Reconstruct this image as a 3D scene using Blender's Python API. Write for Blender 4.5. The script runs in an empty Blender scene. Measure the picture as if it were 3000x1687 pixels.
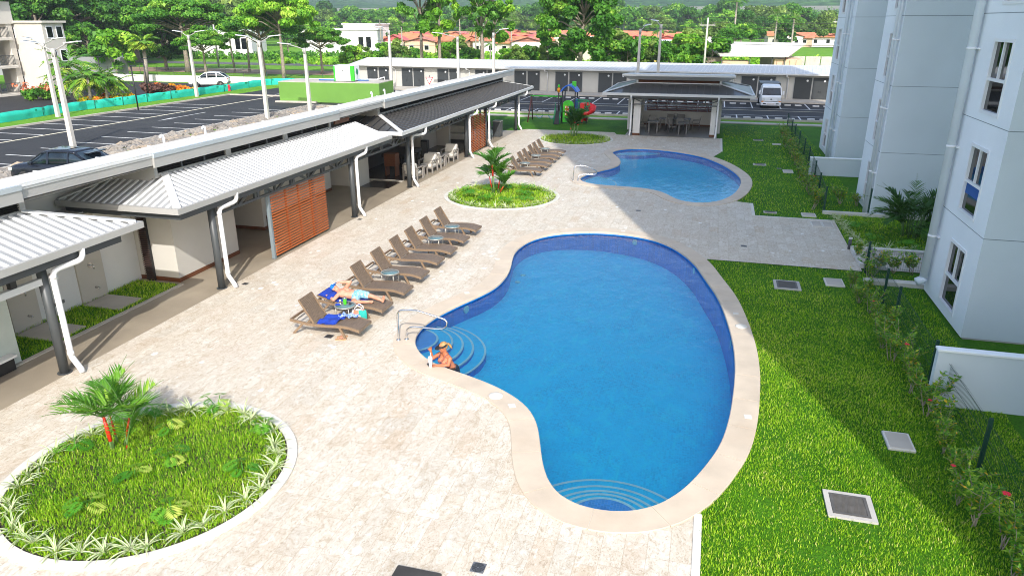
import bpy, bmesh, math, random
import numpy as np
from mathutils import Vector, Matrix, Euler
from mathutils.geometry import tessellate_polygon
RNG = random.Random(7)
NP = np.random.default_rng(7)
SC = bpy.context.scene
COL = SC.collection
PI = math.pi
rad = math.radians

# ---------------------------------------------------------------- objects
def tag(o, label=None, cat=None, group=None, kind=None):
    if label: o['label'] = label
    if cat: o['category'] = cat
    if group: o['group'] = group
    if kind: o['kind'] = kind
    return o

def thing(name, label, cat, loc=(0, 0, 0), rz=0.0, group=None):
    o = bpy.data.objects.new(name, None)
    COL.objects.link(o)
    o.empty_display_size = 0.2
    o.location = loc
    o.rotation_euler = (0, 0, rz)
    return tag(o, label, cat, group)

def kids(o):
    return [c for c in ALLKIDS.get(o.name, [])]
ALLKIDS = {}

def origin(o):
    v = Vector((0, 0, 0))
    while o is not None:
        v += Vector(o.location)
        o = o.parent
    return v

def copy_tree(o, parent=None):
    c = o.copy()
    COL.objects.link(c)
    if parent is not None:
        c.parent = parent
        ALLKIDS.setdefault(parent.name, []).append(c)
    for ch in kids(o):
        copy_tree(ch, c)
    return c

class MB:
    """collects faces and builds ONE mesh object (world coordinates, or local ones when the parent stands at the origin)"""
    def __init__(s):
        s.v = []; s.f = []; s.m = []; s.sm = []
    def add(s, vs, fs, mi=0, sm=False):
        b = len(s.v)
        s.v.extend([tuple(q) for q in vs])
        for f in fs:
            s.f.append([b + i for i in f]); s.m.append(mi); s.sm.append(sm)
        return s
    def box(s, x0, x1, y0, y1, z0, z1, mi=0):
        vs = [(x0, y0, z0), (x1, y0, z0), (x1, y1, z0), (x0, y1, z0), (x0, y0, z1), (x1, y0, z1), (x1, y1, z1), (x0, y1, z1)]
        return s.add(vs, [(0, 3, 2, 1), (4, 5, 6, 7), (0, 1, 5, 4), (1, 2, 6, 5), (2, 3, 7, 6), (3, 0, 4, 7)], mi)
    def bbox(s, x0, x1, y0, y1, z0, z1, b=0.02, mi=0):
        """box with chamfered vertical and top edges"""
        b = min(b, (x1 - x0) * .45, (y1 - y0) * .45, (z1 - z0) * .45)
        def ring(d, z): 
            return [(x0 + b + d, y0 + d, z), (x1 - b - d, y0 + d, z), (x1 - d, y0 + b + d, z), (x1 - d, y1 - b - d, z), (x1 - b - d, y1 - d, z), (x0 + b + d, y1 - d, z), (x0 + d, y1 - b - d, z), (x0 + d, y0 + b + d, z)]
        return s.loft([ring(b * .7, z0), ring(0, z0 + b), ring(0, z1 - b), ring(b * .7, z1)], mi=mi)
    def beam(s, a, b, w, h=None, mi=0, up=(0, 0, 1)):
        """box beam from a to b, w wide, h tall"""
        a = Vector(a); b = Vector(b); h = w if h is None else h
        d = (b - a).normalized(); u = Vector(up)
        if abs(d.dot(u)) > .99: u = Vector((0, 1, 0))
        r = d.cross(u).normalized(); u = r.cross(d).normalized()
        vs = []
        for p in (a, b):
            for sx, sz in ((-1, -1), (1, -1), (1, 1), (-1, 1)):
                vs.append(p + r * (sx * w / 2) + u * (sz * h / 2))
        return s.add(vs, [(3, 2, 1, 0), (4, 5, 6, 7), (0, 1, 5, 4), (1, 2, 6, 5), (2, 3, 7, 6), (3, 0, 4, 7)], mi)
    def loft(s, rings, mi=0, cap=True, closed=True, sm=False):
        n = len(rings[0]); vs = [p for r in rings for p in r]; fs = []
        for i in range(len(rings) - 1):
            for j in range(n if closed else n - 1):
                k = (j + 1) % n
                fs.append((i * n + j, i * n + k, (i + 1) * n + k, (i + 1) * n + j))
        if cap and closed:
            fs.append(tuple(reversed(range(n)))); fs.append(tuple(range((len(rings) - 1) * n, len(rings) * n)))
        return s.add(vs, fs, mi, sm)
    def tube(s, pts, r, n=8, mi=0, cap=True, sm=True):
        pts = [Vector(p) for p in pts]; m = len(pts)
        rs = r if isinstance(r, (list, tuple)) else [r] * m
        rings = []; ref = None
        for i, p in enumerate(pts):
            d = (pts[min(i + 1, m - 1)] - pts[max(i - 1, 0)])
            d = d.normalized() if d.length > 1e-9 else Vector((0, 0, 1))
            if ref is None:
                ref = Vector((0, 0, 1)) if abs(d.z) < .9 else Vector((1, 0, 0))
            u = ref - d * ref.dot(d)
            if u.length < 1e-6: u = d.orthogonal()
            u.normalize(); w = d.cross(u); ref = u
            rings.append([p + (u * math.cos(2 * PI * k / n) + w * math.sin(2 * PI * k / n)) * rs[i] for k in range(n)])
        return s.loft(rings, mi, cap, True, sm)
    def cyl(s, x, y, z0, z1, r, n=16, r2=None, mi=0, sm=True):
        r2 = r if r2 is None else r2
        A = [(x + math.cos(2 * PI * k / n) * r, y + math.sin(2 * PI * k / n) * r, z0) for k in range(n)]
        B = [(x + math.cos(2 * PI * k / n) * r2, y + math.sin(2 * PI * k / n) * r2, z1) for k in range(n)]
        b = len(s.v); s.v.extend(A + B)
        for j in range(n):
            k = (j + 1) % n
            s.f.append([b + j, b + k, b + n + k, b + n + j]); s.m.append(mi); s.sm.append(sm)
        s.f.append([b + n - 1 - j for j in range(n)]); s.m.append(mi); s.sm.append(False)
        s.f.append([b + n + j for j in range(n)]); s.m.append(mi); s.sm.append(False)
        return s
    def lathe(s, x, y, prof, n=20, mi=0, sm=True):
        rings = [[(x + math.cos(2 * PI * k / n) * max(r, 1e-4), y + math.sin(2 * PI * k / n) * max(r, 1e-4), z) for k in range(n)] for r, z in prof]
        return s.loft(rings, mi, True, True, sm)
    def quad(s, a, b, c, d, mi=0):
        return s.add([a, b, c, d], [(0, 1, 2, 3)], mi)
    def slab(s, quad, t, mi=0):
        """closed slab: quad is the top face (ccw from above), t thick downwards"""
        top = [Vector(q) for q in quad]; bot = [q - Vector((0, 0, t)) for q in top]; n = len(top)
        fs = [tuple(range(n)), tuple(reversed(range(n, 2 * n)))]
        for j in range(n):
            k = (j + 1) % n
            fs.append((j, n + j, n + k, k))
        return s.add(top + bot, fs, mi)
    def prism(s, poly, z0, z1, mi=0):
        """vertical extrusion of a simple polygon (any outline)"""
        poly = [(p[0], p[1]) for p in poly]
        if area2(poly) < 0: poly = poly[::-1]
        n = len(poly)
        tris = tessellate_polygon([[Vector((x, y, 0)) for x, y in poly]])
        vs = [(x, y, z0) for x, y in poly] + [(x, y, z1) for x, y in poly]
        fs = []
        for t in tris:
            a, b, c = t
            ar = (poly[b][0] - poly[a][0]) * (poly[c][1] - poly[a][1]) - (poly[b][1] - poly[a][1]) * (poly[c][0] - poly[a][0])
            if ar < 0: a, b, c = a, c, b
            fs.append((n + a, n + b, n + c)); fs.append((c, b, a))
        for j in range(n):
            k = (j + 1) % n
            fs.append((j, k, n + k, n + j))
        return s.add(vs, fs, mi)
    def sheet(s, outer, holes=(), z=0.0, mi=0, zf=None):
        loops = [[Vector((p[0], p[1], 0)) for p in outer]] + [[Vector((p[0], p[1], 0)) for p in h] for h in holes]
        flat = [q for l in loops for q in l]
        tris = tessellate_polygon(loops)
        fs = []
        for a, b, c in tris:
            ar = (flat[b].x - flat[a].x) * (flat[c].y - flat[a].y) - (flat[b].y - flat[a].y) * (flat[c].x - flat[a].x)
            if abs(ar) < 1e-9: continue
            fs.append((a, b, c) if ar > 0 else (a, c, b))
        return s.add([(q.x, q.y, zf(q.x, q.y) if zf else z) for q in flat], fs, mi)
    def build(s, name, mats, parent=None, smooth=None, local=False):
        me = bpy.data.meshes.new(name)
        off = Vector((0, 0, 0)) if (parent is None or local) else origin(parent)
        me.from_pydata([(x - off.x, y - off.y, z - off.z) for x, y, z in s.v], [], s.f)
        mats = mats if isinstance(mats, (list, tuple)) else [mats]
        for m in mats: me.materials.append(m)
        if len(s.f):
            me.polygons.foreach_set('material_index', s.m)
            me.polygons.foreach_set('use_smooth', [bool(q) if smooth is None else smooth for q in s.sm])
        me.update()
        o = bpy.data.objects.new(name, me)
        COL.objects.link(o)
        if parent is not None:
            o.parent = parent
            ALLKIDS.setdefault(parent.name, []).append(o)
        return o

def area2(p):
    return sum(p[i][0] * p[(i + 1) % len(p)][1] - p[(i + 1) % len(p)][0] * p[i][1] for i in range(len(p)))

def fast_mesh(name, V, F, mats, mi=None, parent=None, colors=None, smooth=False):
    """big mesh from numpy arrays, F all quads or all tris"""
    me = bpy.data.meshes.new(name)
    V = np.asarray(V, np.float32); F = np.asarray(F, np.int32); k = F.shape[1]
    me.vertices.add(len(V)); me.vertices.foreach_set('co', V.ravel())
    me.loops.add(F.size); me.loops.foreach_set('vertex_index', F.ravel())
    me.polygons.add(len(F)); me.polygons.foreach_set('loop_start', np.arange(0, F.size, k, dtype=np.int32))
    try: me.polygons.foreach_set('loop_total', np.full(len(F), k, np.int32))
    except Exception: pass
    for m in (mats if isinstance(mats, (list, tuple)) else [mats]): me.materials.append(m)
    if mi is not None: me.polygons.foreach_set('material_index', np.asarray(mi, np.int32))
    me.polygons.foreach_set('use_smooth', np.full(len(F), smooth, bool))
    if colors is not None:
        at = me.attributes.new('tint', 'FLOAT', 'FACE')
        at.data.foreach_set('value', np.asarray(colors, np.float32))
    me.update(calc_edges=True); me.validate()
    o = bpy.data.objects.new(name, me); COL.objects.link(o)
    if parent is not None:
        o.parent = parent; ALLKIDS.setdefault(parent.name, []).append(o)
    return o

def catmull(pts, n=4, closed=True):
    out = []; m = len(pts)
    for i in range(m if closed else m - 1):
        p0, p1, p2, p3 = [np.array(pts[(i + k) % m] if closed else pts[min(max(i + k, 0), m - 1)], float) for k in (-1, 0, 1, 2)]
        for j in range(n):
            t = j / n
            out.append(.5 * ((2 * p1) + (-p0 + p2) * t + (2 * p0 - 5 * p1 + 4 * p2 - p3) * t * t + (-p0 + 3 * p1 - 3 * p2 + p3) * t ** 3))
    if not closed: out.append(np.array(pts[-1], float))
    return [tuple(float(c) for c in q) for q in out]

def resample(poly, n):
    P = np.array(poly + [poly[0]]); d = np.r_[0, np.cumsum(np.linalg.norm(np.diff(P, axis=0), axis=1))]
    t = np.linspace(0, d[-1], n, endpoint=False)
    return [(float(np.interp(q, d, P[:, 0])), float(np.interp(q, d, P[:, 1]))) for q in t]

def offset(poly, dist):
    """positive = outwards for a ccw polygon"""
    P = np.array(poly); T = np.roll(P, -1, 0) - np.roll(P, 1, 0); T /= np.linalg.norm(T, axis=1)[:, None]
    N = np.c_[T[:, 1], -T[:, 0]]
    return [tuple(q) for q in (P + N * dist)]

def inside(pt, poly):
    x, y = pt; c = False; n = len(poly)
    for i in range(n):
        x1, y1 = poly[i]; x2, y2 = poly[(i + 1) % n]
        if (y1 > y) != (y2 > y) and x < (x2 - x1) * (y - y1) / (y2 - y1) + x1: c = not c
    return c

def inside_np(X, Y, poly):
    c = np.zeros(len(X), bool); n = len(poly)
    for i in range(n):
        x1, y1 = poly[i]; x2, y2 = poly[(i + 1) % n]
        if y1 == y2: continue
        m = ((y1 > Y) != (y2 > Y)) & (X < (x2 - x1) * (Y - y1) / (y2 - y1) + x1)
        c ^= m
    return c

# ---------------------------------------------------------------- materials
def srgb(r, g, b):
    f = lambda c: c / 12.92 if c <= .04045 else ((c + .055) / 1.055) ** 2.4
    return (f(r / 255), f(g / 255), f(b / 255))

class NT:
    def __init__(s, name):
        s.m = bpy.data.materials.new(name); s.m.use_nodes = True
        s.t = s.m.node_tree; s.t.nodes.clear()
        s.out = s.n('ShaderNodeOutputMaterial'); s._c = None
    def n(s, typ, **k):
        q = s.t.nodes.new(typ)
        for a, b in k.items():
            if hasattr(q, a): setattr(q, a, b)
        return q
    def l(s, a, b): s.t.links.new(a, b)
    def coord(s, scale=(1, 1, 1), rot=0.0, kind='Object'):
        if s._c is None: s._c = s.n('ShaderNodeTexCoord')
        mp = s.n('ShaderNodeMapping'); mp.inputs['Scale'].default_value = scale; mp.inputs['Rotation'].default_value = (0, 0, rot)
        s.l(s._c.outputs[kind], mp.inputs['Vector']); return mp.outputs[0]
    def noise(s, scale, detail=3, vec=None, rough=.55, dist=0.0):
        q = s.n('ShaderNodeTexNoise'); q.inputs['Scale'].default_value = scale; q.inputs['Detail'].default_value = detail
        q.inputs['Roughness'].default_value = rough; q.inputs['Distortion'].default_value = dist
        s.l(vec if vec is not None else s.coord(), q.inputs['Vector']); return q.outputs[0]
    def ramp(s, fac, stops, interp='LINEAR'):
        q = s.n('ShaderNodeValToRGB'); e = q.color_ramp; e.interpolation = interp
        while len(e.elements) < len(stops): e.elements.new(.5)
        for el, (p, c) in zip(e.elements, stops):
            el.position = p; c = (c, c, c) if isinstance(c, (int, float)) else c; el.color = (*c, 1)
        s.l(fac, q.inputs[0]); return q.outputs[0]
    def mix(s, fac, a, b, mode='MIX'):
        q = s.n('ShaderNodeMix'); q.data_type = 'RGBA'; q.blend_type = mode
        for v, i in ((fac, 0), (a, 6), (b, 7)):
            if isinstance(v, (int, float)): q.inputs[i].default_value = v if i == 0 else (v, v, v, 1)
            elif isinstance(v, tuple): q.inputs[i].default_value = (*v[:3], 1)
            else: s.l(v, q.inputs[i])
        return q.outputs[2]
    def math(s, op, a, b=0.0):
        q = s.n('ShaderNodeMath'); q.operation = op
        for v, i in ((a, 0), (b, 1)):
            if isinstance(v, (int, float)): q.inputs[i].default_value = v
            else: s.l(v, q.inputs[i])
        return q.outputs[0]
    def bsdf(s, col, rough=.6, metal=0.0, spec=.5, bump=None, bs=.3, bd=.01, **k):
        q = s.n('ShaderNodeBsdfPrincipled')
        for v, nme in ((col, 'Base Color'), (rough, 'Roughness'), (metal, 'Metallic'), (spec, 'Specular IOR Level')):
            if isinstance(v, (int, float)): q.inputs[nme].default_value = v
            elif isinstance(v, tuple): q.inputs[nme].default_value = (*v[:3], 1)
            else: s.l(v, q.inputs[nme])
        for nme, v in k.items(): q.inputs[nme.replace('_', ' ')].default_value = v
        if bump is not None:
            b = s.n('ShaderNodeBump'); b.inputs['Strength'].default_value = bs; b.inputs['Distance'].default_value = bd
            s.l(bump, b.inputs['Height']); s.l(b.outputs[0], q.inputs['Normal'])
        s.l(q.outputs[0], s.out.inputs[0]); return q

def mat(name, col, rough=.6, var=.12, scale=3.0, metal=0.0, spec=.5, bump=0.0, bscale=40.0, stain=None, **k):
    """plain surface with two scales of soft variation"""
    t = NT(name)
    hi = tuple(min(1, c * (1 + var)) for c in col); lo = tuple(c * (1 - var) for c in col)
    n1 = t.noise(scale, 5)
    c = t.mix(t.ramp(n1, [(.3, 0.), (.7, 1.)]), lo, hi)
    if stain:
        c = t.mix(t.math('MULTIPLY', t.ramp(t.noise(scale * .35, 6), [(.52, 0.), (.75, 1.)]), .5), c, stain)
    bp = t.noise(bscale, 3) if bump else None
    t.bsdf(c, rough, metal, spec, bp, bump, .01, **k)
    return t.m

# ---------------------------------------------------------------- lettering (5x7 strokes -> thin raised strips)
GLYPH = {'A': ['01110', '10001', '10001', '11111', '10001', '10001', '10001'], 'C': ['01111', '10000', '10000', '10000', '10000', '10000', '01111'],
 'D': ['11110', '10001', '10001', '10001', '10001', '10001', '11110'], 'E': ['11111', '10000', '10000', '11110', '10000', '10000', '11111'],
 'O': ['01110', '10001', '10001', '10001', '10001', '10001', '01110'], 'S': ['01111', '10000', '10000', '01110', '00001', '00001', '11110']}
def word(mb, text, o, ux, uz, h, depth=(0, 0, 0), mi=0):
    """pixel lettering laid on a plane: o origin, ux along the text, uz up, h letter height"""
    o = Vector(o); ux = Vector(ux).normalized(); uz = Vector(uz).normalized(); c = h / 7
    for i, ch in enumerate(text):
        g = GLYPH.get(ch)
        if not g: continue
        for r, row in enumerate(g):
            for q, b in enumerate(row):
                if b == '1':
                    p = o + ux * ((i * 6 + q) * c) + uz * ((6 - r) * c)
                    mb.quad(p, p + ux * c, p + ux * c + uz * c, p + uz * c, mi)
# ---------------------------------------------------------------- palette
def m_travertine():
    t = NT('travertine')
    v = t.coord((1, 1, 1), rad(90))
    warp = t.n('ShaderNodeTexNoise'); warp.inputs['Scale'].default_value = 2.5; t.l(v, warp.inputs['Vector'])
    b = t.n('ShaderNodeTexBrick'); t.l(v, b.inputs['Vector'])
    b.inputs['Scale'].default_value = 1.0; b.inputs['Brick Width'].default_value = .66; b.inputs['Row Height'].default_value = .325
    b.inputs['Mortar Size'].default_value = .005; b.inputs['Mortar Smooth'].default_value = .3; b.offset = .41; b.squash = 1.25; b.squash_frequency = 3
    b.inputs['Color1'].default_value = (0, 0, 0, 1); b.inputs['Color2'].default_value = (1, 1, 1, 1); b.inputs['Mortar'].default_value = (.5, .5, .5, 1)
    tone = t.ramp(b.outputs[0], [(0, (.485, .44, .365)), (.25, (.555, .505, .42)), (.5, (.52, .46, .37)), (.7, (.58, .535, .455)), (.92, (.53, .47, .39)), (1, (.49, .405, .305))])
    big = t.noise(1.1, 5, t.coord((1, .55, 1)), .6, .6)
    c = t.mix(t.ramp(big, [(.48, 0.), (.72, .55)]), tone, (.47, .385, .29))
    mid = t.noise(5.5, 6, t.coord((1, .6, 1)), .72, 1.6)
    c = t.mix(t.ramp(mid, [(.36, .75), (.50, 0.)]), c, (.40, .325, .235))
    c = t.mix(t.ramp(mid, [(.55, 0.), (.72, .8)]), c, (.70, .67, .62))
    fine = t.noise(22, 6, t.coord((1, .55, 1)), .75, 1.6)
    c = t.mix(t.ramp(fine, [(.37, .62), (.47, 0.)]), c, (.255, .195, .13)); c = t.mix(t.ramp(fine, [(.56, 0.), (.66, .6)]), c, (.70, .66, .59))
    vo = t.n('ShaderNodeTexVoronoi'); vo.inputs['Scale'].default_value = 2.1; t.l(t.coord((1, .7, 1)), vo.inputs['Vector'])
    pale = t.math('MULTIPLY', t.ramp(vo.outputs[0], [(.10, 1.), (.16, 0.)]), t.ramp(t.noise(.9, 2), [(.5, 0.), (.58, .9)]))
    c = t.mix(pale, c, (.74, .74, .71))
    pit = t.n('ShaderNodeTexVoronoi'); pit.inputs['Scale'].default_value = 26; t.l(t.coord((1, .7, 1)), pit.inputs['Vector'])
    pits = t.math('MULTIPLY', t.ramp(pit.outputs[0], [(.10, 1.), (.2, 0.)]), t.ramp(t.noise(1.6, 3), [(.52, 0.), (.62, .85)]))
    c = t.mix(pits, c, (.25, .2, .15))
    c = t.mix(t.math('MULTIPLY', b.outputs[1], .55), c, (.34, .27, .19))
    h = t.math('SUBTRACT', t.math('MULTIPLY', fine, .5), t.math('MULTIPLY', b.outputs[1], .8))
    t.bsdf(c, .62, 0, .3, h, .35, .006)
    return t.m

def m_lawn(name, dark, light, dry):
    t = NT(name)
    c = t.mix(t.ramp(t.noise(.55, 5, None, .6), [(.35, 0.), (.68, 1.)]), dark, light)
    c = t.mix(t.ramp(t.noise(26, 4, None, .7), [(.38, .65), (.56, 0.)]), c, tuple(q * .45 for q in dark))
    c = t.mix(t.ramp(t.noise(2.3, 5), [(.60, 0.), (.78, .55)]), c, dry)
    t.bsdf(c, .85, 0, .15, t.noise(60, 3, None, .7), .9, .03)
    return t.m

def m_blade(name, stops, trans=.35):
    """blades and leaves: tint attribute of each face picks its colour, light also passes through"""
    t = NT(name)
    a = t.n('ShaderNodeAttribute'); a.attribute_name = 'tint'
    c = t.ramp(a.outputs['Fac'], stops)
    p = t.n('ShaderNodeBsdfPrincipled'); t.l(c, p.inputs['Base Color']); p.inputs['Roughness'].default_value = .5; p.inputs['Specular IOR Level'].default_value = .25
    tr = t.n('ShaderNodeBsdfTranslucent'); c2 = t.mix(1.0, c, (1.35, 1.25, .6), 'MULTIPLY'); t.l(c2, tr.inputs[0])
    mx = t.n('ShaderNodeMixShader'); mx.inputs[0].default_value = trans
    t.l(p.outputs[0], mx.inputs[1]); t.l(tr.outputs[0], mx.inputs[2]); t.l(mx.outputs[0], t.out.inputs[0])
    return t.m

def m_water(name='pool_water', tint=(.86, .97, 1.0), bump=.26, sc=2.0):
    t = NT(name)
    tr = t.n('ShaderNodeBsdfTransparent'); tr.inputs[0].default_value = (*tint, 1)
    gl = t.n('ShaderNodeBsdfGlossy'); gl.inputs['Roughness'].default_value = .03
    w1 = t.noise(sc, 4, t.coord((1, .55, 1)), .6, .4); w2 = t.noise(sc * 4.5, 2, t.coord((1, .6, 1)))
    b = t.n('ShaderNodeBump'); b.inputs['Strength'].default_value = bump; b.inputs['Distance'].default_value = .12
    t.l(t.math('ADD', w1, t.math('MULTIPLY', w2, .25)), b.inputs['Height'])
    fr = t.n('ShaderNodeFresnel'); fr.inputs['IOR'].default_value = 1.33
    t.l(b.outputs[0], fr.inputs['Normal']); t.l(b.outputs[0], gl.inputs['Normal'])
    mx = t.n('ShaderNodeMixShader'); t.l(fr.outputs[0], mx.inputs[0]); t.l(tr.outputs[0], mx.inputs[1]); t.l(gl.outputs[0], mx.inputs[2])
    t.l(mx.outputs[0], t.out.inputs[0])
    return t.m

def m_mosaic(name, col, gap, bigvar=.18):
    t = NT(name)
    b = t.n('ShaderNodeTexBrick'); t.l(t.coord(), b.inputs['Vector']); b.offset = 0
    b.inputs['Scale'].default_value = 1; b.inputs['Brick Width'].default_value = .05; b.inputs['Row Height'].default_value = .05; b.inputs['Mortar Size'].default_value = .003
    b.inputs['Color1'].default_value = (*[c * .82 for c in col], 1); b.inputs['Color2'].default_value = (*[min(1, c * 1.2) for c in col], 1); b.inputs['Mortar'].default_value = (*gap, 1)
    n = t.noise(.9, 5, None, .6, .7)
    c = t.mix(t.ramp(n, [(.3, 0.), (.72, 1.)]), b.outputs[0], tuple(min(1, c * (1 + bigvar) + .012) for c in col))
    rip = t.noise(3.2, 4, t.coord((1, .4, 1)), .65, 1.0)  # water ripple light put into the tile colour as paler streaks
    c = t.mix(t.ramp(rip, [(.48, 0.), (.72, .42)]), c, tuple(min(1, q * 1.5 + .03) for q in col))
    t.bsdf(c, .4)
    return t.m

def m_wave(name, col, axis, period, rough=.45, metal=0.0, depth=.6, var=.06):
    """ribbed sheet metal: real ribs come from the mesh, this only dulls it a little"""
    return mat(name, col, rough, var, 1.2, metal)

def m_wood(name, a, b, sc=(18, 1.2, 18), rough=.5):
    t = NT(name)
    n = t.noise(1.0, 6, t.coord(sc), .6, 1.2)
    c = t.mix(t.ramp(n, [(.3, 0.), (.7, 1.)]), a, b)
    t.bsdf(c, rough, 0, .35, n, .2, .003)
    return t.m

def m_wicker(name, a, b):
    t = NT(name)
    v = t.coord((1, 1, 1))
    w = t.n('ShaderNodeTexWave'); w.wave_type = 'BANDS'; w.bands_direction = 'X'; w.inputs['Scale'].default_value = 22; w.inputs['Distortion'].default_value = .6; w.inputs['Detail'].default_value = 2
    t.l(v, w.inputs['Vector'])
    n = t.noise(6, 4, t.coord((6, 1, 6)))
    c = t.mix(w.outputs['Fac'], a, b); c = t.mix(t.ramp(n, [(.35, .5), (.6, 0.)]), c, tuple(q * .6 for q in a))
    t.bsdf(c, .55, 0, .3, w.outputs['Fac'], .5, .004)
    return t.m

def m_glass(name, tint=(.012, .016, .018), rough=.04):
    t = NT(name)
    c = t.ramp(t.noise(.8, 3, None, .5, .6), [(.35, tuple(q * .4 for q in tint)), (.7, tuple(q * 1.8 for q in tint))])
    t.bsdf(c, rough, 0, .6)
    return t.m

def m_print(name, bg, fg, scale=6):
    t = NT(name)
    v = t.n('ShaderNodeTexVoronoi'); v.feature = 'DISTANCE_TO_EDGE'; v.inputs['Scale'].default_value = scale; t.l(t.coord(), v.inputs['Vector'])
    n = t.noise(scale * 1.6, 2, None, .5, 2.5)
    c = t.mix(t.ramp(n, [(.46, 0.), (.54, 1.)]), bg, fg); c = t.mix(t.ramp(v.outputs[0], [(.02, .8), (.06, 0.)]), c, fg)
    t.bsdf(c, .8)
    return t.m

def m_rocks():
    t = NT('river_stone')
    v = t.n('ShaderNodeTexVoronoi'); v.inputs['Scale'].default_value = 1.6; t.l(t.coord(), v.inputs['Vector'])
    c = t.ramp(v.outputs['Color'], [(0, (.16, .145, .125)), (.35, (.30, .27, .23)), (.6, (.22, .205, .185)), (.85, (.42, .33, .23)), (1, (.36, .34, .31))])
    c = t.mix(t.ramp(t.noise(9, 4), [(.35, .5), (.6, 0.)]), c, (.1, .09, .08))
    t.bsdf(c, .8, 0, .3, t.noise(12, 4), .5, .02)
    return t.m

TRAV = m_travertine()
COPE = mat('coping_stone', (.51, .425, .325), .6, .10, 1.6, bump=.12, bscale=60, stain=(.43, .33, .23))
GROUT = mat('grout', (.62, .58, .50), .8)
KERBW = mat('white_concrete_kerb', (.56, .54, .49), .75, .08, 2.5, stain=(.5, .47, .4), bump=.15)
CONC = mat('polished_concrete', (.28, .235, .175), .45, .16, .9, stain=(.21, .175, .135), spec=.4)
CONCL = mat('light_concrete', (.42, .385, .33), .75, .12, 1.2, stain=(.38, .34, .29), bump=.15)
CONCG = mat('grey_concrete', (.42, .40, .37), .75, .14, 1.5, stain=(.25, .23, .2), bump=.15)
LAWN = m_lawn('lawn_turf', (.035, .14, .004), (.075, .225, .006), (.20, .24, .04))
FIELD = m_lawn('field_grass', (.10, .27, .016), (.19, .38, .03), (.32, .30, .10))
BLADE = m_blade('grass_blade', [(0, (.035, .15, .004)), (.3, (.14, .34, .008)), (.6, (.31, .52, .014)), (.85, (.52, .66, .07)), (1, (.62, .58, .22))], .35)
ASPH = mat('asphalt', (.018, .018, .019), .85, .25, .45, bump=.35, bscale=120, stain=(.045, .043, .042))
ROADG = mat('worn_asphalt', (.10, .10, .105), .85, .12, .5, bump=.3, bscale=80)
PAINTW = mat('road_paint_white', (.62, .62, .60), .6, .08, 3)
PAINTY = mat('road_paint_cream', (.66, .60, .44), .6, .08, 3)
WALLW = mat('white_render', (.62, .605, .58), .75, .035, .8, bump=.05, bscale=160)
WALLB = mat('beige_render', (.46, .42, .36), .75, .04, .8, bump=.05, bscale=160)
WALLG = mat('warm_grey_render', (.50, .475, .43), .75, .04, .8, bump=.05, bscale=160)
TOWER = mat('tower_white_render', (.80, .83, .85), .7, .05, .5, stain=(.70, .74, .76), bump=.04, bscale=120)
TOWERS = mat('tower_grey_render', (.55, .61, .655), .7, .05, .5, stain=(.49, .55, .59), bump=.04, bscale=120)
PVC = mat('white_pvc', (.70, .70, .70), .35, .03, 2)
PVCB = mat('pale_blue_pipe', (.72, .78, .84), .4, .03, 2)
ROOFP = mat('shade_grey_roof_pan', (.27, .275, .275), .55, .10, 1.5)  # shade between the ribs put into the pan colour as an even grey
ROOFS = mat('black_roof_seam', (.016, .016, .016), .4)
ROOFW = mat('white_roof_metal', (.62, .63, .635), .45, .05, .9, .0, .5)
ROOFD = mat('charcoal_roof_metal', (.052, .050, .048), .30, .10, .8, .0, .7)
FASC = mat('fascia_grey_metal', (.34, .335, .32), .45, .04, 1.0)
FASCW = mat('fascia_white_metal', (.52, .525, .515), .45, .04, 1.0)
STEEL = mat('charcoal_steel', (.052, .058, .062), .45, .08, 2)
STEELB = mat('blue_grey_steel', (.16, .20, .22), .45, .08, 2)
BLACK = mat('black_metal', (.012, .012, .013), .5, .1, 3)
LOUV = mat('louvre_metal', (.020, .019, .018), .4, .1, 3)
CHROME = mat('stainless_steel', (.62, .62, .62), .16, .05, 4, 1.0)
SLAT = m_wood('stained_slat', (.36, .085, .020), (.52, .15, .04), (6, 1.0, 40))
SKIRT = m_wood('brown_skirting', (.10, .035, .015), (.15, .055, .022), (4, 1, 20))
WICK = m_wicker('brown_weave', (.115, .082, .057), (.20, .148, .104))
WICKF = m_wood('weave_frame', (.150, .100, .062), (.235, .165, .105), (30, 30, 30), .55)
GLASS = m_glass('dark_window_glass', (.006, .008, .009))
GLASSB = m_glass('blue_window_glass', (.010, .018, .026), .03)
TGLASS = m_glass('table_glass', (.10, .17, .18), .06)
WHITEF = mat('white_frame', (.78, .79, .80), .4, .03, 3)
SOIL = mat('soil', (.035, .028, .018), .95, .3, 6, bump=.4, bscale=40)
ROCK = m_rocks()
GREENP = mat('lime_green_render', (.115, .26, .035), .7, .06, .7, stain=(.09, .21, .035))
TEALC = mat('teal_shade_cloth', (.012, .44, .33), .7, .14, .8, bump=.3, bscale=6)
DGREEN = mat('dark_green_metal', (.004, .045, .030), .5, .1, 3)
BARK = mat('grey_bark', (.25, .21, .165), .9, .3, 5, bump=.8, bscale=14)
BARKP = mat('palm_bark', (.30, .27, .22), .9, .25, 9, bump=.6, bscale=20)
TROOF = mat('terracotta_roof', (.56, .19, .10), .75, .28, .8, bump=.3, bscale=6)
TROOFR = mat('red_roof', (.52, .11, .10), .65, .2, .8)
HWALL = mat('house_wall', (.62, .58, .52), .8, .12, .6)
POLEC = mat('pole_concrete', (.50, .475, .43), .75, .08, 1.5, stain=(.38, .36, .33))
WIRE = mat('cable', (.03, .03, .03), .6)
FABB = mat('royal_blue_towel', (.004, .035, .30), .9, .2, 14, bump=.5, bscale=90)
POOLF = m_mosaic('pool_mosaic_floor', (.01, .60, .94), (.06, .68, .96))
POOLW = m_mosaic('pool_mosaic_wall', (.0, .20, .62), (.002, .26, .66), .1)
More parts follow.
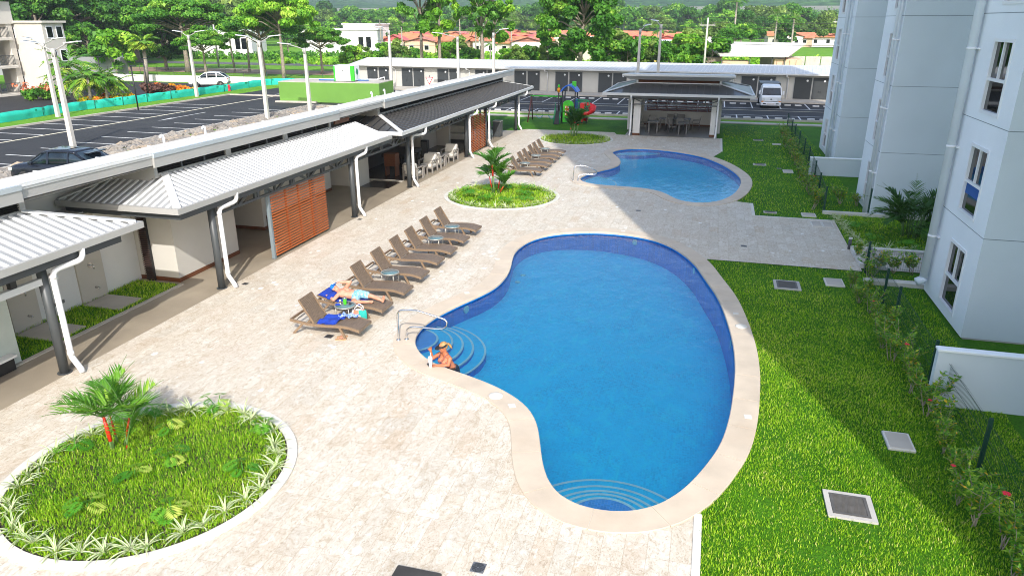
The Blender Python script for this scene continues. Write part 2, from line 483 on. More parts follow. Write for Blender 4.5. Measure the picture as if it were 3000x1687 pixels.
POOLS = m_mosaic('pool_step_mosaic', (.07, .36, .74), (.22, .50, .82), .1)
NOSE = mat('step_nosing_tile', (.55, .84, .80), .5, .08, 12)
# ---------------------------------------------------------------- pools (outlines surveyed on the ground plane, metres)
P1 = [(-6.41, 14.63), (-6.53, 15.19), (-6.49, 16.04), (-6.15, 17.13), (-5.67, 18.32), (-5.52, 19.1), (-5.54, 20.1), (-5.68, 20.9), (-5.87, 21.89), (-5.9, 22.49), (-5.84, 23.0), (-5.76, 23.5), (-5.43, 24.2), (-4.96, 24.69), (-4.35, 25.03), (-3.77, 25.23), (-3.24, 25.29), (-2.66, 25.25), (-2.07, 25.11), (-1.57, 24.87), (-1.1, 24.43), (-.68, 23.84), (-.34, 23.15), (-.01, 22.3), (.22, 21.35), (.43, 20.55), (.67, 19.55), (.83, 18.47), (.95, 17.41), (1.03, 16.39), (1.05, 15.4), (1.03, 14.6), (.98, 13.86), (.93, 13.18), (.83, 12.4), (.7, 11.73), (.5, 11.17), (.3, 10.64), (.13, 10.29), (-.07, 9.97), (-.39, 9.62), (-.83, 9.42), (-1.33, 9.4), (-1.7, 9.5), (-1.98, 9.75), (-2.26, 10.32), (-2.4, 10.79), (-2.55, 11.29), (-2.72, 11.82), (-3.04, 12.32), (-3.42, 12.65), (-3.85, 12.92), (-4.48, 13.2), (-5.02, 13.4), (-5.5, 13.58), (-5.9, 13.88), (-6.2, 14.25)]
P2 = [(-5.9, 34.38), (-5.78, 33.9), (-5.45, 33.49), (-4.85, 33.22), (-3.86, 33.16), (-2.87, 33.08), (-2.24, 32.86), (-1.67, 32.29), (-1.3, 31.5), (-.96, 30.97), (-.42, 30.68), (.23, 30.86), (.79, 31.5), (1.29, 32.78), (1.6, 34.43), (1.71, 35.92), (1.62, 37.21), (1.33, 38.53), (.92, 39.93), (.37, 41.23), (-.34, 42.41), (-1.45, 43.39), (-2.71, 44.01), (-3.98, 44.18), (-4.71, 43.87), (-5.25, 43.13), (-5.39, 42.33), (-5.18, 41.6), (-4.83, 40.7), (-4.55, 39.6), (-4.46, 38.7), (-4.61, 37.82), (-5.02, 37.05), (-5.44, 36.27), (-5.77, 35.4), (-5.93, 34.8)]
def ccw(p): return p if area2(p) > 0 else p[::-1]
P1 = ccw(resample(catmull(P1, 4), 200)); P2 = ccw(resample(catmull(P2, 4), 150))
def smooth_poly(p, k=2):
    for _ in range(k):
        p = [tuple((np.array(p[i - 1]) + 2 * np.array(p[i]) + np.array(p[(i + 1) % len(p)])) / 4) for i in range(len(p))]
    return p
P1 = smooth_poly(P1, 6); P2 = smooth_poly(P2, 6)

def make_pool(name, label, P, steps, floor_z, loc, seglen, lights, group):
    t = thing(name, label, 'swimming pool', (*loc, 0), 0, group)
    n = len(P)
    b = MB()
    for i in range(n):
        a, c = P[i], P[(i + 1) % n]
        b.add([(a[0], a[1], -.015), (c[0], c[1], -.015), (c[0], c[1], floor_z(*c)), (a[0], a[1], floor_z(*a))], [(0, 1, 2, 3)], 0)
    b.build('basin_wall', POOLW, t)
    MB().sheet(P, zf=floor_z).build('basin_floor', POOLF, t)
    out = offset(P, .5); inn = offset(P, -.025); mid = offset(P, .25)
    # coping stones with open joints
    L = [0.0]
    for i in range(n): L.append(L[-1] + math.dist(mid[i], mid[(i + 1) % n]))
    tot = L[-1]; k = max(8, round(tot / seglen)); seg = tot / k
    def at(poly, s):
        s %= tot
        for i in range(n):
            if L[i + 1] >= s:
                f = (s - L[i]) / (L[i + 1] - L[i]); a = poly[i]; c = poly[(i + 1) % n]
                return (a[0] + (c[0] - a[0]) * f, a[1] + (c[1] - a[1]) * f)
    cp = MB(); m = 7
    for j in range(k):
        A = [j * seg + .006 + (seg - .012) * q / m for q in range(m + 1)]
        I = [at(inn, s) for s in A]; O = [at(out, s) for s in A]
        zt = .022 + RNG.uniform(-.001, .001)
        rings = []
        for p, q in zip(I, O):
            d = np.array(q) - np.array(p); d /= np.linalg.norm(d)
            p2 = np.array(p) + d * .014; q2 = np.array(q) - d * .006
            rings.append([(p[0], p[1], -.045), (q[0], q[1], -.045), (q[0], q[1], zt - .006), (q2[0], q2[1], zt), (p2[0], p2[1], zt), (p[0], p[1], zt - .014)])
        cp.loft(rings)
    cp.build('coping', COPE, t)
    gr = MB(); o2 = offset(P, .49); i2 = offset(P, -.02)
    for i in range(n):
        c = (i + 1) % n
        gr.quad((*i2[i], .012), (*o2[i], .012), (*o2[c], .012), (*i2[c], .012))
    gr.build('joint_grout', GROUT, t)
    for (cx, cy, radii, z0, dz) in steps:
        for q, r in enumerate(radii):
            z = z0 - dz * q
            zb = -1.3
            s = MB(); K = 72
            ring = [(cx + r * math.cos(2 * PI * a / K), cy + r * math.sin(2 * PI * a / K)) for a in range(K)]
            hit = [inside(p, P) for p in ring]
            # keep only the arc inside the basin, closed through the centre (behind the basin wall)
            idx = [a for a in range(K) if hit[a]]
            if not idx: continue
            st = next((a for a in idx if not hit[a - 1]), idx[0]); arc = []
            a = st
            while hit[a % K] and len(arc) < K: arc.append(ring[a % K]); a += 1
            s.sheet(arc + [(cx, cy)] if math.dist(arc[0], arc[-1]) > .05 else arc, z=z)
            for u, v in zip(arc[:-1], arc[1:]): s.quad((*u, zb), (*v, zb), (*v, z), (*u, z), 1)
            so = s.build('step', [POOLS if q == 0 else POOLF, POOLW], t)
            w = .055; e = MB()
            for u, v in zip(arc[:-1], arc[1:]):
                iu = (cx + (u[0] - cx) * (r - w) / r, cy + (u[1] - cy) * (r - w) / r); iv = (cx + (v[0] - cx) * (r - w) / r, cy + (v[1] - cy) * (r - w) / r)
                e.quad((*iu, z + .005), (*u, z + .005), (*v, z + .005), (*iv, z + .005))
                e.quad((*u, z + .005), (*u, z - .03), (*v, z - .03), (*v, z + .005))
            e.build('nosing', NOSE, so)
    for (x, y) in lights:
        l = MB(); z = floor_z(x, y)
        l.lathe(x, y, [(.085, z + .004), (.085, z + .018), (.06, z + .026), (.0001, z + .026)], 20)
        l.build('floor_fitting', FIT, t)
    MB().sheet(offset(P, -.003), z=-.085).build('water', WATER, t)
    return t
WATER = m_water()
FIT = mat('aqua_fitting', (.30, .74, .70), .5, .05, 8)
pool1 = make_pool('swimming_pool', 'large free-form blue swimming pool nearest the camera with curved steps at two ends', P1,
    [(-6.64, 14.95, (.71, 1.07, 1.33, 1.58, 1.88), -.13, .085), (-1.03, 9.35, (.63, .85, 1.06, 1.31, 1.61), -.13, .085)],
    lambda x, y: -.56 - .065 * (x + 6) , (-2.5, 17), 1.12, [(-5.93, 18.83), (-5.77, 19.46), (-5.45, 20.89), (-5.45, 21.57)], None)
pool2 = make_pool('swimming_pool', 'smaller free-form blue pool farther off in front of the open barbecue shelter', P2,
    [(-6.15, 34.46, (.58, 2.06), -.14, .09), (-4.6, 45.2, (.9, 2.29), -.14, .09)],
    lambda x, y: -.44, (-2, 37), 1.6, [], None)
# skimmer lids, small white fittings on the coping and wall lamps
def on_coping(P, x, y, s):
    return (x, y)
lid = MB()
for x, y in ((-3.72, 12.52), (1.22, 17.55)): lid.lathe(x, y, [(.15, .02), (.15, .030), (.13, .036), (.0001, .036)], 22)
lid.build('skimmer_lid', KERBW, pool1)
sq = MB()
for x, y, a in ((-3.3, 12.22, .5), (1.10, 18.4, 0), (1.22, 13.0, .1), (-6.18, 18.02, .5), (-6.2, 21.2, 0), (-6.33, 20.2, 0), (-.3, 24.2, .7), (-2.7, 25.55, 0)):
    c, s_ = math.cos(a), math.sin(a)
    q = [(x + c * u - s_ * v, y + s_ * u + c * v) for u, v in ((-.07, -.07), (.07, -.07), (.07, .07), (-.07, .07))]
    sq.prism(q, .018, .030)
sq.build('coping_outlet', KERBW, pool1)
for px, py, nx, ny in ((-6.02, 17.45, .93, -.36), (-2.2, 25.13, .25, -1), (-.05, 22.45, -.95, -.3), (1.0, 17.0, -1, 0), (.55, 11.3, -.9, .4)):
    d = Vector((nx, ny, 0)).normalized(); u = Vector((-d.y, d.x, 0)); c = Vector((px, py, -.24)) + d * .012
    m = MB(); K = 18
    m.loft([[c + d * h + u * (r * math.cos(2 * PI * k / K)) + Vector((0, 0, r * math.sin(2 * PI * k / K))) for k in range(K)] for h, r in ((-.02, .11), (.012, .11), (.022, .085))])
    m.build('wall_lamp', FIT, pool1)

# ---------------------------------------------------------------- ground, lawns, decks
O1 = offset(P1, .25); O2 = offset(P2, .25)
G1 = offset(P1, .12); G2 = offset(P2, .12)
def st(o): return tag(o, kind='structure')
st(MB().sheet([(-700, -60), (500, -60), (500, 900), (-700, 900)], [G1, G2], z=-.045).build('ground', FIELD))
st(MB().sheet([(-28, -14), (26, -14), (26, 57.2), (-28, 57.2)], [G1, G2], z=-.025).build('lawn', LAWN))
r1 = [p for p in O1 if p[0] > -.35 and 9.9 < p[1] < 22.85]; r1.sort(key=lambda p: p[1])
r2 = [p for p in O2 if p[0] > 0 and 31.9 < p[1] < 42.0]; r2.sort(key=lambda p: p[1])
deck = [(-13.0, 2.0), (.41, 2.0), (.41, 10.15)] + [p for p in r1 if p[1] > 10.6] + [(.32, 23.02), (2.3, 23.02), (4.92, 23.02), (4.92, 25.22), (4.95, 29.12), (1.95, 29.25), (1.92, 31.35), (1.42, 31.5)] + [p for p in r2 if p[1] > 32.4] + [(.78, 44.0), (.76, 49.4), (-6.0, 49.4), (-6.3, 50.4), (-12.5, 50.4), (-13.0, 49.5)]
st(MB().sheet(deck, [offset(P1, .06), offset(P2, .06)], z=0.0).build('pool_deck', TRAV))
k = MB()
k.box(.31, .43, 2.0, 9.75, -.03, .012); k.box(1.93, 2.05, 29.2, 31.3, -.03, .014); k.box(2.06, 4.95, 29.10, 29.22, -.03, .014); k.box(.74, .86, 44.3, 49.4, -.03, .014)
st(k.build('kerb', KERBW))
st(MB().sheet([(-30.5, -2), (-13.0, -2), (-13.0, 49.5), (-30.5, 49.5)], z=-.008).build('walkway', CONC))
# shower garden strip beside the pavilion
st(MB().sheet([(-16.0, 11.0), (-14.5, 11.0), (-14.5, 16.55), (-16.0, 16.55)], z=.004).build('shower_lawn', LAWN))
k = MB(); k.box(-14.5, -14.38, 11.0, 16.6, -.02, .018)
st(k.build('strip_kerb', CONCL))
for x0, x1, y0, y1, lab in ((-15.85, -14.65, 12.35, 13.3, 'square concrete shower pad nearest the grey column, set in the grass strip'), (-15.85, -14.7, 14.42, 15.3, 'stone shower pad below the chrome shower head on the beige wall panel')):
    tag(MB().bbox(x0, x1, y0, y1, -.02, .03, .01).build('shower_pad', CONCL), lab, 'paving slab', 'shower pads in the grass strip')

# grass blades (numpy)
def blades(name, label_kind, poly, dens, hgt, wid, z=-.02, holes=(), seed=1, parent=None, bbox=None, lean=.55, falloff=None, tint=(0, 1)):
    r = np.random.default_rng(seed)
    xs = [p[0] for p in poly]; ys = [p[1] for p in poly]; x0, x1, y0, y1 = min(xs), max(xs), min(ys), max(ys)
    n = int((x1 - x0) * (y1 - y0) * dens)
    X = r.uniform(x0, x1, n); Y = r.uniform(y0, y1, n)
    k = inside_np(X, Y, poly)
    for h in holes: k &= ~inside_np(X, Y, h)
    if falloff is not None: k &= r.uniform(0, 1, n) < falloff(X, Y)
    X, Y = X[k], Y[k]; n = len(X)
    clump = .5 + .5 * np.sin(X * 3.1 + 1.7 * np.sin(Y * 2.3)) * np.sin(Y * 2.7 + 1.3 * np.sin(X * 1.9))
    H = hgt * r.uniform(.55, 1.25, n) * (.75 + .5 * clump); W = wid * r.uniform(.7, 1.3, n)
    a = r.uniform(0, 2 * PI, n); b = a + PI / 2 + r.uniform(-.5, .5, n); L = H * lean * r.uniform(.2, 1.6, n)
    dx, dy = np.cos(a) * W, np.sin(a) * W; lx, ly = np.cos(b) * L, np.sin(b) * L
    Z = np.full(n, z)
    V = np.empty((n, 5, 3), np.float32)
    V[:, 0] = np.c_[X - dx, Y - dy, Z]; V[:, 1] = np.c_[X + dx, Y + dy, Z]
    V[:, 2] = np.c_[X + dx * .8 + lx * .4, Y + dy * .8 + ly * .4, Z + H * .62]; V[:, 3] = np.c_[X - dx * .8 + lx * .4, Y - dy * .8 + ly * .4, Z + H * .62]
    V[:, 4] = np.c_[X + lx, Y + ly, Z + H * r.uniform(.75, 1.0, n)]
    base = np.arange(n) * 5
    F = np.concatenate([np.c_[base, base + 1, base + 2], np.c_[base, base + 2, base + 3], np.c_[base + 3, base + 2, base + 4]])
    big = np.sin(X * .9 + 2 * np.sin(Y * .37)) * np.sin(Y * .8 + 1.5 * np.sin(X * .5)); t = np.clip(r.normal(.48, .2, n) + .18 * (clump - .5) + .13 * big, tint[0], tint[1]); t[r.uniform(0, 1, n) < .035] = .97
    return fast_mesh(name, V.reshape(-1, 3), F, BLADE, colors=np.tile(t, 3), parent=parent)
def keepout(X, Y, rects):
    k = np.ones(len(X), bool)
    for x0, x1, y0, y1 in rects: k &= ~((X > x0) & (X < x1) & (Y > y0) & (Y < y1))
    return k
def bare(X, Y):
    k = np.ones(len(X))
    for x, y, s in ((1.5, 12.6, .22), (1.35, 10.2, .3), (2.1, 9.3, .35), (1.1, 14.1, .12), (2.9, 10.1, .25), (1.9, 11.9, .14), (3.3, 9.0, .3)): k *= 1 - .8 * np.exp(-(((X - x) / s) ** 2 + ((Y - y) / (s * 1.6)) ** 2))
    return k
BOXES = [(2.3, 3.06, 10.22, 10.96), (3.6, 4.1, 12.5, 13.17), (2.2, 2.97, 20.7, 21.52), (3.66, 4.22, 21.36, 22.06), (3.8, 4.4, 29.55, 30.2), (3.8, 4.32, 38.55, 39.4), (3.85, 4.4, 47.7, 48.2), (2.4, 3.1, 40.3, 40.85), (2.38, 2.92, 29.8, 30.1)]
near_l = [(.43, 6.5), (5.9, 6.5), (6.3, 23.0), (.3, 23.0)]
cut1 = offset(P1, .48)
g = blades('lawn_grass', '', near_l, 1900, .050, .0048, -.025, [cut1, [(-3, 5), (.43, 5), (.43, 9.75), (-3, 9.75)]], 3,
           falloff=lambda X, Y: bare(X, Y) * keepout(X, Y, BOXES) * np.clip(1.25 - (Y - 9) / 13, .28, 1))
tag(g, 'lush green lawn blades beside the large pool', 'grass', kind='stuff')
g = blades('lawn_grass', '', [(1.0, 29.3), (6.3, 29.3), (6.3, 56), (.9, 56)], 150, .07, .007, -.025, [offset(P2, .48), [(.5, 25), (2.06, 25), (2.06, 31.4), (.5, 31.4)]], 4, falloff=lambda X, Y: keepout(X, Y, BOXES) * np.clip(1.2 - (Y - 30) / 30, .3, 1))
tag(g, 'green lawn blades beside the farther pool and the tower', 'grass', kind='stuff')
g = blades('strip_grass', '', [(-15.98, 11.05), (-14.5, 11.05), (-14.5, 16.5), (-15.98, 16.5)], 900, .085, .005, .004, [[(-15.85, 12.35), (-14.65, 12.35), (-14.65, 13.3), (-15.85, 13.3)], [(-15.85, 14.42), (-14.7, 14.42), (-14.7, 15.3), (-15.85, 15.3)]], 5)
tag(g, 'dark green grass of the shaded strip by the showers', 'grass', kind='stuff')
g = blades('lawn_grass', '', [(4.95, 25.3), (7.6, 25.3), (7.6, 30.2), (5.0, 30.2)], 500, .07, .006, -.02, [], 6)
tag(g, 'shaded grass around the palm by the tower', 'grass', kind='stuff')

# lids and grates set into lawn and deck
def grate(x0, x1, y0, y1, label, slats, frame_w=.08):
    t = thing('drain_grate', label, 'drain grate', ((x0 + x1) / 2, (y0 + y1) / 2, 0), 0, 'drain grates in the lawn')
    f = MB(); z = .012; w = frame_w
    f.box(x0, x1, y0, y0 + w, -.05, z); f.box(x0, x1, y1 - w, y1, -.05, z); f.box(x0, x0 + w, y0 + w, y1 - w, -.05, z); f.box(x1 - w, x1, y0 + w, y1 - w, -.05, z)
    f.build('surround', CONCG, t)
    q = MB(); a0, a1, b0, b1 = x0 + w + .004, x1 - w - .004, y0 + w + .004, y1 - w - .004; v = .045
    q.box(a0, a1, b0, b0 + v, -.03, z + .008); q.box(a0, a1, b1 - v, b1, -.03, z + .008); q.box(a0, a0 + v, b0 + v, b1 - v, -.03, z + .008); q.box(a1 - v, a1, b0 + v, b1 - v, -.03, z + .008)
    h = (b1 - b0 - 2 * v) / slats
    for i in range(slats): q.box(a0 + v, a1 - v, b0 + v + h * (i + .12), b0 + v + h * (i + .62), -.03, z + .003)
    q.build('grille', GRATE, t)
    MB().box(a0, a1, b0, b1, -.09, -.06).build('pit', BLACK, t)
GRATE = mat('grate_iron', (.085, .08, .075), .55, .2, 6)
grate(2.32, 3.04, 10.24, 10.94, 'dark slatted drain grate in the sunlit lawn nearest the camera', 16)
grate(2.22, 2.95, 20.74, 21.5, 'dark drain grate in the shaded lawn beside the large pool', 12)
grate(2.42, 3.09, 40.35, 40.82, 'small dark drain grate in the lawn beside the farther pool', 8)
grate(2.4, 2.9, 29.82, 30.08, 'narrow dark drain grate at the lawn corner by the paved path', 6, .04)
grate(2.8, 3.4, 49.2, 49.6, 'dark drain grate far up the lawn near the barbecue shelter', 6, .04)
def lid_box(x0, x1, y0, y1, label):
    t = thing('inspection_lid', label, 'inspection cover', ((x0 + x1) / 2, (y0 + y1) / 2, 0), 0, 'pale inspection covers in the lawn')
    MB().bbox(x0, x1, y0, y1, -.05, .02, .01).build('frame', KERBW, t)
    m = MB().bbox(x0 + .04, x1 - .04, y0 + .04, y1 - .04, .0, .028, .006); m.build('cover', CONCL, t)
lid_box(3.62, 4.08, 12.53, 13.15, 'pale concrete inspection cover in the near lawn beside the hedge')
lid_box(3.68, 4.2, 21.38, 22.04, 'pale inspection cover beside the shaded drain grate')
lid_box(3.83, 4.36, 29.6, 30.16, 'pale inspection cover in the lawn just beyond the paved path')
lid_box(3.82, 4.3, 38.6, 39.36, 'pale inspection cover in the lawn between path and far tower')
lid_box(3.87, 4.37, 47.75, 48.12, 'farthest pale inspection cover in the lawn')
lid_box(4.03, 4.42, 28.08, 28.85, 'flush stone cover in the paved path, left one of the pair')
lid_box(4.43, 4.81, 28.08, 28.85, 'flush stone cover in the paved path, right one of the pair')
def deck_drain(x, y, s, label, rz=0, z=.003):
    t = thing('floor_drain', label, 'floor drain', (x, y, z), rz, 'small drains in the paving')
    MB().bbox(-s / 2, s / 2, -s / 2, s / 2, -.02, .003, .003).build('rim', CHROMED, t, local=True)
    m = MB()
    for r in (.18, .34, .5, .66, .82): 
        K = 20; R0 = s / 2 * r; R1 = R0 + s * .045
        m.loft([[(R0 * math.cos(2 * PI * k / K), R0 * math.sin(2 * PI * k / K), .0045), (R1 * math.cos(2 * PI * k / K), R1 * math.sin(2 * PI * k / K), .0045)] for k in range(K + 1)], closed=False)
    m.build('pattern', BLACK, t, local=True)
CHROMED = mat('dull_steel', (.20, .20, .20), .45, .15, 8, .6)
def gnd(px, py): # survey helper: photo pixel (2576 wide) on the ground plane
    q = CAMRAY(px, py); s = -7.2 / q[2]; return (q[0] * s, q[1] * s)
def CAMRAY(px, py, S=3000 / 2576):
    f, pit, yaw = 2114., rad(20.3), rad(15.1)
    fw = np.array([-math.sin(yaw) * math.cos(pit), math.cos(yaw) * math.cos(pit), -math.sin(pit)]); rt = np.array([math.cos(yaw), math.sin(yaw), 0]); up = np.cross(rt, fw)
    return fw + rt * (px * S - 1500) / f - up * (py * S - 843.5) / f
x, y = gnd(1203, 1427); deck_drain(x, y, .2, 'square steel floor drain with scroll pattern at the bottom of the deck')
x, y = gnd(828, 846); deck_drain(x, y, .2, 'small steel floor drain below the sandals and the first lounger')
x, y = gnd(617, 714); deck_drain(x, y, .17, 'small dark floor drain by the second pavilion column')
x, y = gnd(905, 552); deck_drain(x, y, .17, 'small dark floor drain at the foot of the third downpipe')
x, y = gnd(1871, 619); deck_drain(x, y, .2, 'small dark floor drain in the shaded deck between the two pools')
x, y = gnd(1606, 530); deck_drain(x, y, .2, 'small dark floor drain in the deck behind the planting circle')
x, y = gnd(1960, 424); deck_drain(x, y, .22, 'small dark floor drain in front of the barbecue shelter')
# dark inspection plate cut by the lower edge of the frame
x, y = gnd(1055, 1440); t = thing('access_plate', 'dark metal plate at the bottom edge of the deck', 'access plate', (x, y, 0))
MB().bbox(x - .33, x + .33, y - .42, y + .02, 0, .055, .012).build('plate', mat('bronze_plate', (.075, .066, .055), .45, .2, 5, .5), t)
# ---------------------------------------------------------------- pool clubhouse (long low building on the left)
club = thing('clubhouse', 'long low pool clubhouse with white and charcoal metal roofs along the deck', 'clubhouse', (-15.5, 24, 0))
def part(m, name, mats, parent, **k): return m.build(name, mats, parent, **k)

def rib_plane(m, P0, along, up, length, vmax, spacing, w, h, mi=0, lip=.0):
    """raised ribs running up a roof plane: P0 eave start, along/up unit vectors, vmax(u) rib length"""
    P0 = Vector(P0); along = Vector(along).normalized(); up = Vector(up).normalized(); n = along.cross(up).normalized()
    if n.z < 0: n = -n
    k = int(length / spacing)
    for i in range(k + 1):
        u = (i + .5) * length / (k + 1); v0, v1 = vmax(u)
        if v1 - v0 < .08: continue
        a = P0 + along * (u - w / 2) + up * (v0 - lip); b = P0 + along * (u + w / 2) + up * (v0 - lip); c = P0 + along * (u + w * .28) + up * (v0 - lip) + n * h; d = P0 + along * (u - w * .28) + up * (v0 - lip) + n * h
        s = up * (v1 - v0 + lip)
        m.add([a, b, c, d, a + s, b + s, c + s, d + s], [(1, 5, 6, 2), (2, 6, 7, 3), (3, 7, 4, 0), (0, 1, 2, 3), (4, 7, 6, 5)], mi)

def lean_roof(owner, nm, xe, xt, y0, y1, ze, zt, hip0, hip1, xb, rmat, capmat, spacing, w, h, gut=True, label=None, gmat=None):
    """lean-to roof facing +X with hipped ends; ridge line at xt, eaves at xe; xb = back corner of the hipped ends"""
    run = xe - xt
    r = MB()
    ya = y0 + (run if hip0 else 0); yb = y1 - (run if hip1 else 0)
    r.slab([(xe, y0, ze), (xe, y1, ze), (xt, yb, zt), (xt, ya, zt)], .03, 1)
    sl = math.hypot(run, zt - ze)
    def vm(u):
        lim = sl
        if hip0: lim = min(lim, u / run * sl)
        if hip1: lim = min(lim, ((y1 - y0) - u) / run * sl)
        return (0.0, max(0, lim - .03))
    rib_plane(r, (xe, y0, ze), (0, 1, 0), (-run, 0, zt - ze), y1 - y0, vm, spacing, w, h, 0, .02)
    for flag, ye, yt, sgn in ((hip0, y0, ya, 1), (hip1, y1, yb, -1)):
        if not flag: continue
        xtb = xb + run * .65
        q = [(xb, ye, ze), (xe, ye, ze), (xt, yt, zt), (xtb, yt, zt)]
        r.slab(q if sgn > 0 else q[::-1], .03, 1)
        L = xe - xb
        def vm2(u, L=L): return (0.0, max(0, min(sl, (L - u) / run * sl, u / (run * .65) * sl) - .03))
        rib_plane(r, (xb, ye, ze), (1, 0, 0), (0, sgn * run, zt - ze), L, vm2, spacing, w, h * .55, 0, .02)
    o = part(r, nm, rmat, owner)
    for flag, ye, yt in ((hip0, y0, ya), (hip1, y1, yb)):
        if not flag: continue
        xtb = xb + run * .65
        for A, B in (((xe, ye, ze), (xt, yt, zt)), ((xb, ye, ze), (xtb, yt, zt))):
            a = Vector(A) + Vector((0, 0, .035)); b = Vector(B) + Vector((0, 0, .035))
            part(MB().beam(a, b, .20, .035), 'hip_cap', capmat, o)
    if gut:
        g = MB(); zz = ze + .015
        g.box(xe + .001, xe + .11, y0 - .11, y1 + .11, zz - .15, zz)
        for flag, ye, sgn in ((hip0, y0, -1), (hip1, y1, 1)):
            if flag:
                a, b = sorted((ye, ye + sgn * .11)); g.box(xb - .03, xe - .001, a + (.001 if sgn > 0 else 0), b - (.001 if sgn < 0 else 0), zz - .15, zz)
        part(g, 'gutter', gmat or FASC, o)
    return o

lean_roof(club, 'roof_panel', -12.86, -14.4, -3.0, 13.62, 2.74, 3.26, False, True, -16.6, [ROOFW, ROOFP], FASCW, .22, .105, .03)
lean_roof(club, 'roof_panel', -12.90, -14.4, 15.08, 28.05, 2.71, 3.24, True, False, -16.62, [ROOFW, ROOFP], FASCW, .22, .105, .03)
lean_roof(club, 'roof_panel', -12.60, -14.4, 28.62, 52.2, 2.78, 3.22, True, True, -16.5, [ROOFS, ROOFD], FASCW, .45, .06, .05, gmat=FASCW)

FASC2 = mat('blue_grey_flashing', (.36, .40, .42), .4, .04)
# upper roof, front caps, clerestory
u = MB()
u.slab([(-14.12, -3, 3.90), (-14.12, 52.9, 3.90), (-18.6, 52.9, 3.08), (-18.6, -3, 3.08)], .04)
rib_plane(u, (-18.6, -3, 3.08), (0, 1, 0), (4.48, 0, .82), 55.9, lambda q: (0, 4.45), .35, .05, .02)
part(u, 'upper_roof', ROOFW, club)
f = MB()
for y0, y1, x, zb in ((-3, 11.95, -14.10, 3.55), (11.952, 15.93, -14.16, 3.60), (15.932, 26.2, -14.10, 3.54), (26.202, 30.43, -14.16, 3.60), (30.432, 52.9, -14.10, 3.52)):
    f.box(x - .06, x, y0, y1, zb, 3.80)
for y in (-3.0, 52.9): f.box(-18.6, -14.2, y - .03, y, 3.0, 3.06)
part(f, 'fascia', FASC, club)
for y0, y1, x in ((-3, 11.95, -14.08), (15.932, 26.2, -14.08), (30.432, 52.9, -14.08)):
    MB().box(x - .10, x, y0, y1, 3.802, 3.915).build('cap_flashing', FASC2, club)
for y0, y1 in ((11.955, 15.925), (26.205, 30.425)): MB().box(-14.25, -14.14, y0, y1, 3.802, 3.93).build('cap_flashing', FASCW, club)
g = MB()
g.box(-18.78, -18.61, -3, 52.9, 2.98, 3.10)
for i in range(24): g.box(-18.77, -18.4, -2 + i * 2.3, -1.95 + i * 2.3, 3.11, 3.14)
part(g, 'gutter', FASCW, club)
s = MB()
s.quad((-14.17, -3, 3.56), (-16.7, -3, 3.56), (-16.7, 52.9, 3.56), (-14.17, 52.9, 3.56))
part(s, 'soffit', WALLG, club)
w = MB()
for y0, y1 in ((-3, 12.2), (16.2, 26.0), (30.3, 51.0)):
    w.box(-14.55, -14.40, y0, y1, 3.18, 3.30); w.box(-14.55, -14.40, y0, y1, 3.50, 3.555)
n0 = [(-3, 12.2, 4.2), (16.2, 26.0, 3.05)]
posts = []
for y0, y1, step in n0:
    k = int(round((y1 - y0) / step)); 
    for i in range(k + 1):
        y = y0 + (y1 - y0) * i / k; a, b = max(y0, y - .13), min(y1, y + .13); posts.append((a, b)); w.box(-14.55, -14.398, a, b, 3.301, 3.499)
for y in (30.3, 50.8): w.box(-14.55, -14.398, y, y + .2, 3.301, 3.499)
for y in (16.2, 30.3): w.box(-16.7, -14.551, y, y + .12, 3.0, 3.555)
for y in (25.88, 50.9): w.box(-16.7, -14.551, y, y + .12, 3.0, 3.555)
part(w, 'clerestory_wall', FASC, club)
for y0, y1, step in n0 + [(30.3, 51.0, 5.1)]:
    k = int(round((y1 - y0) / step))
    for i in range(k):
        a = y0 + (y1 - y0) * i / k + .13; b = y0 + (y1 - y0) * (i + 1) / k - .13
        l = MB(); l.box(-14.60, -14.53, a, b, 3.302, 3.498, 1)
        for q in range(4): l.beam((-14.46, a, 3.325 + q * .048), (-14.46, b, 3.325 + q * .048), .06, .012, 0, (.5, 0, .85))
        for q in (1, 2): 
            y = a + (b - a) * q / 3; l.box(-14.50, -14.41, y - .03, y + .03, 3.302, 3.498, 2)
        part(l, 'louvre', [LOUV, BLACK, STEEL], club)
# walls
MB().box(-18.3, -16.72, -3, 16.7, 0, 2.86).build('wall', WALLW, club)
MB().box(-18.3, -18.1, 16.701, 51, 0, 3.1).build('wall', WALLW, club)
MB().box(-16.719, -15.95, 11.0, 16.72, 0, 2.42).build('wall', WALLW, club)
MB().box(-16.719, -15.2, -3, 9.4, 0, 2.5).build('wall', WALLW, club)
w = MB(); w.box(-18.3, -16.66, -3, 16.4, 2.861, 2.98); part(w, 'parapet', FASCW, club)
w = MB()
w.box(-18.09, -14.62, 16.74, 19.62, .12, 2.68); part(w, 'wall', WALLG, club)
MB().box(-18.0, -15.42, 22.32, 22.5, .12, 2.68).build('wall', WALLG, club)
MB().box(-16.6, -16.4, 19.63, 20.3, .12, 2.68).build('wall', WALLG, club)
MB().box(-18.09, -16.3, 22.51, 29.0, .12, 2.9).build('wall', WALLG, club)
MB().box(-18.0, -15.38, 29.96, 31.0, 0, 2.62).build('wall', WALLG, club)
MB().box(-17.9, -15.8, 38.75, 38.95, 0, 2.62).build('wall', WALLG, club)
MB().box(-18.0, -15.3, 42.0, 42.2, 0, 2.62).build('wall', WALLG, club)
MB().box(-18.0, -16.2, 49.5, 49.7, 0, 2.62).build('wall', WALLG, club)
MB().box(-16.3, -16.12, 38.96, 41.99, 0, 2.62).build('wall', WALLG, club)
MB().box(-18.085, -14.60, 16.72, 19.64, 0, .118).build('skirting', SKIRT, club)
MB().box(-18.0, -15.40, 22.30, 22.52, 0, .118).build('skirting', SKIRT, club)
MB().box(-16.62, -16.38, 19.65, 20.32, 0, .118).build('skirting', SKIRT, club)
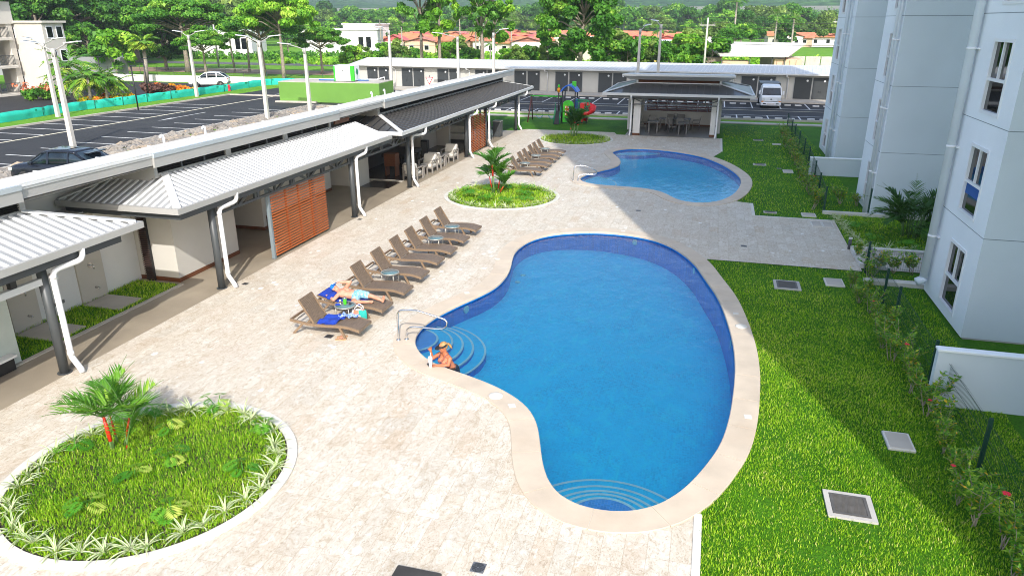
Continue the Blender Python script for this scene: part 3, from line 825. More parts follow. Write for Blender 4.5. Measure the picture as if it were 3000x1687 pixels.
MB().box(-16.29, -16.28, 22.53, 29.0, 0, .118).build('skirting', SKIRT, club)
# ceilings under the lean-to roofs keep the rooms dark
MB().box(-18.09, -14.42, 16.3, 50.8, 2.90, 2.94).build('ceiling', WALLB, club)
MB().box(-18.0, -14.42, -3, 12.2, 2.92, 2.96).build('ceiling', WALLB, club)
w = MB()
for x0, x1, y0, y1 in ((-16.1, -12.98, 15.2, 16.7), (-14.6, -12.98, 16.71, 28.4)): w.box(x0, x1, y0, y1, 2.60, 2.62)
w.box(-14.6, -12.7, 28.7, 52.1, 2.66, 2.68); w.box(-16.4, -12.98, 3, 13.5, 2.62, 2.64)
part(w, 'ceiling', WALLG, club)
fl = MB(); fl.sheet([(-18.0, 31.7), (-14.0, 31.7), (-14.0, 49.4), (-18.0, 49.4)], z=.004); fl.sheet([(-15.37, 30.0), (-13.95, 30.0), (-13.95, 31.45), (-15.37, 31.45)], z=.003)
part(fl, 'floor', mat('dark_floor_tile', (.045, .037, .030), .25, .2, 2), club)
MB().box(-15.8, -13.93, 31.46, 31.69, -.01, .03).build('threshold', CONCL, club)
# beige shower panels with chrome fittings, wall vent
for a, b in ((12.42, 13.2), (14.5, 15.38)):
    pn = MB().box(-15.949, -15.90, a, b, 0, 2.38).build('shower_panel', WALLB, club)
    s = MB(); y = (a + b) / 2
    K = 20
    for h0, h1, r in ((.002, .02, .075),):
        s.loft([[(-15.90 + h, y + r * math.cos(2 * PI * k / K), 1.0 + r * math.sin(2 * PI * k / K)) for k in range(K)] for h in (h0, h1)])
    s.tube([(-15.88, y, 1.0), (-15.80, y, 1.0), (-15.77, y, .97), (-15.77, y, .90)], .018, 8)
    s.tube([(-15.90, y + .05, .34), (-15.80, y + .05, .34), (-15.78, y + .05, .31)], .028, 10)
    s.tube([(-15.90, y, 2.05), (-15.70, y, 2.12), (-15.62, y, 2.08)], .012, 8); s.cyl(-15.62, y, 2.05, 2.08, .06, 16)
    s.build('shower_valve', CHROME, pn)
MB().box(-15.949, -15.93, 13.55, 13.98, .27, .36).build('vent_grille', CHROMED, club)
# brown slatted strip at the corner
l = MB(); l.box(-15.66, -15.42, 16.62, 16.715, .0, 2.55, 1)
for i in range(42): l.beam((-15.67, 16.60, .06 + i * .06), (-15.41, 16.60, .06 + i * .06), .05, .022, 0, (0, .5, .8))
l.build('louvre_strip', [mat('dark_brown_slat', (.05, .022, .014), .6), BLACK], club)
# columns, beams, trusses
CY = [11.12, 16.62, 24.95, 30.48, 38.75, 42.45, 49.65]
for y in CY + [3.5]:
    m = MB(); m.cyl(-13.12, y, 0, 2.48, .098, 20); m.cyl(-13.12, y, 0, .012, .15, 20)
    m.build('column', STEEL, club)
b = MB()
b.box(-12.99, -12.89, 15.14, 28.3, 2.40, 2.558); b.box(-16.5, -12.995, 15.14, 15.24, 2.40, 2.558)
b.box(-12.97, -12.87, -3, 13.1, 2.42, 2.588)
b.box(-12.85, -12.62, 28.75, 52.0, 2.48, 2.625)
part(b, 'eave_beam', STEEL, club)
MB().box(-13.18, -13.06, -3, 11.45, 2.06, 2.20).build('tie_beam', FASCW, club)
b = MB()
for y in (10.35, 8.2, 6): b.box(-13.17, -13.07, y, y + .14, 2.201, 2.46)
part(b, 'stub_post', BLACK, club)
def truss(y0, y1, n):
    m = MB(); X = -13.12
    m.beam((X, y0, 2.13), (X, y1, 2.13), .07, .07); m.beam((X, y0, 2.42), (X, y1, 2.42), .07, .07)
    for i in range(n):
        a = y0 + (y1 - y0) * i / n; c = y0 + (y1 - y0) * (i + 1) / n; q = (a + c) / 2
        m.box(X - .034, X + .034, a + .02, a + .12, 2.166, 2.384); m.box(X - .034, X + .034, c - .12, c - .02, 2.166, 2.384)
        m.beam((X, q - .62, 2.40), (X, q - .1, 2.15), .06, .075); m.beam((X, q + .62, 2.40), (X, q + .1, 2.15), .06, .075)
        m.box(X - .033, X + .033, q - .04, q + .04, 2.166, 2.384)
    m.build('truss', STEEL, club)
truss(16.75, 24.85, 4); truss(25.1, 30.3, 2); truss(30.6, 38.6, 4); truss(42.6, 49.5, 4)
# downpipes
for y, xg in ((11.2, -12.80), (16.72, -12.84), (25.05, -12.84), (30.58, -12.54), (38.3, -12.54), (42.0, -12.54), (49.75, -12.54)):
    xc = -12.93 if y not in (38.3, 42.0) else -12.75
    p = MB()
    p.tube([(xg, y + .72, 2.62), (xg, y + .70, 2.47), (xg - .01, y + .66, 2.40), (xg - .03, y + .58, 2.37), (xc, y + .17, 2.33), (xc, y + .06, 2.30), (xc, y, 2.22), (xc, y, .42), (xc + .01, y, .36), (xc + .17, y + .01, .1), (xc + .20, y + .01, .015)], .062, 12)
    for z in (2.2, .45): p.tube([(xc, y, z - .04), (xc, y, z + .04)], .07, 12)
    p.build('downpipe', PVC, club)
# slatted screens
def screen(y0, y1, X, n):
    t = MB(); z0, z1 = .10, 2.08
    for i in range(n):
        z = z0 + (z1 - z0) * i / (n - 1); t.box(X + .0, X + .045, y0 + RNG.uniform(-.008, .008), y1 + RNG.uniform(-.008, .008), z - .018, z + .018)
    o = t.build('slat_screen', SLAT, club)
    b = MB()
    for q in (.27, .5, .73): b.box(X - .05, X - .002, y0 + (y1 - y0) * q - .03, y0 + (y1 - y0) * q + .03, z0, z1)
    b.build('batten', SLAT, o)
    p = MB(); p.box(X - .09, X + .02, y0 - .105, y0 - .02, 0, 2.4); p.box(X - .10, X - .004, y1 - .75, y1 - .66, 0, 2.4); p.box(X - .12, X + .03, y0 - .12, y0 - .01, 0, .012)
    p.build('screen_post', STEELB, o)
screen(19.52, 22.92, -13.17, 23); screen(39.42, 42.3, -13.12, 22)
# roof vent pipes
for y in (20.95, 23.15, 37.3, 38.95):
    m = MB(); z = 3.16; x = -18.0
    m.tube([(x, y, z - .05), (x, y, z + .30), (x + .005, y - .02, z + .36), (x + .01, y - .08, z + .39), (x + .01, y - .15, z + .37), (x + .01, y - .17, z + .31)], .042, 10); m.cyl(x, y, z - .03, z + .03, .08, 14)
    m.build('vent_pipe', PVC, club)
# red brown panel behind the roofs, near glass corner and planter box
MB().box(-14.5, -14.42, 26.4, 27.6, 3.32, 3.48).build('louvre', SKIRT, club)
MB().box(-14.45, -14.43, 8.5, 11.25, .05, 2.05).build('glass_panel', mat('pale_glass', (.42, .47, .43), .08, .05), club)
b = MB(); b.box(-15.1, -14.25, 8.0, 10.95, .02, .3); b.build('bench_box', BLACK, club)
MB().box(-15.15, -14.2, 7.95, 11.0, .301, .35).build('bench_top', WALLW, club)
# wall sign marks, red box, bar counter
b = MB(); 
for y, z in ((30.2, 1.8), (30.45, 1.8), (30.7, 1.8)):
    b.tube([(-15.37, y - .05, z + .06), (-15.37, y + .04, z + .05), (-15.37, y + .05, z - .02), (-15.37, y - .02, z - .07)], .012, 6)
b.build('wall_mark', BLACK, club)
b = MB(); b.bbox(-15.78, -15.70, 38.60, 38.74, 1.75, 2.0, .01); b.build('fire_box', mat('fire_red', (.45, .02, .02), .4), club)
part(MB().box(-17.5, -16.7, 32.5, 38.0, .95, 1.02).box(-17.4, -16.8, 32.6, 37.9, 0, .949), 'bar_counter', mat('dark_counter', (.05, .04, .035), .3), club)

# furniture under the charcoal roof
CREAM = mat('cream_cushion', (.62, .59, .53), .85, .06, 5, bump=.2, bscale=30)
GWOOD = m_wood('grey_teak', (.17, .155, .14), (.28, .26, .235), (20, 20, 20), .6)
def armchair(label, x, y, rz):
    t = thing('lounge_chair', label, 'armchair', (x, y, 0), rz, 'cushioned armchairs on the clubhouse terrace')
    for sx in (-.36, .36):
        for sy in (-.34, .36):
            MB().bbox(sx - .035, sx + .035, sy - .035, sy + .035, 0, .60 if sy < 0 else .58, .006).build('leg', GWOOD, t, local=True)
        MB().bbox(sx - .05, sx + .05, -.40, .40, .60, .64, .01).build('armrest', GWOOD, t, local=True)
    MB().bbox(-.33, .33, -.36, .36, .22, .28, .01).build('seat_frame', GWOOD, t, local=True)
    c = MB(); c.bbox(-.31, .31, -.30, .35, .281, .43, .04); c.build('seat_cushion', CREAM, t, local=True)
    c = MB(); c.loft([[(-.31 + d, y0 + e, z), (.31 - d, y0 + e, z), (.31 - d, y1 - e, z), (-.31 + d, y1 - e, z)] for z, y0, y1, d, e in ((.435, -.30, -.14, .02, .02), (.47, -.31, -.14, 0, 0), (.82, -.43, -.27, 0, 0), (.86, -.43, -.28, .03, .03))]); c.build('back_cushion', CREAM, t, local=True)
    c = MB(); c.beam((-.30, -.35, .28), (-.30, -.47, .80), .05); c.beam((.30, -.35, .28), (.30, -.47, .80), .05); c.beam((-.30, -.47, .80), (.30, -.47, .80), .05); c.build('back_frame', GWOOD, t, local=True)
    return t
def ltable(label, x, y):
    t = thing('side_table', label, 'side table', (x, y, 0), 0, 'small tables on the clubhouse terrace')
    MB().bbox(-.30, .30, -.26, .26, .46, .50, .01).build('table_top', GWOOD, t, local=True)
    for sx in (-.25, .25):
        for sy in (-.21, .21): MB().bbox(sx - .03, sx + .03, sy - .03, sy + .03, 0, .459, .005).build('leg', GWOOD, t, local=True)
armchair('cream cushioned armchair beside the column, nearest of the terrace armchairs', -13.62, 32.15, 0)
armchair('cream cushioned armchair just beyond the first small terrace table', -13.62, 34.15, PI)
armchair('cream cushioned armchair with its back to the second terrace armchair', -13.62, 35.25, .1)
armchair('cream cushioned armchair next to the slatted screen, farthest on the terrace', -13.62, 37.35, PI)
ltable('small grey table between the two nearer terrace armchairs', -13.62, 33.15)
ltable('small grey table between the two farther terrace armchairs', -13.62, 36.3)
t = thing('loudspeaker', 'black floor loudspeaker standing by the clubhouse inner wall', 'loudspeaker', (-15.3, 38.0, 0))
MB().bbox(-.2, .2, -.16, .16, 0, .95, .02).build('cabinet', BLACK, t, local=True)
MB().box(-.16, .16, -.17, -.161, .1, .88).build('grille', CHROMED, t, local=True)
t = thing('lounge_sofa', 'pale sofa deep inside the clubhouse behind the grey partition', 'sofa', (-15.6, 44.3, 0))
MB().bbox(-.9, .9, -.42, .42, .1, .42, .05).build('seat', CREAM, t, local=True); MB().bbox(-.9, .9, .25, .45, .43, .85, .05).build('backrest', CREAM, t, local=True)
for x in (-.98, .98): MB().bbox(x - .08, x + .08, -.42, .45, .05, .6, .03).build('armrest', CREAM, t, local=True)
t = thing('bar_stool', 'dark high bar stool at the far end of the clubhouse terrace', 'bar stool', (-13.75, 45.3, 0))
MB().bbox(-.2, .2, -.2, .2, .74, .79, .02).build('seat', BLACK, t, local=True); MB().bbox(-.2, .2, -.22, -.18, .8, 1.15, .015).build('backrest', BLACK, t, local=True)
for sx in (-.17, .17):
    for sy in (-.17, .17): MB().tube([(sx, sy, .74), (sx * 1.25, sy * 1.25, 0)], .015, 6).build('leg', BLACK, t, local=True)
t = thing('service_counter', 'dark grey waist-high counter block at the far end of the terrace', 'counter', (-13.55, 46.6, 0))
MB().bbox(-.25, .25, -.3, .3, 0, .98, .01).build('body', STEEL, t, local=True); MB().bbox(-.28, .28, -.33, .33, .981, 1.03, .01).build('top', FASC, t, local=True)
t = thing('red_cabinet', 'dark red wooden cabinet in the dim clubhouse bar', 'cabinet', (-15.0, 32.8, 0))
MB().bbox(-.3, .3, -.25, .25, .5, 1.1, .01).build('body', SKIRT, t, local=True)
for sx in (-.26, .26): MB().box(sx - .03, sx + .03, -.2, .2, 0, .499).build('leg', SKIRT, t, local=True)
t = thing('pool_table', 'dark pool table in the middle of the dim clubhouse room', 'pool table', (-15.4, 35.0, 0))
MB().bbox(-.65, .65, -1.15, 1.15, .68, .86, .03).build('table_bed', BLACK, t, local=True)
for sx in (-.5, .5):
    for sy in (-.95, .95): MB().cyl(sx, sy, 0, .68, .07, 12, .09).build('leg', BLACK, t, local=True)
# ---------------------------------------------------------------- open barbecue shelter
gz = thing('barbecue_shelter', 'open barbecue shelter with charcoal hip roof beyond the farther pool', 'shelter', (-2.4, 52.2, 0))
GX0, GX1, GY0, GY1 = -6.9, 2.5, 48.75, 56.4
def gaz_roof():
    ze, zt = 2.78, 3.26; ix0, ix1, iy0, iy1 = -5.05, .5, 51.0, 54.4
    m = MB()
    m.slab([(GX0, GY0, ze), (GX1, GY0, ze), (ix1, iy0, zt), (ix0, iy0, zt)], .03)
    m.slab([(GX1, GY0, ze), (GX1, GY1, ze), (ix1, iy1, zt), (ix1, iy0, zt)], .03)
    m.slab([(GX0, GY1, ze), (GX0, GY0, ze), (ix0, iy0, zt), (ix0, iy1, zt)], .03)
    m.slab([(GX1, GY1, ze), (GX0, GY1, ze), (ix0, iy1, zt), (ix1, iy1, zt)], .03)
    sl = math.hypot(iy0 - GY0, zt - ze)
    def vm(u):
        L = GX1 - GX0; return (0, max(0, min(sl, u / (ix0 - GX0) * sl, (L - u) / (GX1 - ix1) * sl) - .03))
    rib_plane(m, (GX0, GY0, ze), (1, 0, 0), (0, iy0 - GY0, zt - ze), GX1 - GX0, vm, .48, .05, .035)
    o = m.build('roof_panel', ROOFD, gz)
    c = MB()
    for A, B in (((GX0, GY0, ze), (ix0, iy0, zt)), ((GX1, GY0, ze), (ix1, iy0, zt)), ((GX1, GY1, ze), (ix1, iy1, zt)), ((GX0, GY1, ze), (ix0, iy1, zt))):
        MB().beam(Vector(A) + Vector((0, 0, .035)), Vector(B) + Vector((0, 0, .035)), .22, .04).build('hip_cap', FASCW, o)
    MB().beam((ix0, iy0 - .02, zt + .03), (ix1, iy0 - .02, zt + .03), .16, .06).build('ridge_cap', FASCW, o)
    g = MB()
    g.box(GX0 - .1, GX1 + .1, GY0 - .11, GY0, ze - .14, ze + .02); g.box(GX1 + .001, GX1 + .1, GY0 + .001, GY1, ze - .14, ze + .02); g.box(GX0 - .1, GX0 - .001, GY0 + .001, GY1, ze - .14, ze + .02)
    g.build('gutter', FASCW, o)
    b = MB(); b.box(GX0 + .2, GX1 - .2, GY0 + .05, GY0 + .13, ze - .27, ze - .141); b.build('eave_beam', STEEL, gz)
    l = MB(); l.box(ix0 + .1, ix1 - .1, iy0 + .1, iy1 - .1, 3.1, 3.55, 1)
    for q in range(4): l.beam((ix0 + .15, iy0 + .05, 3.33 + q * .05), (ix1 - .15, iy0 + .05, 3.33 + q * .05), .05, .014, 0, (0, -.5, .85))
    l.build('louvre', [SKIRT, BLACK], gz)
    p = MB()
    for x in (ix0, ix1 - .12): p.box(x, x + .12, iy0 - .04, iy0 + .12, zt, 3.55)
    p.build('clerestory_post', FASCW, gz)
    t = MB(); x0, x1, y0, y1 = -5.95, 1.35, 50.3, 55.0
    t.loft([[(x0 + .55, y0 + .5, 3.50), (x1 - .45, y0 + .5, 3.50), (x1 - .45, y1, 3.50), (x0 + .55, y1, 3.50)], [(x0, y0, 3.76), (x1, y0, 3.76), (x1, y1, 3.6), (x0, y1, 3.6)], [(x0, y0, 3.88), (x1, y0, 3.88), (x1, y1, 3.66), (x0, y1, 3.66)]])
    t.build('upper_roof', FASCW, gz)
gaz_roof()
MB().box(-4.98, -4.52, 49.5, 49.9, 0, 2.35).build('wall', WALLW, gz)
MB().box(.02, .34, 49.95, 50.35, 0, 2.35).build('wall', WALLW, gz)
MB().box(-5.62, -5.45, 52.0, 55.2, 0, 2.35).build('wall', WALLW, gz)
MB().box(.52, .68, 51.6, 55.2, 0, 2.35).build('wall', WALLW, gz)
MB().box(-5.449, .519, 54.9, 55.1, 0, 1.02).build('wall', WALLW, gz)
MB().box(-5.449, -4.75, 54.6, 54.899, 0, 2.3).build('wall', WALLW, gz)
MB().box(-5.0, -4.50, 49.48, 49.499, 0, .14).build('skirting', SKIRT, gz)
MB().box(0, .36, 49.93, 49.949, 0, .14).build('skirting', SKIRT, gz)
MB().box(-4.7, .5, 54.88, 54.899, 0, .13).build('skirting', SKIRT, gz)
sc = MB()
for i in range(7):
    a = -4.55 + i * .72
    for z0, z1 in ((1.03, 1.64), (1.76, 2.30)):
        sc.box(a, a + .05, 54.95, 55.02, z0, z1); sc.box(a + .64, a + .69, 54.95, 55.02, z0, z1); sc.box(a + .051, a + .639, 54.95, 55.02, z0, z0 + .06); sc.box(a + .051, a + .639, 54.95, 55.02, z1 - .06, z1)
        for q in range(7): sc.beam((a + .05 + q * .085, 54.985, z0 + .06), (a + .05 + min(.59, q * .085 + .18), 54.985, z1 - .06), .03, .03)
        for q in range(5): 
            z = z0 + .08 + q * (z1 - z0 - .16) / 4; sc.box(a + .052, a + .638, 54.99, 55.0, z - .03, z + .02)
sc.build('lattice_panel', m_wood('dark_red_timber', (.09, .022, .016), (.15, .042, .028)), gz)
tr = MB(); Y = 49.25
tr.beam((-5.2, Y, 2.05), (.5, Y, 2.05), .07); tr.beam((-5.2, Y, 2.44), (.5, Y, 2.44), .07)
for i in range(3):
    a = -5.0 + i * 1.85; tr.beam((a, Y, 2.42), (a + .85, Y, 2.08), .06); tr.beam((a + 1.75, Y, 2.42), (a + .95, Y, 2.08), .06); tr.box(a + .86, a + .94, Y - .03, Y + .03, 2.09, 2.4)
tr.build('truss', STEEL, gz)
for x in (-5.1, .42):
    p = MB(); p.tube([(x, 48.68, 2.66), (x, 48.75, 2.48), (x, 49.15, 2.3), (x, 49.2, 2.2), (x, 49.2, .35), (x - .03, 49.1, .1), (x - .04, 49.02, .015)], .06, 10); p.build('downpipe', PVC, gz)
MB().sheet([(-5.45, 49.42), (.52, 49.42), (.52, 54.9), (-5.45, 54.9)], z=.006).build('floor', mat('grey_floor_tile', (.15, .145, .14), .3, .12, 1.2), gz)
MB().box(-5.4, .5, 49.3, 55.1, 2.50, 2.53).build('ceiling', WALLG, gz)
MB().bbox(-5.35, -4.8, 51.2, 53.2, 0, .95, .02).build('grill_counter', STEEL, gz)
# dining set
DCH = mat('grey_sling', (.22, .21, .195), .7, .1, 6); DFR = mat('grey_aluminium', (.17, .165, .16), .45, .06, 4, .3)
def dchair(label, x, y, rz):
    t = thing('dining_chair', label, 'chair', (x, y, .006), rz, 'dining chairs in the barbecue shelter')
    MB().bbox(-.23, .23, -.22, .23, .43, .46, .01).build('seat', DCH, t, local=True)
    MB().loft([[(-.23, -.23, .48), (.23, -.23, .48), (.23, -.20, .48), (-.23, -.20, .48)], [(-.23, -.33, .92), (.23, -.33, .92), (.23, -.30, .92), (-.23, -.30, .92)]]).build('backrest', DCH, t, local=True)
    for sx in (-.25, .25):
        m = MB(); m.tube([(sx, .22, 0), (sx, .22, .64), (sx, .19, .66), (sx, -.22, .66), (sx, -.28, .68)], .016, 8); m.build('leg', DFR, t, local=True)
        m = MB(); m.tube([(sx, -.32, 0), (sx, -.22, .45), (sx, -.33, .95)], .016, 8); m.build('leg', DFR, t, local=True)
    return t
def dtable(label, x, y, w, d):
    t = thing('dining_table', label, 'table', (x, y, .006), 0)
    MB().bbox(-w / 2, w / 2, -d / 2, d / 2, .70, .74, .01).build('table_top', DFR, t, local=True)
    for sx in (-w / 2 + .1, w / 2 - .1):
        for sy in (-d / 2 + .08, d / 2 - .08): MB().bbox(sx - .03, sx + .03, sy - .03, sy + .03, 0, .699, .004).build('leg', DFR, t, local=True)
dtable('long grey dining table in the middle of the barbecue shelter', -2.4, 53.0, 2.2, .9)
dtable('small square grey table at the left front of the barbecue shelter', -3.75, 51.2, .75, .75)
dtable('small square grey table at the right front of the barbecue shelter', -1.75, 51.0, .7, .7)
for x, y, rz, l in ((-2.75, 53.75, PI, 'grey chair behind the long table, left one'), (-2.05, 53.75, PI, 'grey chair behind the long table, right one'), (-2.75, 52.25, 0, 'grey chair in front of the long table, left one'), (-2.0, 52.2, 0, 'grey chair in front of the long table, right one'),
                    (-3.85, 53.0, -PI / 2, 'grey armchair at the left end of the long table'), (-.95, 53.0, PI / 2, 'grey armchair at the right end of the long table'), (-4.45, 51.2, -PI / 2, 'grey chair left of the small square table'), (-3.9, 52.0, PI + .1, 'grey chair behind the left small table'), (-2.45, 50.9, -PI / 2 + .2, 'grey chair left of the right small table')):
    dchair(l + ' in the barbecue shelter', x, y, rz)

# ---------------------------------------------------------------- row of storage rooms across the car park
SA = -.085
def sline(k): return 76.9 / (1 - SA * k)          # Y where the sight line X = kY meets the front wall
so = thing('storage_block', 'long low storage block with pairs of grey doors across the car park', 'storage building', (0, 76.9, 0), math.atan(SA))
def sl(X75): 
    k = X75 / 75; Y = sline(k); return k * Y / math.cos(math.atan(SA))
XL, XR = sl(-38.0), 22.0
w = MB(); w.box(XL, XR, 0, 4.6, 0, 2.42); w.build('wall', mat('storage_wall', (.44, .425, .385), .8, .05, .6), so, local=True)
r = MB(); r.slab([(XL - .5, -.55, 2.46), (XR, -.55, 2.46), (XR, 5.0, 2.98), (XL - 1.2, 5.0, 2.98)], .05, 1)
rib_plane(r, (XL - .5, -.55, 2.46), (1, 0, 0), (0, 5.55, .52), XR - XL + .5, lambda u: (0, 5.5), .4, .06, .02)
r.build('roof_panel', [ROOFW, FASCW], so, local=True)
g = MB(); g.box(XL - .5, XR, -.68, -.551, 2.34, 2.47); g.build('gutter', FASCW, so, local=True)
DOORG = mat('storage_door_grey', (.034, .038, .040), .5, .06, 1.5); DISC = mat('white_disc', (.78, .78, .78), .5, .03)
pairs = [(-36.54, -35.35, -35.16, -34.04), (-32.5, -31.28, -31.16, -29.95), (-28.42, -27.2, -27.08, -25.9), (-24.2, -22.98, -22.85, -21.65), (-19.95, -18.71, -18.54, -17.29), (-15.63, -14.34, -14.18, -12.88), (-11.21, -9.88, -9.74, -8.42), (-6.75, -5.4, -5.26, -3.9), (-2.2, -.8, -.66, .74), (2.55, 4.0, 4.14, 5.62), (7.36, 8.86, 8.99, 10.34), (12.2, 13.7, 13.85, 15.3)]
for a, b, c, d in pairs:
    f = MB(); A, B, C, D = map(sl, (a, b, c, d)); f.box(A - .07, D + .07, -.03, -.001, 0, 2.20)
    fo = f.build('door_frame', FASC, so, local=True)
    for p, q in ((A, B), (C, D)):
        dr = MB().box(p, q, -.06, -.031, .04, 2.13); mdl = (p + q) / 2; dr.box(mdl - .008, mdl + .008, -.066, -.061, .05, 2.12)
        do = dr.build('door', DOORG, fo, local=True)
        e = MB(); x = q - (q - p) * .25; K = 14
        e.loft([[(x + .1 * math.cos(2 * PI * k_ / K), y, 1.84 + .1 * math.sin(2 * PI * k_ / K)) for k_ in range(K)] for y in (-.064, -.075)])
        e.build('door_number_disc', DISC, fo, local=True)
        h = MB(); 
        for s in (-.09, .09): h.tube([(mdl + s, -.06, .75), (mdl + s, -.1, .77), (mdl + s, -.1, .93), (mdl + s, -.06, .95)], .012, 6)
        h.build('handle', BLACK, fo, local=True)
for a in (-33.4, -25.0, -16.6, -7.5, 1.6, 6.6, 11.2):
    x = sl(a); p = MB(); p.tube([(x, -.62, 2.36), (x, -.6, 2.2), (x + .15, -.2, 2.1), (x + .18, -.08, 2.0), (x + .18, -.08, .02)], .06, 8); p.build('downpipe', PVC, so, local=True)
ap = MB(); ap.box(XL - .4, XR, -3.1, -.001, 0, .14); ap.build('apron', CONCL, so, local=True)

# ---------------------------------------------------------------- roads and car parks
st(MB().sheet([(-48.3, 8), (-35.1, 8), (-35.1, 60.0), (24, 60.0), (24, 74.6), (-48.3, 79)], z=-.02).build('car_park', ASPH))
L = MB()
for i in range(15):
    y = 25.1 + i * 2.36; L.box(-48.2, -43.35, y - .05, y + .05, -.016, -.012)
    y = 25.5 + i * 2.36
    if y < 58: L.box(-38.95, -35.15, y - .05, y + .05, -.016, -.012)
L.box(-41.1, -41.0, 49.0, 53.2, -.016, -.012); L.add([(-41.25, 49.2, -.013), (-40.85, 49.2, -.013), (-41.0, 47.4, -.013)], [(0, 2, 1)])
def sdo(X): return 73.75 + SA * X
for i in range(-20, 7):
    x = 3.5 + i * 2.38; L.box(x - .05, x + .05, 68.5, sdo(x) - .05, -.016, -.012); 
    if x > -24: L.box(x - .05 + .9, x + .05 + .9, 60.3, 63.05, -.016, -.012)
L.box(-42, 22, 68.35, 68.47, -.016, -.012); L.box(-24, 22, 63.06, 63.16, -.016, -.012)
st(L.build('road_marking', PAINTW))
L = MB(); L.box(-43.2, -43.0, 18, 66.5, -.016, -.011); L.box(-42, 22, 66.6, 66.72, -.016, -.011); st(L.build('road_marking', PAINTY))
K = MB()
K.box(-48.55, -48.3, 8, 67, -.05, .10); K.box(-48.3, -40.5, 66.75, 67.0, -.05, .10); K.box(-35.1, -34.8, 8, 60, -.05, .12); K.box(-34.8, 22, 59.75, 60.0, -.05, .10); K.box(-24.5, 22, 57.3, 58.15, -.05, .03)
st(K.build('kerb', CONCL))
W = MB()
for i in range(-20, 8):
    x = 4.7 + i * 2.38; a = 72.2 + SA * x
    for d in (-.45, .45): W.bbox(x + d - .28, x + d + .28, a - .5, a - .36, -.02, .085, .02)
    if x > -23:
        for d in (-.45, .45): W.bbox(x + .9 + d - .28, x + .9 + d + .28, 61.0, 61.14, -.02, .085, .02)
st(W.build('wheel_stop', mat('white_wheel_stop', (.66, .66, .64), .7)))
st(MB().sheet([(-56, 8), (-48.5, 8), (-48.5, 67), (-30, 67), (-30, 80), (-56, 80)], [], z=-.03).build('verge', FIELD))
st(MB().sheet([(-78, 40), (-52.5, 40), (-52.5, 79), (-78, 79)], z=-.036).build('neighbour_yard', ASPH))

# river stones in the bed behind the clubhouse
st(MB().add([(-34.8, 10, .02), (-30.4, 10, -.35), (-30.4, 60, -.35), (-34.8, 60, .02)], [(0, 1, 2, 3)]).build('stone_bed', SOIL))
def stones(n, x0, x1, y0, y1, seed):
    r = np.random.default_rng(seed)
    bm = bmesh.new(); bmesh.ops.create_icosphere(bm, subdivisions=1, radius=1.0)
    V0 = np.array([v.co[:] for v in bm.verts]); F0 = np.array([[v.index for v in f.verts] for f in bm.faces]); bm.free()
    m = len(V0); P = np.c_[r.uniform(x0, x1, n), r.uniform(y0, y1, n)]
    V = np.empty((n, m, 3)); 
    for i in range(n):
        s = r.uniform(.13, .34) * np.array([r.uniform(.8, 1.5), r.uniform(.7, 1.2), r.uniform(.45, .8)]); a = r.uniform(0, PI); c, q = math.cos(a), math.sin(a)
        v = V0 * (1 + r.normal(0, .10, (m, 1))) * s; v = np.c_[v[:, 0] * c - v[:, 1] * q, v[:, 0] * q + v[:, 1] * c, v[:, 2]]
        V[i] = v + [P[i, 0], P[i, 1], .06 - (P[i, 0] + 34.8) * .085]
    F = (F0[None] + (np.arange(n) * m)[:, None, None]).reshape(-1, 3)
    return fast_mesh('river_stones', V.reshape(-1, 3), F, ROCK)
tag(stones(2600, -34.7, -30.8, 22, 59.5, 4), 'bed of grey and tan river stones along the car park', 'stones', kind='stuff')

# lime green tank room with filter unit on top
gt = thing('tank_room', 'low lime green tank room at the end of the car park', 'tank room', (-34.7, 64.4, 0), rad(4))
MB().bbox(-5.0, 5.0, -1.9, 1.9, 0, 1.80, .02).build('wall', GREENP, gt, local=True)
MB().box(-4.98, 4.98, -1.88, 1.88, 1.801, 1.86).build('roof_slab', CONCL, gt, local=True)
MB().box(-5.3, -1.2, -2.3, -1.91, -.02, .12).build('kerb', CONCL, gt, local=True)
p = MB(); 
p.tube([(-1.6, -.3, 1.93), (.6, -.1, 1.93)], .06, 8); p.tube([(1.9, -.2, 1.93), (3.2, .2, 1.93)], .06, 8)
p.build('pipe', mat('blue_pipe', (.05, .16, .48), .5), gt, local=True)
p = MB(); p.tube([(-3.2, .9, 1.93), (3.6, 1.2, 1.93), (4.4, 1.2, 2.15), (4.4, 1.2, 1.87)], .05, 8); p.build('pipe', PVC, gt, local=True)
un = thing('filter_unit', 'white equipment cabinet with bright green corner stripes on the green tank room', 'equipment cabinet', (-33.4, 64.2, 1.86), rad(6))
MB().bbox(-1.0, .95, -.75, .75, .06, 1.45, .03).build('cabinet', WHITEF, un, local=True)
MB().box(-1.05, 1.0, -.8, .8, 0, .059).build('base', BLACK, un, local=True)
LG = mat('bright_green_stripe', (.03, .50, .02), .5)
s = MB(); s.box(.60, .957, -.758, -.751, .08, 1.42); s.box(-1.007, -.86, -.758, -.751, .08, 1.42); s.box(.951, .958, -.75, -.55, .08, 1.42); s.build('stripe', LG, un, local=True)
s = MB(); s.beam((.956, -.02, .2), (.956, .1, .7), .01, .1); K_ = 12
s.loft([[(x, .1 + .26 * math.cos(2 * PI * k_ / K_), .85 + .3 * math.sin(2 * PI * k_ / K_)) for k_ in range(K_)] for x in (.952, .966)]); s.build('tree_emblem', mat('dark_green_print', (.01, .17, .09), .6), un, local=True)
s = MB(); s.box(-.55, -.2, -.757, -.751, .98, 1.04); s.loft([[(-.1 + .07 * math.cos(2 * PI * k_ / K_), y, 1.0 + .09 * math.sin(2 * PI * k_ / K_)) for k_ in range(K_)] for y in (-.751, -.758)]); s.box(.2, .45, -.757, -.751, 1.12, 1.17); s.build('logo', CHROMED, un, local=True)

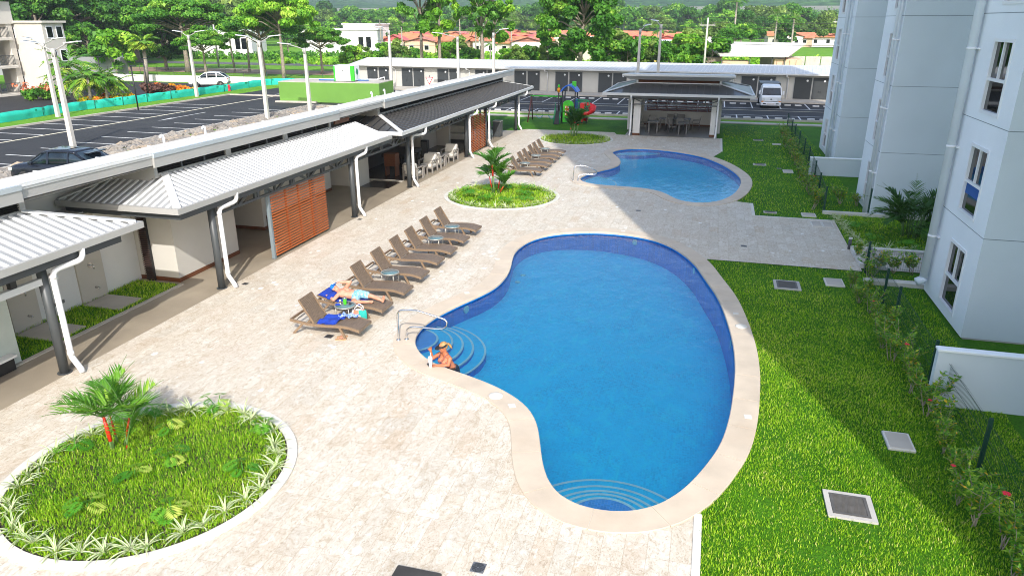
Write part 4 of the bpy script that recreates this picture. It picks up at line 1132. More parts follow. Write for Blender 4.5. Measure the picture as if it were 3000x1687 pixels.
# ---------------------------------------------------------------- apartment towers on the right
def tower(name, label, X, y0, y1, wy0, wy1, pipes, H, floors):
    t = thing(name, label, 'apartment tower', (X + 6, (y0 + y1) / 2, 0), 0, 'apartment towers beside the lawn')
    holes = []
    b = MB(); xs, xe = X, X + 14
    zs = []
    for k_ in range(floors): zs.append((.26 + 2.44 * k_, .26 + 2.44 * k_ + 1.65))
    # front face with real window openings
    zc = .02
    for z0, z1 in zs:
        b.quad((xs, y1, zc), (xs, y0, zc), (xs, y0, z0), (xs, y1, z0)); b.quad((xs, wy0, z0), (xs, y0, z0), (xs, y0, z1), (xs, wy0, z1)); b.quad((xs, y1, z0), (xs, wy1, z0), (xs, wy1, z1), (xs, y1, z1))
        d = xs + .09
        b.quad((xs, wy0, z0), (xs, wy0, z1), (d, wy0, z1), (d, wy0, z0)); b.quad((xs, wy1, z1), (xs, wy1, z0), (d, wy1, z0), (d, wy1, z1)); b.quad((xs, wy1, z0), (xs, wy0, z0), (d, wy0, z0), (d, wy1, z0)); b.quad((xs, wy0, z1), (xs, wy1, z1), (d, wy1, z1), (d, wy0, z1))
        zc = z1
    b.quad((xs, y1, zc), (xs, y0, zc), (xs, y0, H), (xs, y1, H))
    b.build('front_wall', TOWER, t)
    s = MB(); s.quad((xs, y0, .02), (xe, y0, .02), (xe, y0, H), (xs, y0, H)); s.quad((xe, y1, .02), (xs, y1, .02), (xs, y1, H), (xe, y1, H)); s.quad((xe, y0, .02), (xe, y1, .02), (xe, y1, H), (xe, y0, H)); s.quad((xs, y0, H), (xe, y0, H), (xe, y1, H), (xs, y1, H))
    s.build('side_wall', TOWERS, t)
    j = MB()
    for k_ in range(1, floors):
        z = 2.49 + 2.44 * (k_ - 1); j.box(xs - .003, xs + .01, y0, y1, z - .008, z + .008); j.box(xs + .011, xe, y0 - .003, y0 + .01, z - .008, z + .008)
    j.build('control_joint', STEELB, t)
    f = MB(); f.box(xs + .05, xe, y0 + .02, y1 - .02, -.03, .019); f.build('plinth', CONCG, t)
    for z0, z1 in zs[:5]:
        d = xs + .05; m = z0 + (z1 - z0) * .46; c = (wy0 + wy1) / 2
        fr = MB(); e = .05
        fr.box(d - .07, d + .03, wy0 - .03, wy0 + e, z0 - .03, z1 + .03); fr.box(d - .07, d + .03, wy1 - e, wy1 + .03, z0 - .03, z1 + .03); fr.box(d - .07, d + .03, wy0 + e, wy1 - e, z0 - .03, z0 + e); fr.box(d - .07, d + .03, wy0 + e, wy1 - e, z1 - e, z1 + .03)
        fr.box(d - .05, d + .03, wy0 + e, wy1 - e, m - .035, m + .035); fr.box(d - .05, d + .03, c - .03, c + .03, m + .035, z1 - e)
        o = fr.build('window', WHITEF, t)
        g = MB(); g.quad((d, wy1 - e, z0 + e), (d, wy0 + e, z0 + e), (d, wy0 + e, m - .035), (d, wy1 - e, m - .035)); g.quad((d, wy1 - e, m + .035), (d, c + .03, m + .035), (d, c + .03, z1 - e), (d, wy1 - e, z1 - e)); g.quad((d, c - .03, m + .035), (d, wy0 + e, m + .035), (d, wy0 + e, z1 - e), (d, c - .03, z1 - e))
        g.build('pane', GLASS, o)
        if abs(z0 - 2.70) < .1 and y0 < 20:
            cb = MB(); cb.quad((d - .004, wy1 - e, z0 + .45), (d - .004, wy0 + e, z0 + .45), (d - .004, wy0 + e, m - .035), (d - .004, wy1 - e, m - .035)); cb.build('curtain', mat('blue_curtain', (.01, .08, .30), .8), o)
    for y, r_, low in pipes:
        p = MB(); p.tube([(xs - r_ - .03, y, low), (xs - r_ - .03, y, H)], r_, 14)
        if low > .3: p.tube([(xs - r_ - .03, y, low), (xs - r_ - .05, y, low - .06), (xs - r_ - .2, y - .02, low - .14)], r_ * 1.08, 14)
        p.build('downpipe', PVCB, t)
        q = MB()
        for k_ in range(1, 8):
            z = 1.67 + 2.44 * (k_ - 1); q.tube([(xs - r_ - .03, y, z - .03), (xs - r_ - .03, y, z + .03)], r_ * 1.07, 14); q.box(xs - .06, xs - .001, y - r_ - .10, y + r_ + .10, z - .02, z + .02)
        q.build('pipe_bracket', WHITEF, t)
    return t
tower('apartment_tower', 'nearest pale blue-white apartment tower at the right edge, with three tall window pairs', 6.32, 18.25, 21.72, 19.08, 20.32, ((21.45, .11, .45),), 30, 12)
tower('apartment_tower', 'middle pale apartment tower rising behind the palm, between two other towers', 6.38, 30.3, 33.55, 31.35, 32.1, ((30.85, .075, .03), (30.55, .05, .03)), 30, 12)
tower('apartment_tower', 'farthest pale apartment tower, next to the storage block and car park', 6.52, 41.5, 47.4, 45.1, 46.2, ((43.3, .08, .03), (42.5, .05, .03)), 30, 12)
tower('apartment_tower', 'tall pale apartment tower just outside the right edge that shades the lawn', 6.3, 4.7, 8.2, 5.5, 6.7, ((7.9, .11, .45),), 60, 24)

# low garden walls by the towers
def lowwall(label, x0, x1, y, h, th=.16):
    t = thing('garden_wall', label, 'garden wall', ((x0 + x1) / 2, y, 0), 0, 'low white garden walls by the towers')
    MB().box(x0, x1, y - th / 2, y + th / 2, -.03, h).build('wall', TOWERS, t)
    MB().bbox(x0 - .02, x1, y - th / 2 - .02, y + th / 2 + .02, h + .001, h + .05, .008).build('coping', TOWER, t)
lowwall('low white garden wall crossing the shaded grass below the nearest tower', 4.72, 12, 14.6, 1.15)
lowwall('low white garden wall between the middle and farthest towers', 4.98, 9.5, 38.5, .82)
k = MB(); k.box(4.66, 9, 30.24, 30.42, -.03, .10); k.box(4.8, 7.6, 21.85, 22.0, -.03, .10); k.box(4.8, 7.6, 22.1, 22.2, -.03, .08); k.box(4.92, 8.6, 25.16, 25.34, -.03, .14); k.box(4.9, 5.02, 23.4, 25.15, -.03, .12)
st(k.build('garden_kerb', KERBW))
st(MB().sheet([(4.95, 23.3), (8.6, 23.3), (8.6, 25.16), (5.02, 25.16)], z=.003).build('ramp', CONCL))
t = thing('bollard_light', 'short dark bollard light at the corner of the palm bed', 'bollard light', (4.9, 25.4, 0))
MB().cyl(0, 0, 0, .34, .055, 14).build('post', STEEL, t, local=True); MB().cyl(0, 0, .341, .40, .062, 14).build('cap', KERBW, t, local=True)

# green mesh fence
def mesh_fence(label, pts, h, gap, loc, posts_at):
    t = thing('mesh_fence', label, 'fence', (*loc, 0), 0, 'dark green mesh fences')
    w = MB()
    for (xa, ya), (xb, yb) in zip(pts[:-1], pts[1:]):
        Ld = math.hypot(xb - xa, yb - ya); n = int(Ld / gap)
        for i in range(n + 1):
            q = i / n; x, y = xa + (xb - xa) * q, ya + (yb - ya) * q; w.box(x - .0018, x + .0018, y - .0018, y + .0018, .04, h)
        for z in (.08, .34, .62, h - .05):
            w.beam((xa, ya, z), (xb, yb, z), .0045, .0045)
            if z > .3: w.beam((xa - .03, ya, z + .04), (xb - .03, yb, z + .04), .0045, .0045)
    w.build('mesh_panel', DGREEN, t)
    for x, y in posts_at:
        p = MB(); p.bbox(x - .03, x + .03, y - .03, y + .03, -.02, h + .07, .005); p.build('post', DGREEN, t)
mesh_fence('dark green mesh fence behind the near hedge by the nearest tower', [(4.98, 7.5), (4.98, 23.2)], .92, .055, (4.98, 15), [(4.98, y) for y in (7.6, 9.9, 12.25, 14.75, 15.5, 18.85, 20.3, 22.9)])
mesh_fence('short dark green mesh fence in front of the palm bed', [(5.05, 23.25), (7.9, 23.25)], .62, .06, (6.4, 23.25), [(5.08, 23.25), (7.8, 23.25)])
mesh_fence('dark green mesh fence along the far lawn by the farther towers', [(4.72, 30.5), (5.2, 40.7), (5.35, 56)], .98, .09, (5.1, 43), [(4.72, 30.5), (4.85, 33.4), (5.0, 36.4), (5.18, 40.6), (5.25, 43.6), (5.28, 46.7), (5.3, 49.7), (5.34, 52.3), (5.35, 55.8), (6.35, 30.5)])

# ---------------------------------------------------------------- lamp posts
def lamp(label, x, y, h, arms, rz=0):
    t = thing('street_lamp', label, 'street lamp', (x, y, -.03), rz, 'concrete lamp posts in the car park')
    MB().loft([[(sx * r_, sy * r_, z) for sx, sy in ((-1, -.8), (-.8, -1), (.8, -1), (1, -.8), (1, .8), (.8, 1), (-.8, 1), (-1, .8))] for z, r_ in ((0, .15), (h, .10))]).build('pole', POLEC, t, local=True)
    MB().cyl(0, 0, h - .35, h + .12, .13, 12).build('clamp', FASC, t, local=True)
    for dx, dy, L in arms:
        d = Vector((dx, dy, 0)).normalized()
        MB().tube([Vector((0, 0, h)) + d * .1, Vector((0, 0, h + .12)) + d * .35, Vector((0, 0, h + .35)) + d * L * .8, Vector((0, 0, h + .40)) + d * L], .035, 8).build('arm', FASC, t, local=True)
        p = MB(); a = Vector((0, 0, h + .42)) + d * (L * .8); q = Vector((0, 0, h + .52)) + d * (L + .75)
        p.beam(a, q, .34, .05); ho = p.build('lamp_head', WHITEF, t, local=True)
        s = MB(); n_ = Vector((0, 0, .032)); s.beam(a + d * .06 + n_, q - d * .05 + n_, .29, .008); s.build('solar_panel', mat('solar_cell', (.03, .035, .05), .25), ho, local=True)
lamp('twin armed concrete lamp post nearest the parked dark car', -37.4, 35.8, 5.6, ((-1, -.1, 1.1), (1, .1, 1.1)))
lamp('twin armed concrete lamp post on the verge beside the teal fence, left one', -50.6, 47.6, 5.5, ((-1, 0, 1.1), (1, .2, 1.1)))
lamp('twin armed concrete lamp post on the verge farther along the teal fence', -50.6, 64.6, 5.8, ((-1, 0, .9), (1, .2, 1.0)))
lamp('twin armed concrete lamp post among the river stones', -33.6, 50.8, 5.7, ((-1, 0, 1.1), (1, .2, 1.0)))
lamp('single armed concrete lamp post in front of the green tank room', -32.9, 56.1, 5.0, ((-1, -.1, 1.5),))
lamp('concrete lamp post between tank room and storage block', -32.7, 72.6, 6.2, ((-1, 0, .8),))
lamp('concrete lamp post with long arm before the middle storage doors', -25.4, 73.0, 5.6, ((-1, 0, 1.9),))
lamp('slim concrete lamp post just right of the long armed one', -21.5, 72.6, 6.0, ((1, 0, .8),))
lamp('grey concrete lamp post above the shelter roof, left one of two', -7.0, 71.5, 6.4, ((.5, 1, .9),))
lamp('grey concrete lamp post above the shelter roof, right one of two', -5.2, 72.4, 6.8, ((-.7, 1, .9),))
# ---------------------------------------------------------------- sun loungers
def prof(x):   # wave of the side rail / seat, z over x
    return float(np.interp(x, [-.92, -.75, -.5, -.25, 0, .25, .45, .65, .92], [.375, .345, .315, .30, .305, .325, .335, .325, .265]))
def make_lounger(ang=58):
    t = thing('sun_lounger', '', 'sun lounger', (0, 0, 0), 0, 'brown woven sun loungers in rows on the deck')
    xs = list(np.linspace(-.92, .92, 26))
    for sy in (-1, 1):
        m = MB()
        m.loft([[(x, sy * .31 - .022, prof(x) - .055), (x, sy * .31 + .022, prof(x) - .055), (x, sy * .31 + .022, prof(x) + .012), (x, sy * .31 - .022, prof(x) + .012)] for x in xs])
        m.build('side_rail', WICKF, t)
    m = MB(); m.box(-.94, -.90, -.288, .288, .325, .375); m.box(-.46, -.42, -.288, .288, .25, .29); m.build('end_rail', WICKF, t)
    xs2 = list(np.linspace(-.27, .92, 20)); m = MB()
    m.loft([[(x, -.287, prof(x) - .03), (x, .287, prof(x) - .03), (x, .287, prof(x) + .008), (x, -.287, prof(x) + .008)] for x in xs2])
    m.box(.905, .935, -.331, .331, .205, .277); m.build('seat', WICK, t)
    a = rad(ang); L = .66; b = MB(); rings = []
    for q in np.linspace(0, 1, 8):
        c = Vector((-.285 - math.cos(a) * L * q, 0, .315 + math.sin(a) * L * q)) + Vector((-math.sin(a), 0, -math.cos(a))) * (.03 * math.sin(q * PI))
        n = Vector((math.sin(a), 0, math.cos(a))) * .018
        rings.append([c - n + Vector((0, -.285, 0)), c - n + Vector((0, .285, 0)), c + n + Vector((0, .285, 0)), c + n + Vector((0, -.285, 0))])
    b.loft(rings); bo = b.build('backrest', WICK, t)
    e = MB()
    for sy in (-.297, .297): e.beam((-.285, sy, .315), (-.285 - math.cos(a) * L, sy, .315 + math.sin(a) * L), .022, .045)
    e.beam((-.285 - math.cos(a) * L, -.31, .315 + math.sin(a) * L), (-.285 - math.cos(a) * L, .31, .315 + math.sin(a) * L), .03, .03); e.build('back_frame', WICKF, bo)
    s = MB()
    for sy in (-.2, .2): s.tube([(-.285 - math.cos(a) * L * .55, sy, .30 + math.sin(a) * L * .55), (-.80, sy, .33)], .010, 6)
    s.tube([(-.80, -.2, .33), (-.80, .2, .33)], .010, 6); s.build('back_strut', CHROMED, t)
    for x0, x1 in ((-.60, -.86), (.40, .55)):
        for sy in (-.30, .30):
            MB().beam((x0, sy, prof(x0) - .06), (x1, sy * 1.03, .0), .035, .055).build('leg', WICKF, t)
    return t
LX = -8.55
lg = make_lounger(58)
lg_flat = make_lounger(14)
near_lab = ['woven brown lounger nearest the camera with a blue towel across its seat', 'woven brown lounger on which the man in blue printed shorts lies', 'empty woven brown lounger right behind the sunbathing man', 'empty woven brown lounger right behind the table that follows the third lounger',
            'empty brown lounger between the table pairs, fifth in the near row', 'empty brown lounger sixth in the near row, below two glass tables', 'empty brown lounger second from the far end of the near row', 'empty brown lounger at the far end of the near row, by the planting circle']
near_y = [14.62, 15.95, 17.25, 18.58, 19.9, 21.0, 22.33, 23.72]
for i, (y, l) in enumerate(zip(near_y, near_lab)):
    o = lg if i == 0 else (lg_flat if i == 1 else copy_tree(lg))
    o.location = (LX + RNG.uniform(-.02, .02), y, 0); o.rotation_euler.z = RNG.uniform(-.012, .012) - .01; o['label'] = l
far_lab = ['empty brown lounger nearest in the far row beside the smaller pool', 'empty brown lounger second in the far row', 'empty brown lounger third in the far row', 'empty brown lounger fourth in the far row', 'empty brown lounger fifth in the far row', 'empty brown lounger at the far end of the far row, by a planting circle']
lg3 = None
for i, (y, l, a) in enumerate(zip([34.55, 35.95, 36.95, 38.2, 39.2, 40.3], far_lab, (58, 62, 62, 64, 60, 45))):
    o = copy_tree(lg) if i else copy_tree(lg); o.location = (-8.72, y, 0); o.rotation_euler.z = RNG.uniform(-.02, .02); o['label'] = l
TBL = mat('champagne_aluminium', (.36, .345, .30), .4, .06, 4, .5)
def make_table():
    t = thing('side_table', '', 'side table', (0, 0, 0), 0, 'round glass tables between the loungers')
    m = MB(); m.lathe(0, 0, [(.235, .470), (.265, .470), (.270, .485), (.265, .500), (.235, .500), (.232, .485)], 28)
    m.build('rim', TBL, t)
    m = MB(); m.lathe(0, 0, [(.0001, .482), (.231, .482), (.231, .494), (.0001, .494)], 28); m.build('table_top', TGLASS, t)
    for k in range(4):
        a = PI / 4 + k * PI / 2; c, s = math.cos(a), math.sin(a)
        MB().tube([(c * .24, s * .24, .475), (c * .25, s * .25, .30), (c * .275, s * .275, 0)], .014, 8).build('leg', TBL, t)
    MB().tube([(.235 * math.cos(2 * PI * k / 20), .235 * math.sin(2 * PI * k / 20), .2) for k in range(21)], .009, 6).build('stretcher_ring', TBL, t)
    return t
tb = make_table()
for i, (x, y, l) in enumerate([(-8.46, 15.22, 'round glass table holding a green tumbler between the first two loungers'), (-8.42, 17.85, 'empty round glass table beside the fourth lounger of the near row'), (-8.40, 21.45, 'empty round glass table, nearer of the two at the near row end'), (-8.36, 22.95, 'empty round glass table, farther of the two at the near row end'),
                             (-8.82, 35.2, 'round glass table nearest in the far lounger row'), (-8.8, 37.5, 'round glass table in the middle of the far lounger row'), (-8.8, 39.75, 'round glass table farthest in the far lounger row')]):
    o = tb if i == 0 else copy_tree(tb); o.location = (x, y, 0); o['label'] = l

# ---------------------------------------------------------------- things lying around
def cloth(name, label, cat, P, zf, mat_, th=.012, n=14, ruffle=.01, seed=1, parent=None, group=None):
    """draped cloth over four plan corners"""
    r = np.random.default_rng(seed); a, b, c, d = [np.array(q) for q in P]; V = []
    for k in range(2):
        for i in range(n + 1):
            for j in range(n + 1):
                u, v = i / n, j / n; q = a * (1 - u) * (1 - v) + b * u * (1 - v) + c * u * v + d * (1 - u) * v
                w = ruffle * (math.sin(u * 9 + v * 4 + seed) + math.sin(v * 13 - u * 5 + seed * 2))
                V.append((q[0] + .012 * math.sin(v * 11 + seed), q[1] + .012 * math.sin(u * 10 + seed), zf(q[0], q[1]) + .006 + abs(w) + (th if k else 0)))
    F = []; N = n + 1; M_ = N * N
    for i in range(n):
        for j in range(n):
            p = i * N + j; F.append((p, p + 1, p + N + 1, p + N)); F.append((M_ + p, M_ + p + N, M_ + p + N + 1, M_ + p + 1))
    edge = [(i, 0) for i in range(n)] + [(n, j) for j in range(n)] + [(n - i, n) for i in range(n)] + [(0, n - j) for j in range(n)]
    for (i, j), (i2, j2) in zip(edge, edge[1:] + edge[:1]):
        p, q = i * N + j, i2 * N + j2; F.append((p, M_ + p, M_ + q, q))
    m = MB(); m.add(V, F, 0, True); o = m.build(name, mat_, parent); return tag(o, label, cat, group)
zl = lambda x, y: prof(x - LX)
def zcl(x, y): return prof(min(.92, max(-.92, x - LX))) + .012
cloth('beach_towel', 'royal blue towel draped across the nearest lounger', 'towel', [(-8.78, 14.33), (-8.78, 14.9), (-8.20, 14.92), (-8.32, 14.31)], lambda x, y: zcl(x, y) + .02 * math.sin(y * 20), FABB, .012, 16, .014, 3)
cloth('beach_towel', 'royal blue towel under the sunbathing man', 'towel', [(-9.45, 15.66), (-9.45, 16.27), (-8.2, 16.22), (-8.28, 15.64)], lambda x, y: (.325 + (LX - .285 - x) * math.tan(rad(14)) + .01 if x < LX - .285 else zcl(x, y) + .0), FABB, .012, 18, .006, 5)
PRT = m_print('blue_paisley_print', (.50, .62, .80), (.02, .10, .42), 16)
cloth('patterned_shirt', 'crumpled blue patterned shirt on the foot end of the nearest lounger', 'shirt', [(-8.42, 14.72), (-8.38, 14.93), (-7.90, 14.92), (-8.02, 14.72)], lambda x, y: zcl(x, y) + .03 + .025 * math.sin(x * 31 + y * 17), PRT, .015, 14, .02, 8)
pl = MB(); K = 14
for i in range(9):
    pass
pl.loft([[(-9.14 + .13 * math.cos(a) * s, 15.86 + .26 * math.sin(a) * s, z) for a in np.linspace(0, 2 * PI, 20, endpoint=False)] for z, s in ((.40, .8), (.43, 1.0), (.47, 1.0), (.50, .86), (.512, .5))], sm=True)
tag(pl.build('rolled_towel', FABB), 'folded royal blue towel under the head of the sunbathing man', 'towel')
t = thing('tumbler', 'lime green tumbler with steel lid on the glass table', 'tumbler', (-8.47, 15.24, .502))
MB().lathe(0, 0, [(.034, 0), (.036, .005), (.048, .145), (.047, .15)], 20).build('cup', mat('lime_tumbler', (.06, .50, .02), .35, .05), t, local=True)
MB().lathe(0, 0, [(.047, .151), (.05, .155), (.05, .178), (.044, .188), (.0001, .188)], 20).build('lid', CHROME, t, local=True)
t = thing('sunscreen_tube', 'white and brown sunscreen tube standing on the glass table', 'tube', (-8.59, 15.22, .502), .4)
MB().loft([[(r_ * math.cos(2 * PI * k / 12), q_ * math.sin(2 * PI * k / 12), z) for k in range(12)] for z, r_, q_ in ((0, .018, .018), (.03, .022, .022), (.12, .026, .006))]).build('tube', WHITEF, t, local=True)
MB().loft([[(r_ * math.cos(2 * PI * k / 12), q_ * math.sin(2 * PI * k / 12), z) for k in range(12)] for z, r_, q_ in ((.04, .0235, .023), (.085, .026, .0165))]).build('label_band', SKIRT, t, local=True)
t = thing('phone', 'dark phone lying flat near the edge of the glass table', 'phone', (-8.36, 15.30, .502), .5)
MB().bbox(-.035, .035, -.07, .07, 0, .01, .004).build('body', BLACK, t, local=True)
t = thing('sunglasses_case', 'small dark case beside the sunscreen on the glass table', 'case', (-8.62, 15.14, .502), .3)
MB().bbox(-.06, .06, -.03, .03, 0, .035, .012).build('body', FABB, t, local=True)
t = thing('beach_bag', 'teal, coral and white beach bag on the deck beside the glass table', 'beach bag', (-8.14, 15.32, 0), .2)
bw = [(z, w, d) for z, w, d in ((0, .17, .075), (.03, .19, .085), (.2, .20, .08), (.36, .185, .05))]
BAGT = mat('teal_canvas', (.012, .33, .28), .8, .1, 8); BAGC = mat('coral_canvas', (.62, .20, .13), .8, .1, 8)
b = MB()
for i, (z, w, d) in enumerate(bw[:-1]):
    z2, w2, d2 = bw[i + 1]
    for k in range(24):
        a0, a1 = 2 * PI * k / 24, 2 * PI * (k + 1) / 24
        b.add([(w * math.cos(a0), d * math.sin(a0), z), (w * math.cos(a1), d * math.sin(a1), z), (w2 * math.cos(a1), d2 * math.sin(a1), z2), (w2 * math.cos(a0), d2 * math.sin(a0), z2)], [(0, 1, 2, 3)], (0 if k in (18, 19, 20, 21, 22, 23, 0, 1, 2) else 1 if k in (15, 16, 17, 3, 4) else 2), True)
b.quad((-.16, -.07, 0), (.16, -.07, 0), (.16, .07, 0), (-.16, .07, 0))
bo = b.build('bag_body', [BAGT, BAGC, WHITEF], t, local=True)
for s in (-1, 1): MB().tube([(-.1, s * .045, .35), (-.09, s * .06, .44), (0, s * .07, .49), (.09, s * .06, .44), (.1, s * .045, .35)], .012, 8).build('handle', WHITEF, t, local=True)
MB().bbox(-.05, .05, -.092, -.084, .08, .24, .004).build('pocket', WHITEF, t, local=True)
YEL = mat('yellow_rubber', (.60, .42, .03), .5)
SAND = mat('tan_rubber', (.42, .24, .13), .7, .1, 6); STRAP = mat('pink_strap', (.45, .2, .15), .6)
for x, y, a, l in ((-8.12, 14.25, .25, 'tan flip-flop in front of the nearest lounger leg, the nearer of the pair'), (-8.16, 14.40, .5, 'tan flip-flop under the nearest lounger leg, the farther of the pair')):
    t = thing('flip_flop', l, 'flip-flop', (x, y, .002), a, 'pair of tan flip-flops')
    o_ = [(-.13, -.03), (-.10, -.042), (0, -.036), (.08, -.05), (.13, -.03), (.14, 0), (.12, .04), (.06, .046), (-.02, .034), (-.1, .04), (-.13, .025)]
    MB().prism(o_, 0, .022).build('sole', SAND, t, local=True)
    s = MB(); s.tube([(.07, 0, .02), (.06, .0, .045), (.02, .03, .045), (-.04, .038, .02)], .007, 6); s.tube([(.06, .0, .045), (.02, -.03, .045), (-.04, -.036, .02)], .007, 6); s.build('strap', STRAP, t, local=True)

# ---------------------------------------------------------------- pool handrails
def handrail(label, pts, bases, r):
    t = thing('pool_handrail', label, 'handrail', (*bases[0], 0), 0, 'stainless pool handrails')
    MB().tube(catmull(pts, 5, False), r, 12).build('tube', CHROME, t)
    for x, y in bases:
        MB().lathe(x, y, [(.055, .023), (.055, .034), (.03, .046), (.024, .05)], 18).build('base_flange', CHROME, t)
handrail('bent stainless handrail at the curved steps of the large pool',
         [(-6.75, 14.56, .0), (-6.75, 14.57, .30), (-6.75, 14.58, .60), (-6.73, 14.6, .72), (-6.62, 14.61, .78), (-6.3, 14.64, .79), (-6.22, 14.64, .78), (-5.82, 14.68, .68), (-5.62, 14.70, .62), (-5.55, 14.70, .54), (-5.57, 14.70, .45), (-5.66, 14.69, .385), (-5.8, 14.68, .365), (-6.25, 14.66, .365), (-6.44, 14.65, .35), (-6.55, 14.65, .27), (-6.58, 14.65, .16), (-6.58, 14.65, .0)], [(-6.75, 14.56), (-6.58, 14.65)], .023)
handrail('bent stainless handrail at the steps of the smaller pool',
         [(-6.08, 33.8, .0), (-6.08, 33.82, .35), (-6.07, 33.85, .58), (-5.98, 33.9, .70), (-5.6, 34.0, .72), (-5.15, 34.1, .55), (-5.03, 34.15, .45), (-5.06, 34.15, .32), (-5.3, 34.1, .30), (-5.7, 33.98, .30), (-5.84, 33.9, .22), (-5.87, 33.83, .0)], [(-6.08, 33.8), (-5.87, 33.83)], .025)

# ---------------------------------------------------------------- people
SKIN = None
def m_skin(name, a, b):
    t = NT(name)
    c = t.mix(t.ramp(t.noise(9, 4), [(.35, 0.), (.65, 1.)]), a, b)
    t.bsdf(c, .5, 0, .35, t.noise(60, 3), .06, .003)
    return t.m
SKINM = m_skin('sunburnt_skin', (.46, .20, .125), (.52, .27, .18))
SKINW = m_skin('tanned_skin', (.36, .115, .052), (.44, .165, .085))
def capsule(bm, a, b, r1, r2, n=14):
    a = Vector(a); b = Vector(b); d = b - a; L = max(d.length, 1e-4)
    q = d.normalized().to_track_quat('Z', 'Y').to_matrix().to_4x4(); q.translation = a
    rings = []
    for i in range(6):
        t = -PI / 2 + PI / 2 * i / 5; rings.append((r1 * math.cos(t), r1 * math.sin(t)))
    for i in range(6):
        t = PI / 2 * i / 5; rings.append((r2 * math.cos(t), L + r2 * math.sin(t)))
    vs = []
    for r, z in rings: vs.append([bm.verts.new(q @ Vector((max(r, 1e-4) * math.cos(2 * PI * k / n), max(r, 1e-4) * math.sin(2 * PI * k / n), z))) for k in range(n)])
    for i in range(len(vs) - 1):
        for k in range(n): bm.faces.new((vs[i][k], vs[i][(k + 1) % n], vs[i + 1][(k + 1) % n], vs[i + 1][k]))
    bm.faces.new(list(reversed(vs[0]))); bm.faces.new(vs[-1])
def ellipsoid(bm, c, r, rot=None):
    M_ = Matrix.Translation(c) @ ((rot.to_matrix().to_4x4()) if rot else Matrix.Identity(4)) @ Matrix.Diagonal((*r, 1))
    bmesh.ops.create_uvsphere(bm, u_segments=18, v_segments=12, radius=1.0, matrix=M_)
def fused(name, build, mats, parent=None, voxel=.007, smooth=6, pick=None):
    """one continuous surface: tapered limbs fused by a voxel remesh"""
    me = bpy.data.meshes.new(name); bm = bmesh.new(); build(bm); bm.to_mesh(me); bm.free()
    o = bpy.data.objects.new(name + '_tmp', me); COL.objects.link(o)
    rm = o.modifiers.new('r', 'REMESH'); rm.mode = 'VOXEL'; rm.voxel_size = voxel; rm.use_smooth_shade = True
    sm = o.modifiers.new('s', 'SMOOTH'); sm.factor = .5; sm.iterations = smooth
    dg = bpy.context.evaluated_depsgraph_get(); dg.update()
    me2 = bpy.data.meshes.new_from_object(o.evaluated_get(dg)); me2.name = name
    bpy.data.objects.remove(o); bpy.data.meshes.remove(me)
    me2.materials.clear()
    for m in (mats if isinstance(mats, (list, tuple)) else [mats]): me2.materials.append(m)
    if parent is not None:
        f = origin(parent); me2.transform(Matrix.Translation(-f))
    for p in me2.polygons:
        p.use_smooth = True
        p.material_index = 0
    r = bpy.data.objects.new(name, me2); COL.objects.link(r)
    if parent is not None: r.parent = parent; ALLKIDS.setdefault(parent.name, []).append(r)
    return r
def hand(bm, w, d, up, s=1.0, curl=.5, side=1):
    """palm, four bent fingers of unequal length, thumb from the side of the palm. w wrist, d pointing direction, up back of the hand"""
    w = Vector(w); d = Vector(d).normalized(); up = Vector(up); up = (up - d * up.dot(d)).normalized(); x = d.cross(up) * side
    for k in (-.026, -.009, .009, .026): capsule(bm, w + d * .02 + x * k * .8, w + d * .085 * s + x * k * 1.05, .014, .012, 8)
    for k, L in ((-.030, .066), (-.010, .078), (.010, .074), (.029, .058)):
        p = w + d * .088 * s + x * k; f = d.copy()
        for q, (l, r) in enumerate(((.42, .0095), (.32, .0085), (.26, .0078))):
            f = (f * math.cos(curl * (.6 + .5 * q)) - up * math.sin(curl * (.6 + .5 * q))).normalized(); p2 = p + f * (L * l * s); capsule(bm, p, p2, r, r * .9, 8); p = p2
    p = w + d * .03 + x * -.03; f = (d * .7 - x * .75 - up * .25).normalized()
    p2 = p + f * .035; capsule(bm, p, p2, .013, .0105, 8); f = (d * .9 - x * .2 - up * .45).normalized(); p3 = p2 + f * .03; capsule(bm, p2, p3, .0105, .009, 8)
def head(bm, c, face, up, s=1.0):
    """skull, jaw, nose, brow, lips, eye hollows, ears. face = facing direction, up = crown direction"""
    c = Vector(c); f = Vector(face).normalized(); u = Vector(up); u = (u - f * u.dot(f)).normalized(); x = f.cross(u)
    R = Matrix((x, f, u)).transposed().to_quaternion()
    ellipsoid(bm, c + u * .02 * s, (.073 * s, .092 * s, .092 * s), R)
    ellipsoid(bm, c + f * .025 * s - u * .055 * s, (.056 * s, .066 * s, .062 * s), R)
    capsule(bm, c + f * .075 * s - u * .095 * s, c + f * .06 * s - u * .1 * s, .026 * s, .026 * s, 10)
    capsule(bm, c + f * .088 * s + u * .02 * s, c + f * .108 * s - u * .03 * s, .010 * s, .015 * s, 8)
    for sx in (-1, 1):
        ellipsoid(bm, c + x * sx * .073 * s - u * .005 * s, (.012 * s, .022 * s, .032 * s), R)
        ellipsoid(bm, c + f * .075 * s + x * sx * .032 * s + u * .035 * s, (.024 * s, .012 * s, .008 * s), R)
        ellipsoid(bm, c + f * .068 * s + x * sx * .034 * s - u * .015 * s, (.024 * s, .018 * s, .02 * s), R)
    ellipsoid(bm, c + f * .088 * s - u * .058 * s, (.024 * s, .010 * s, .006 * s), R); ellipsoid(bm, c + f * .087 * s - u * .07 * s, (.02 * s, .011 * s, .007 * s), R)
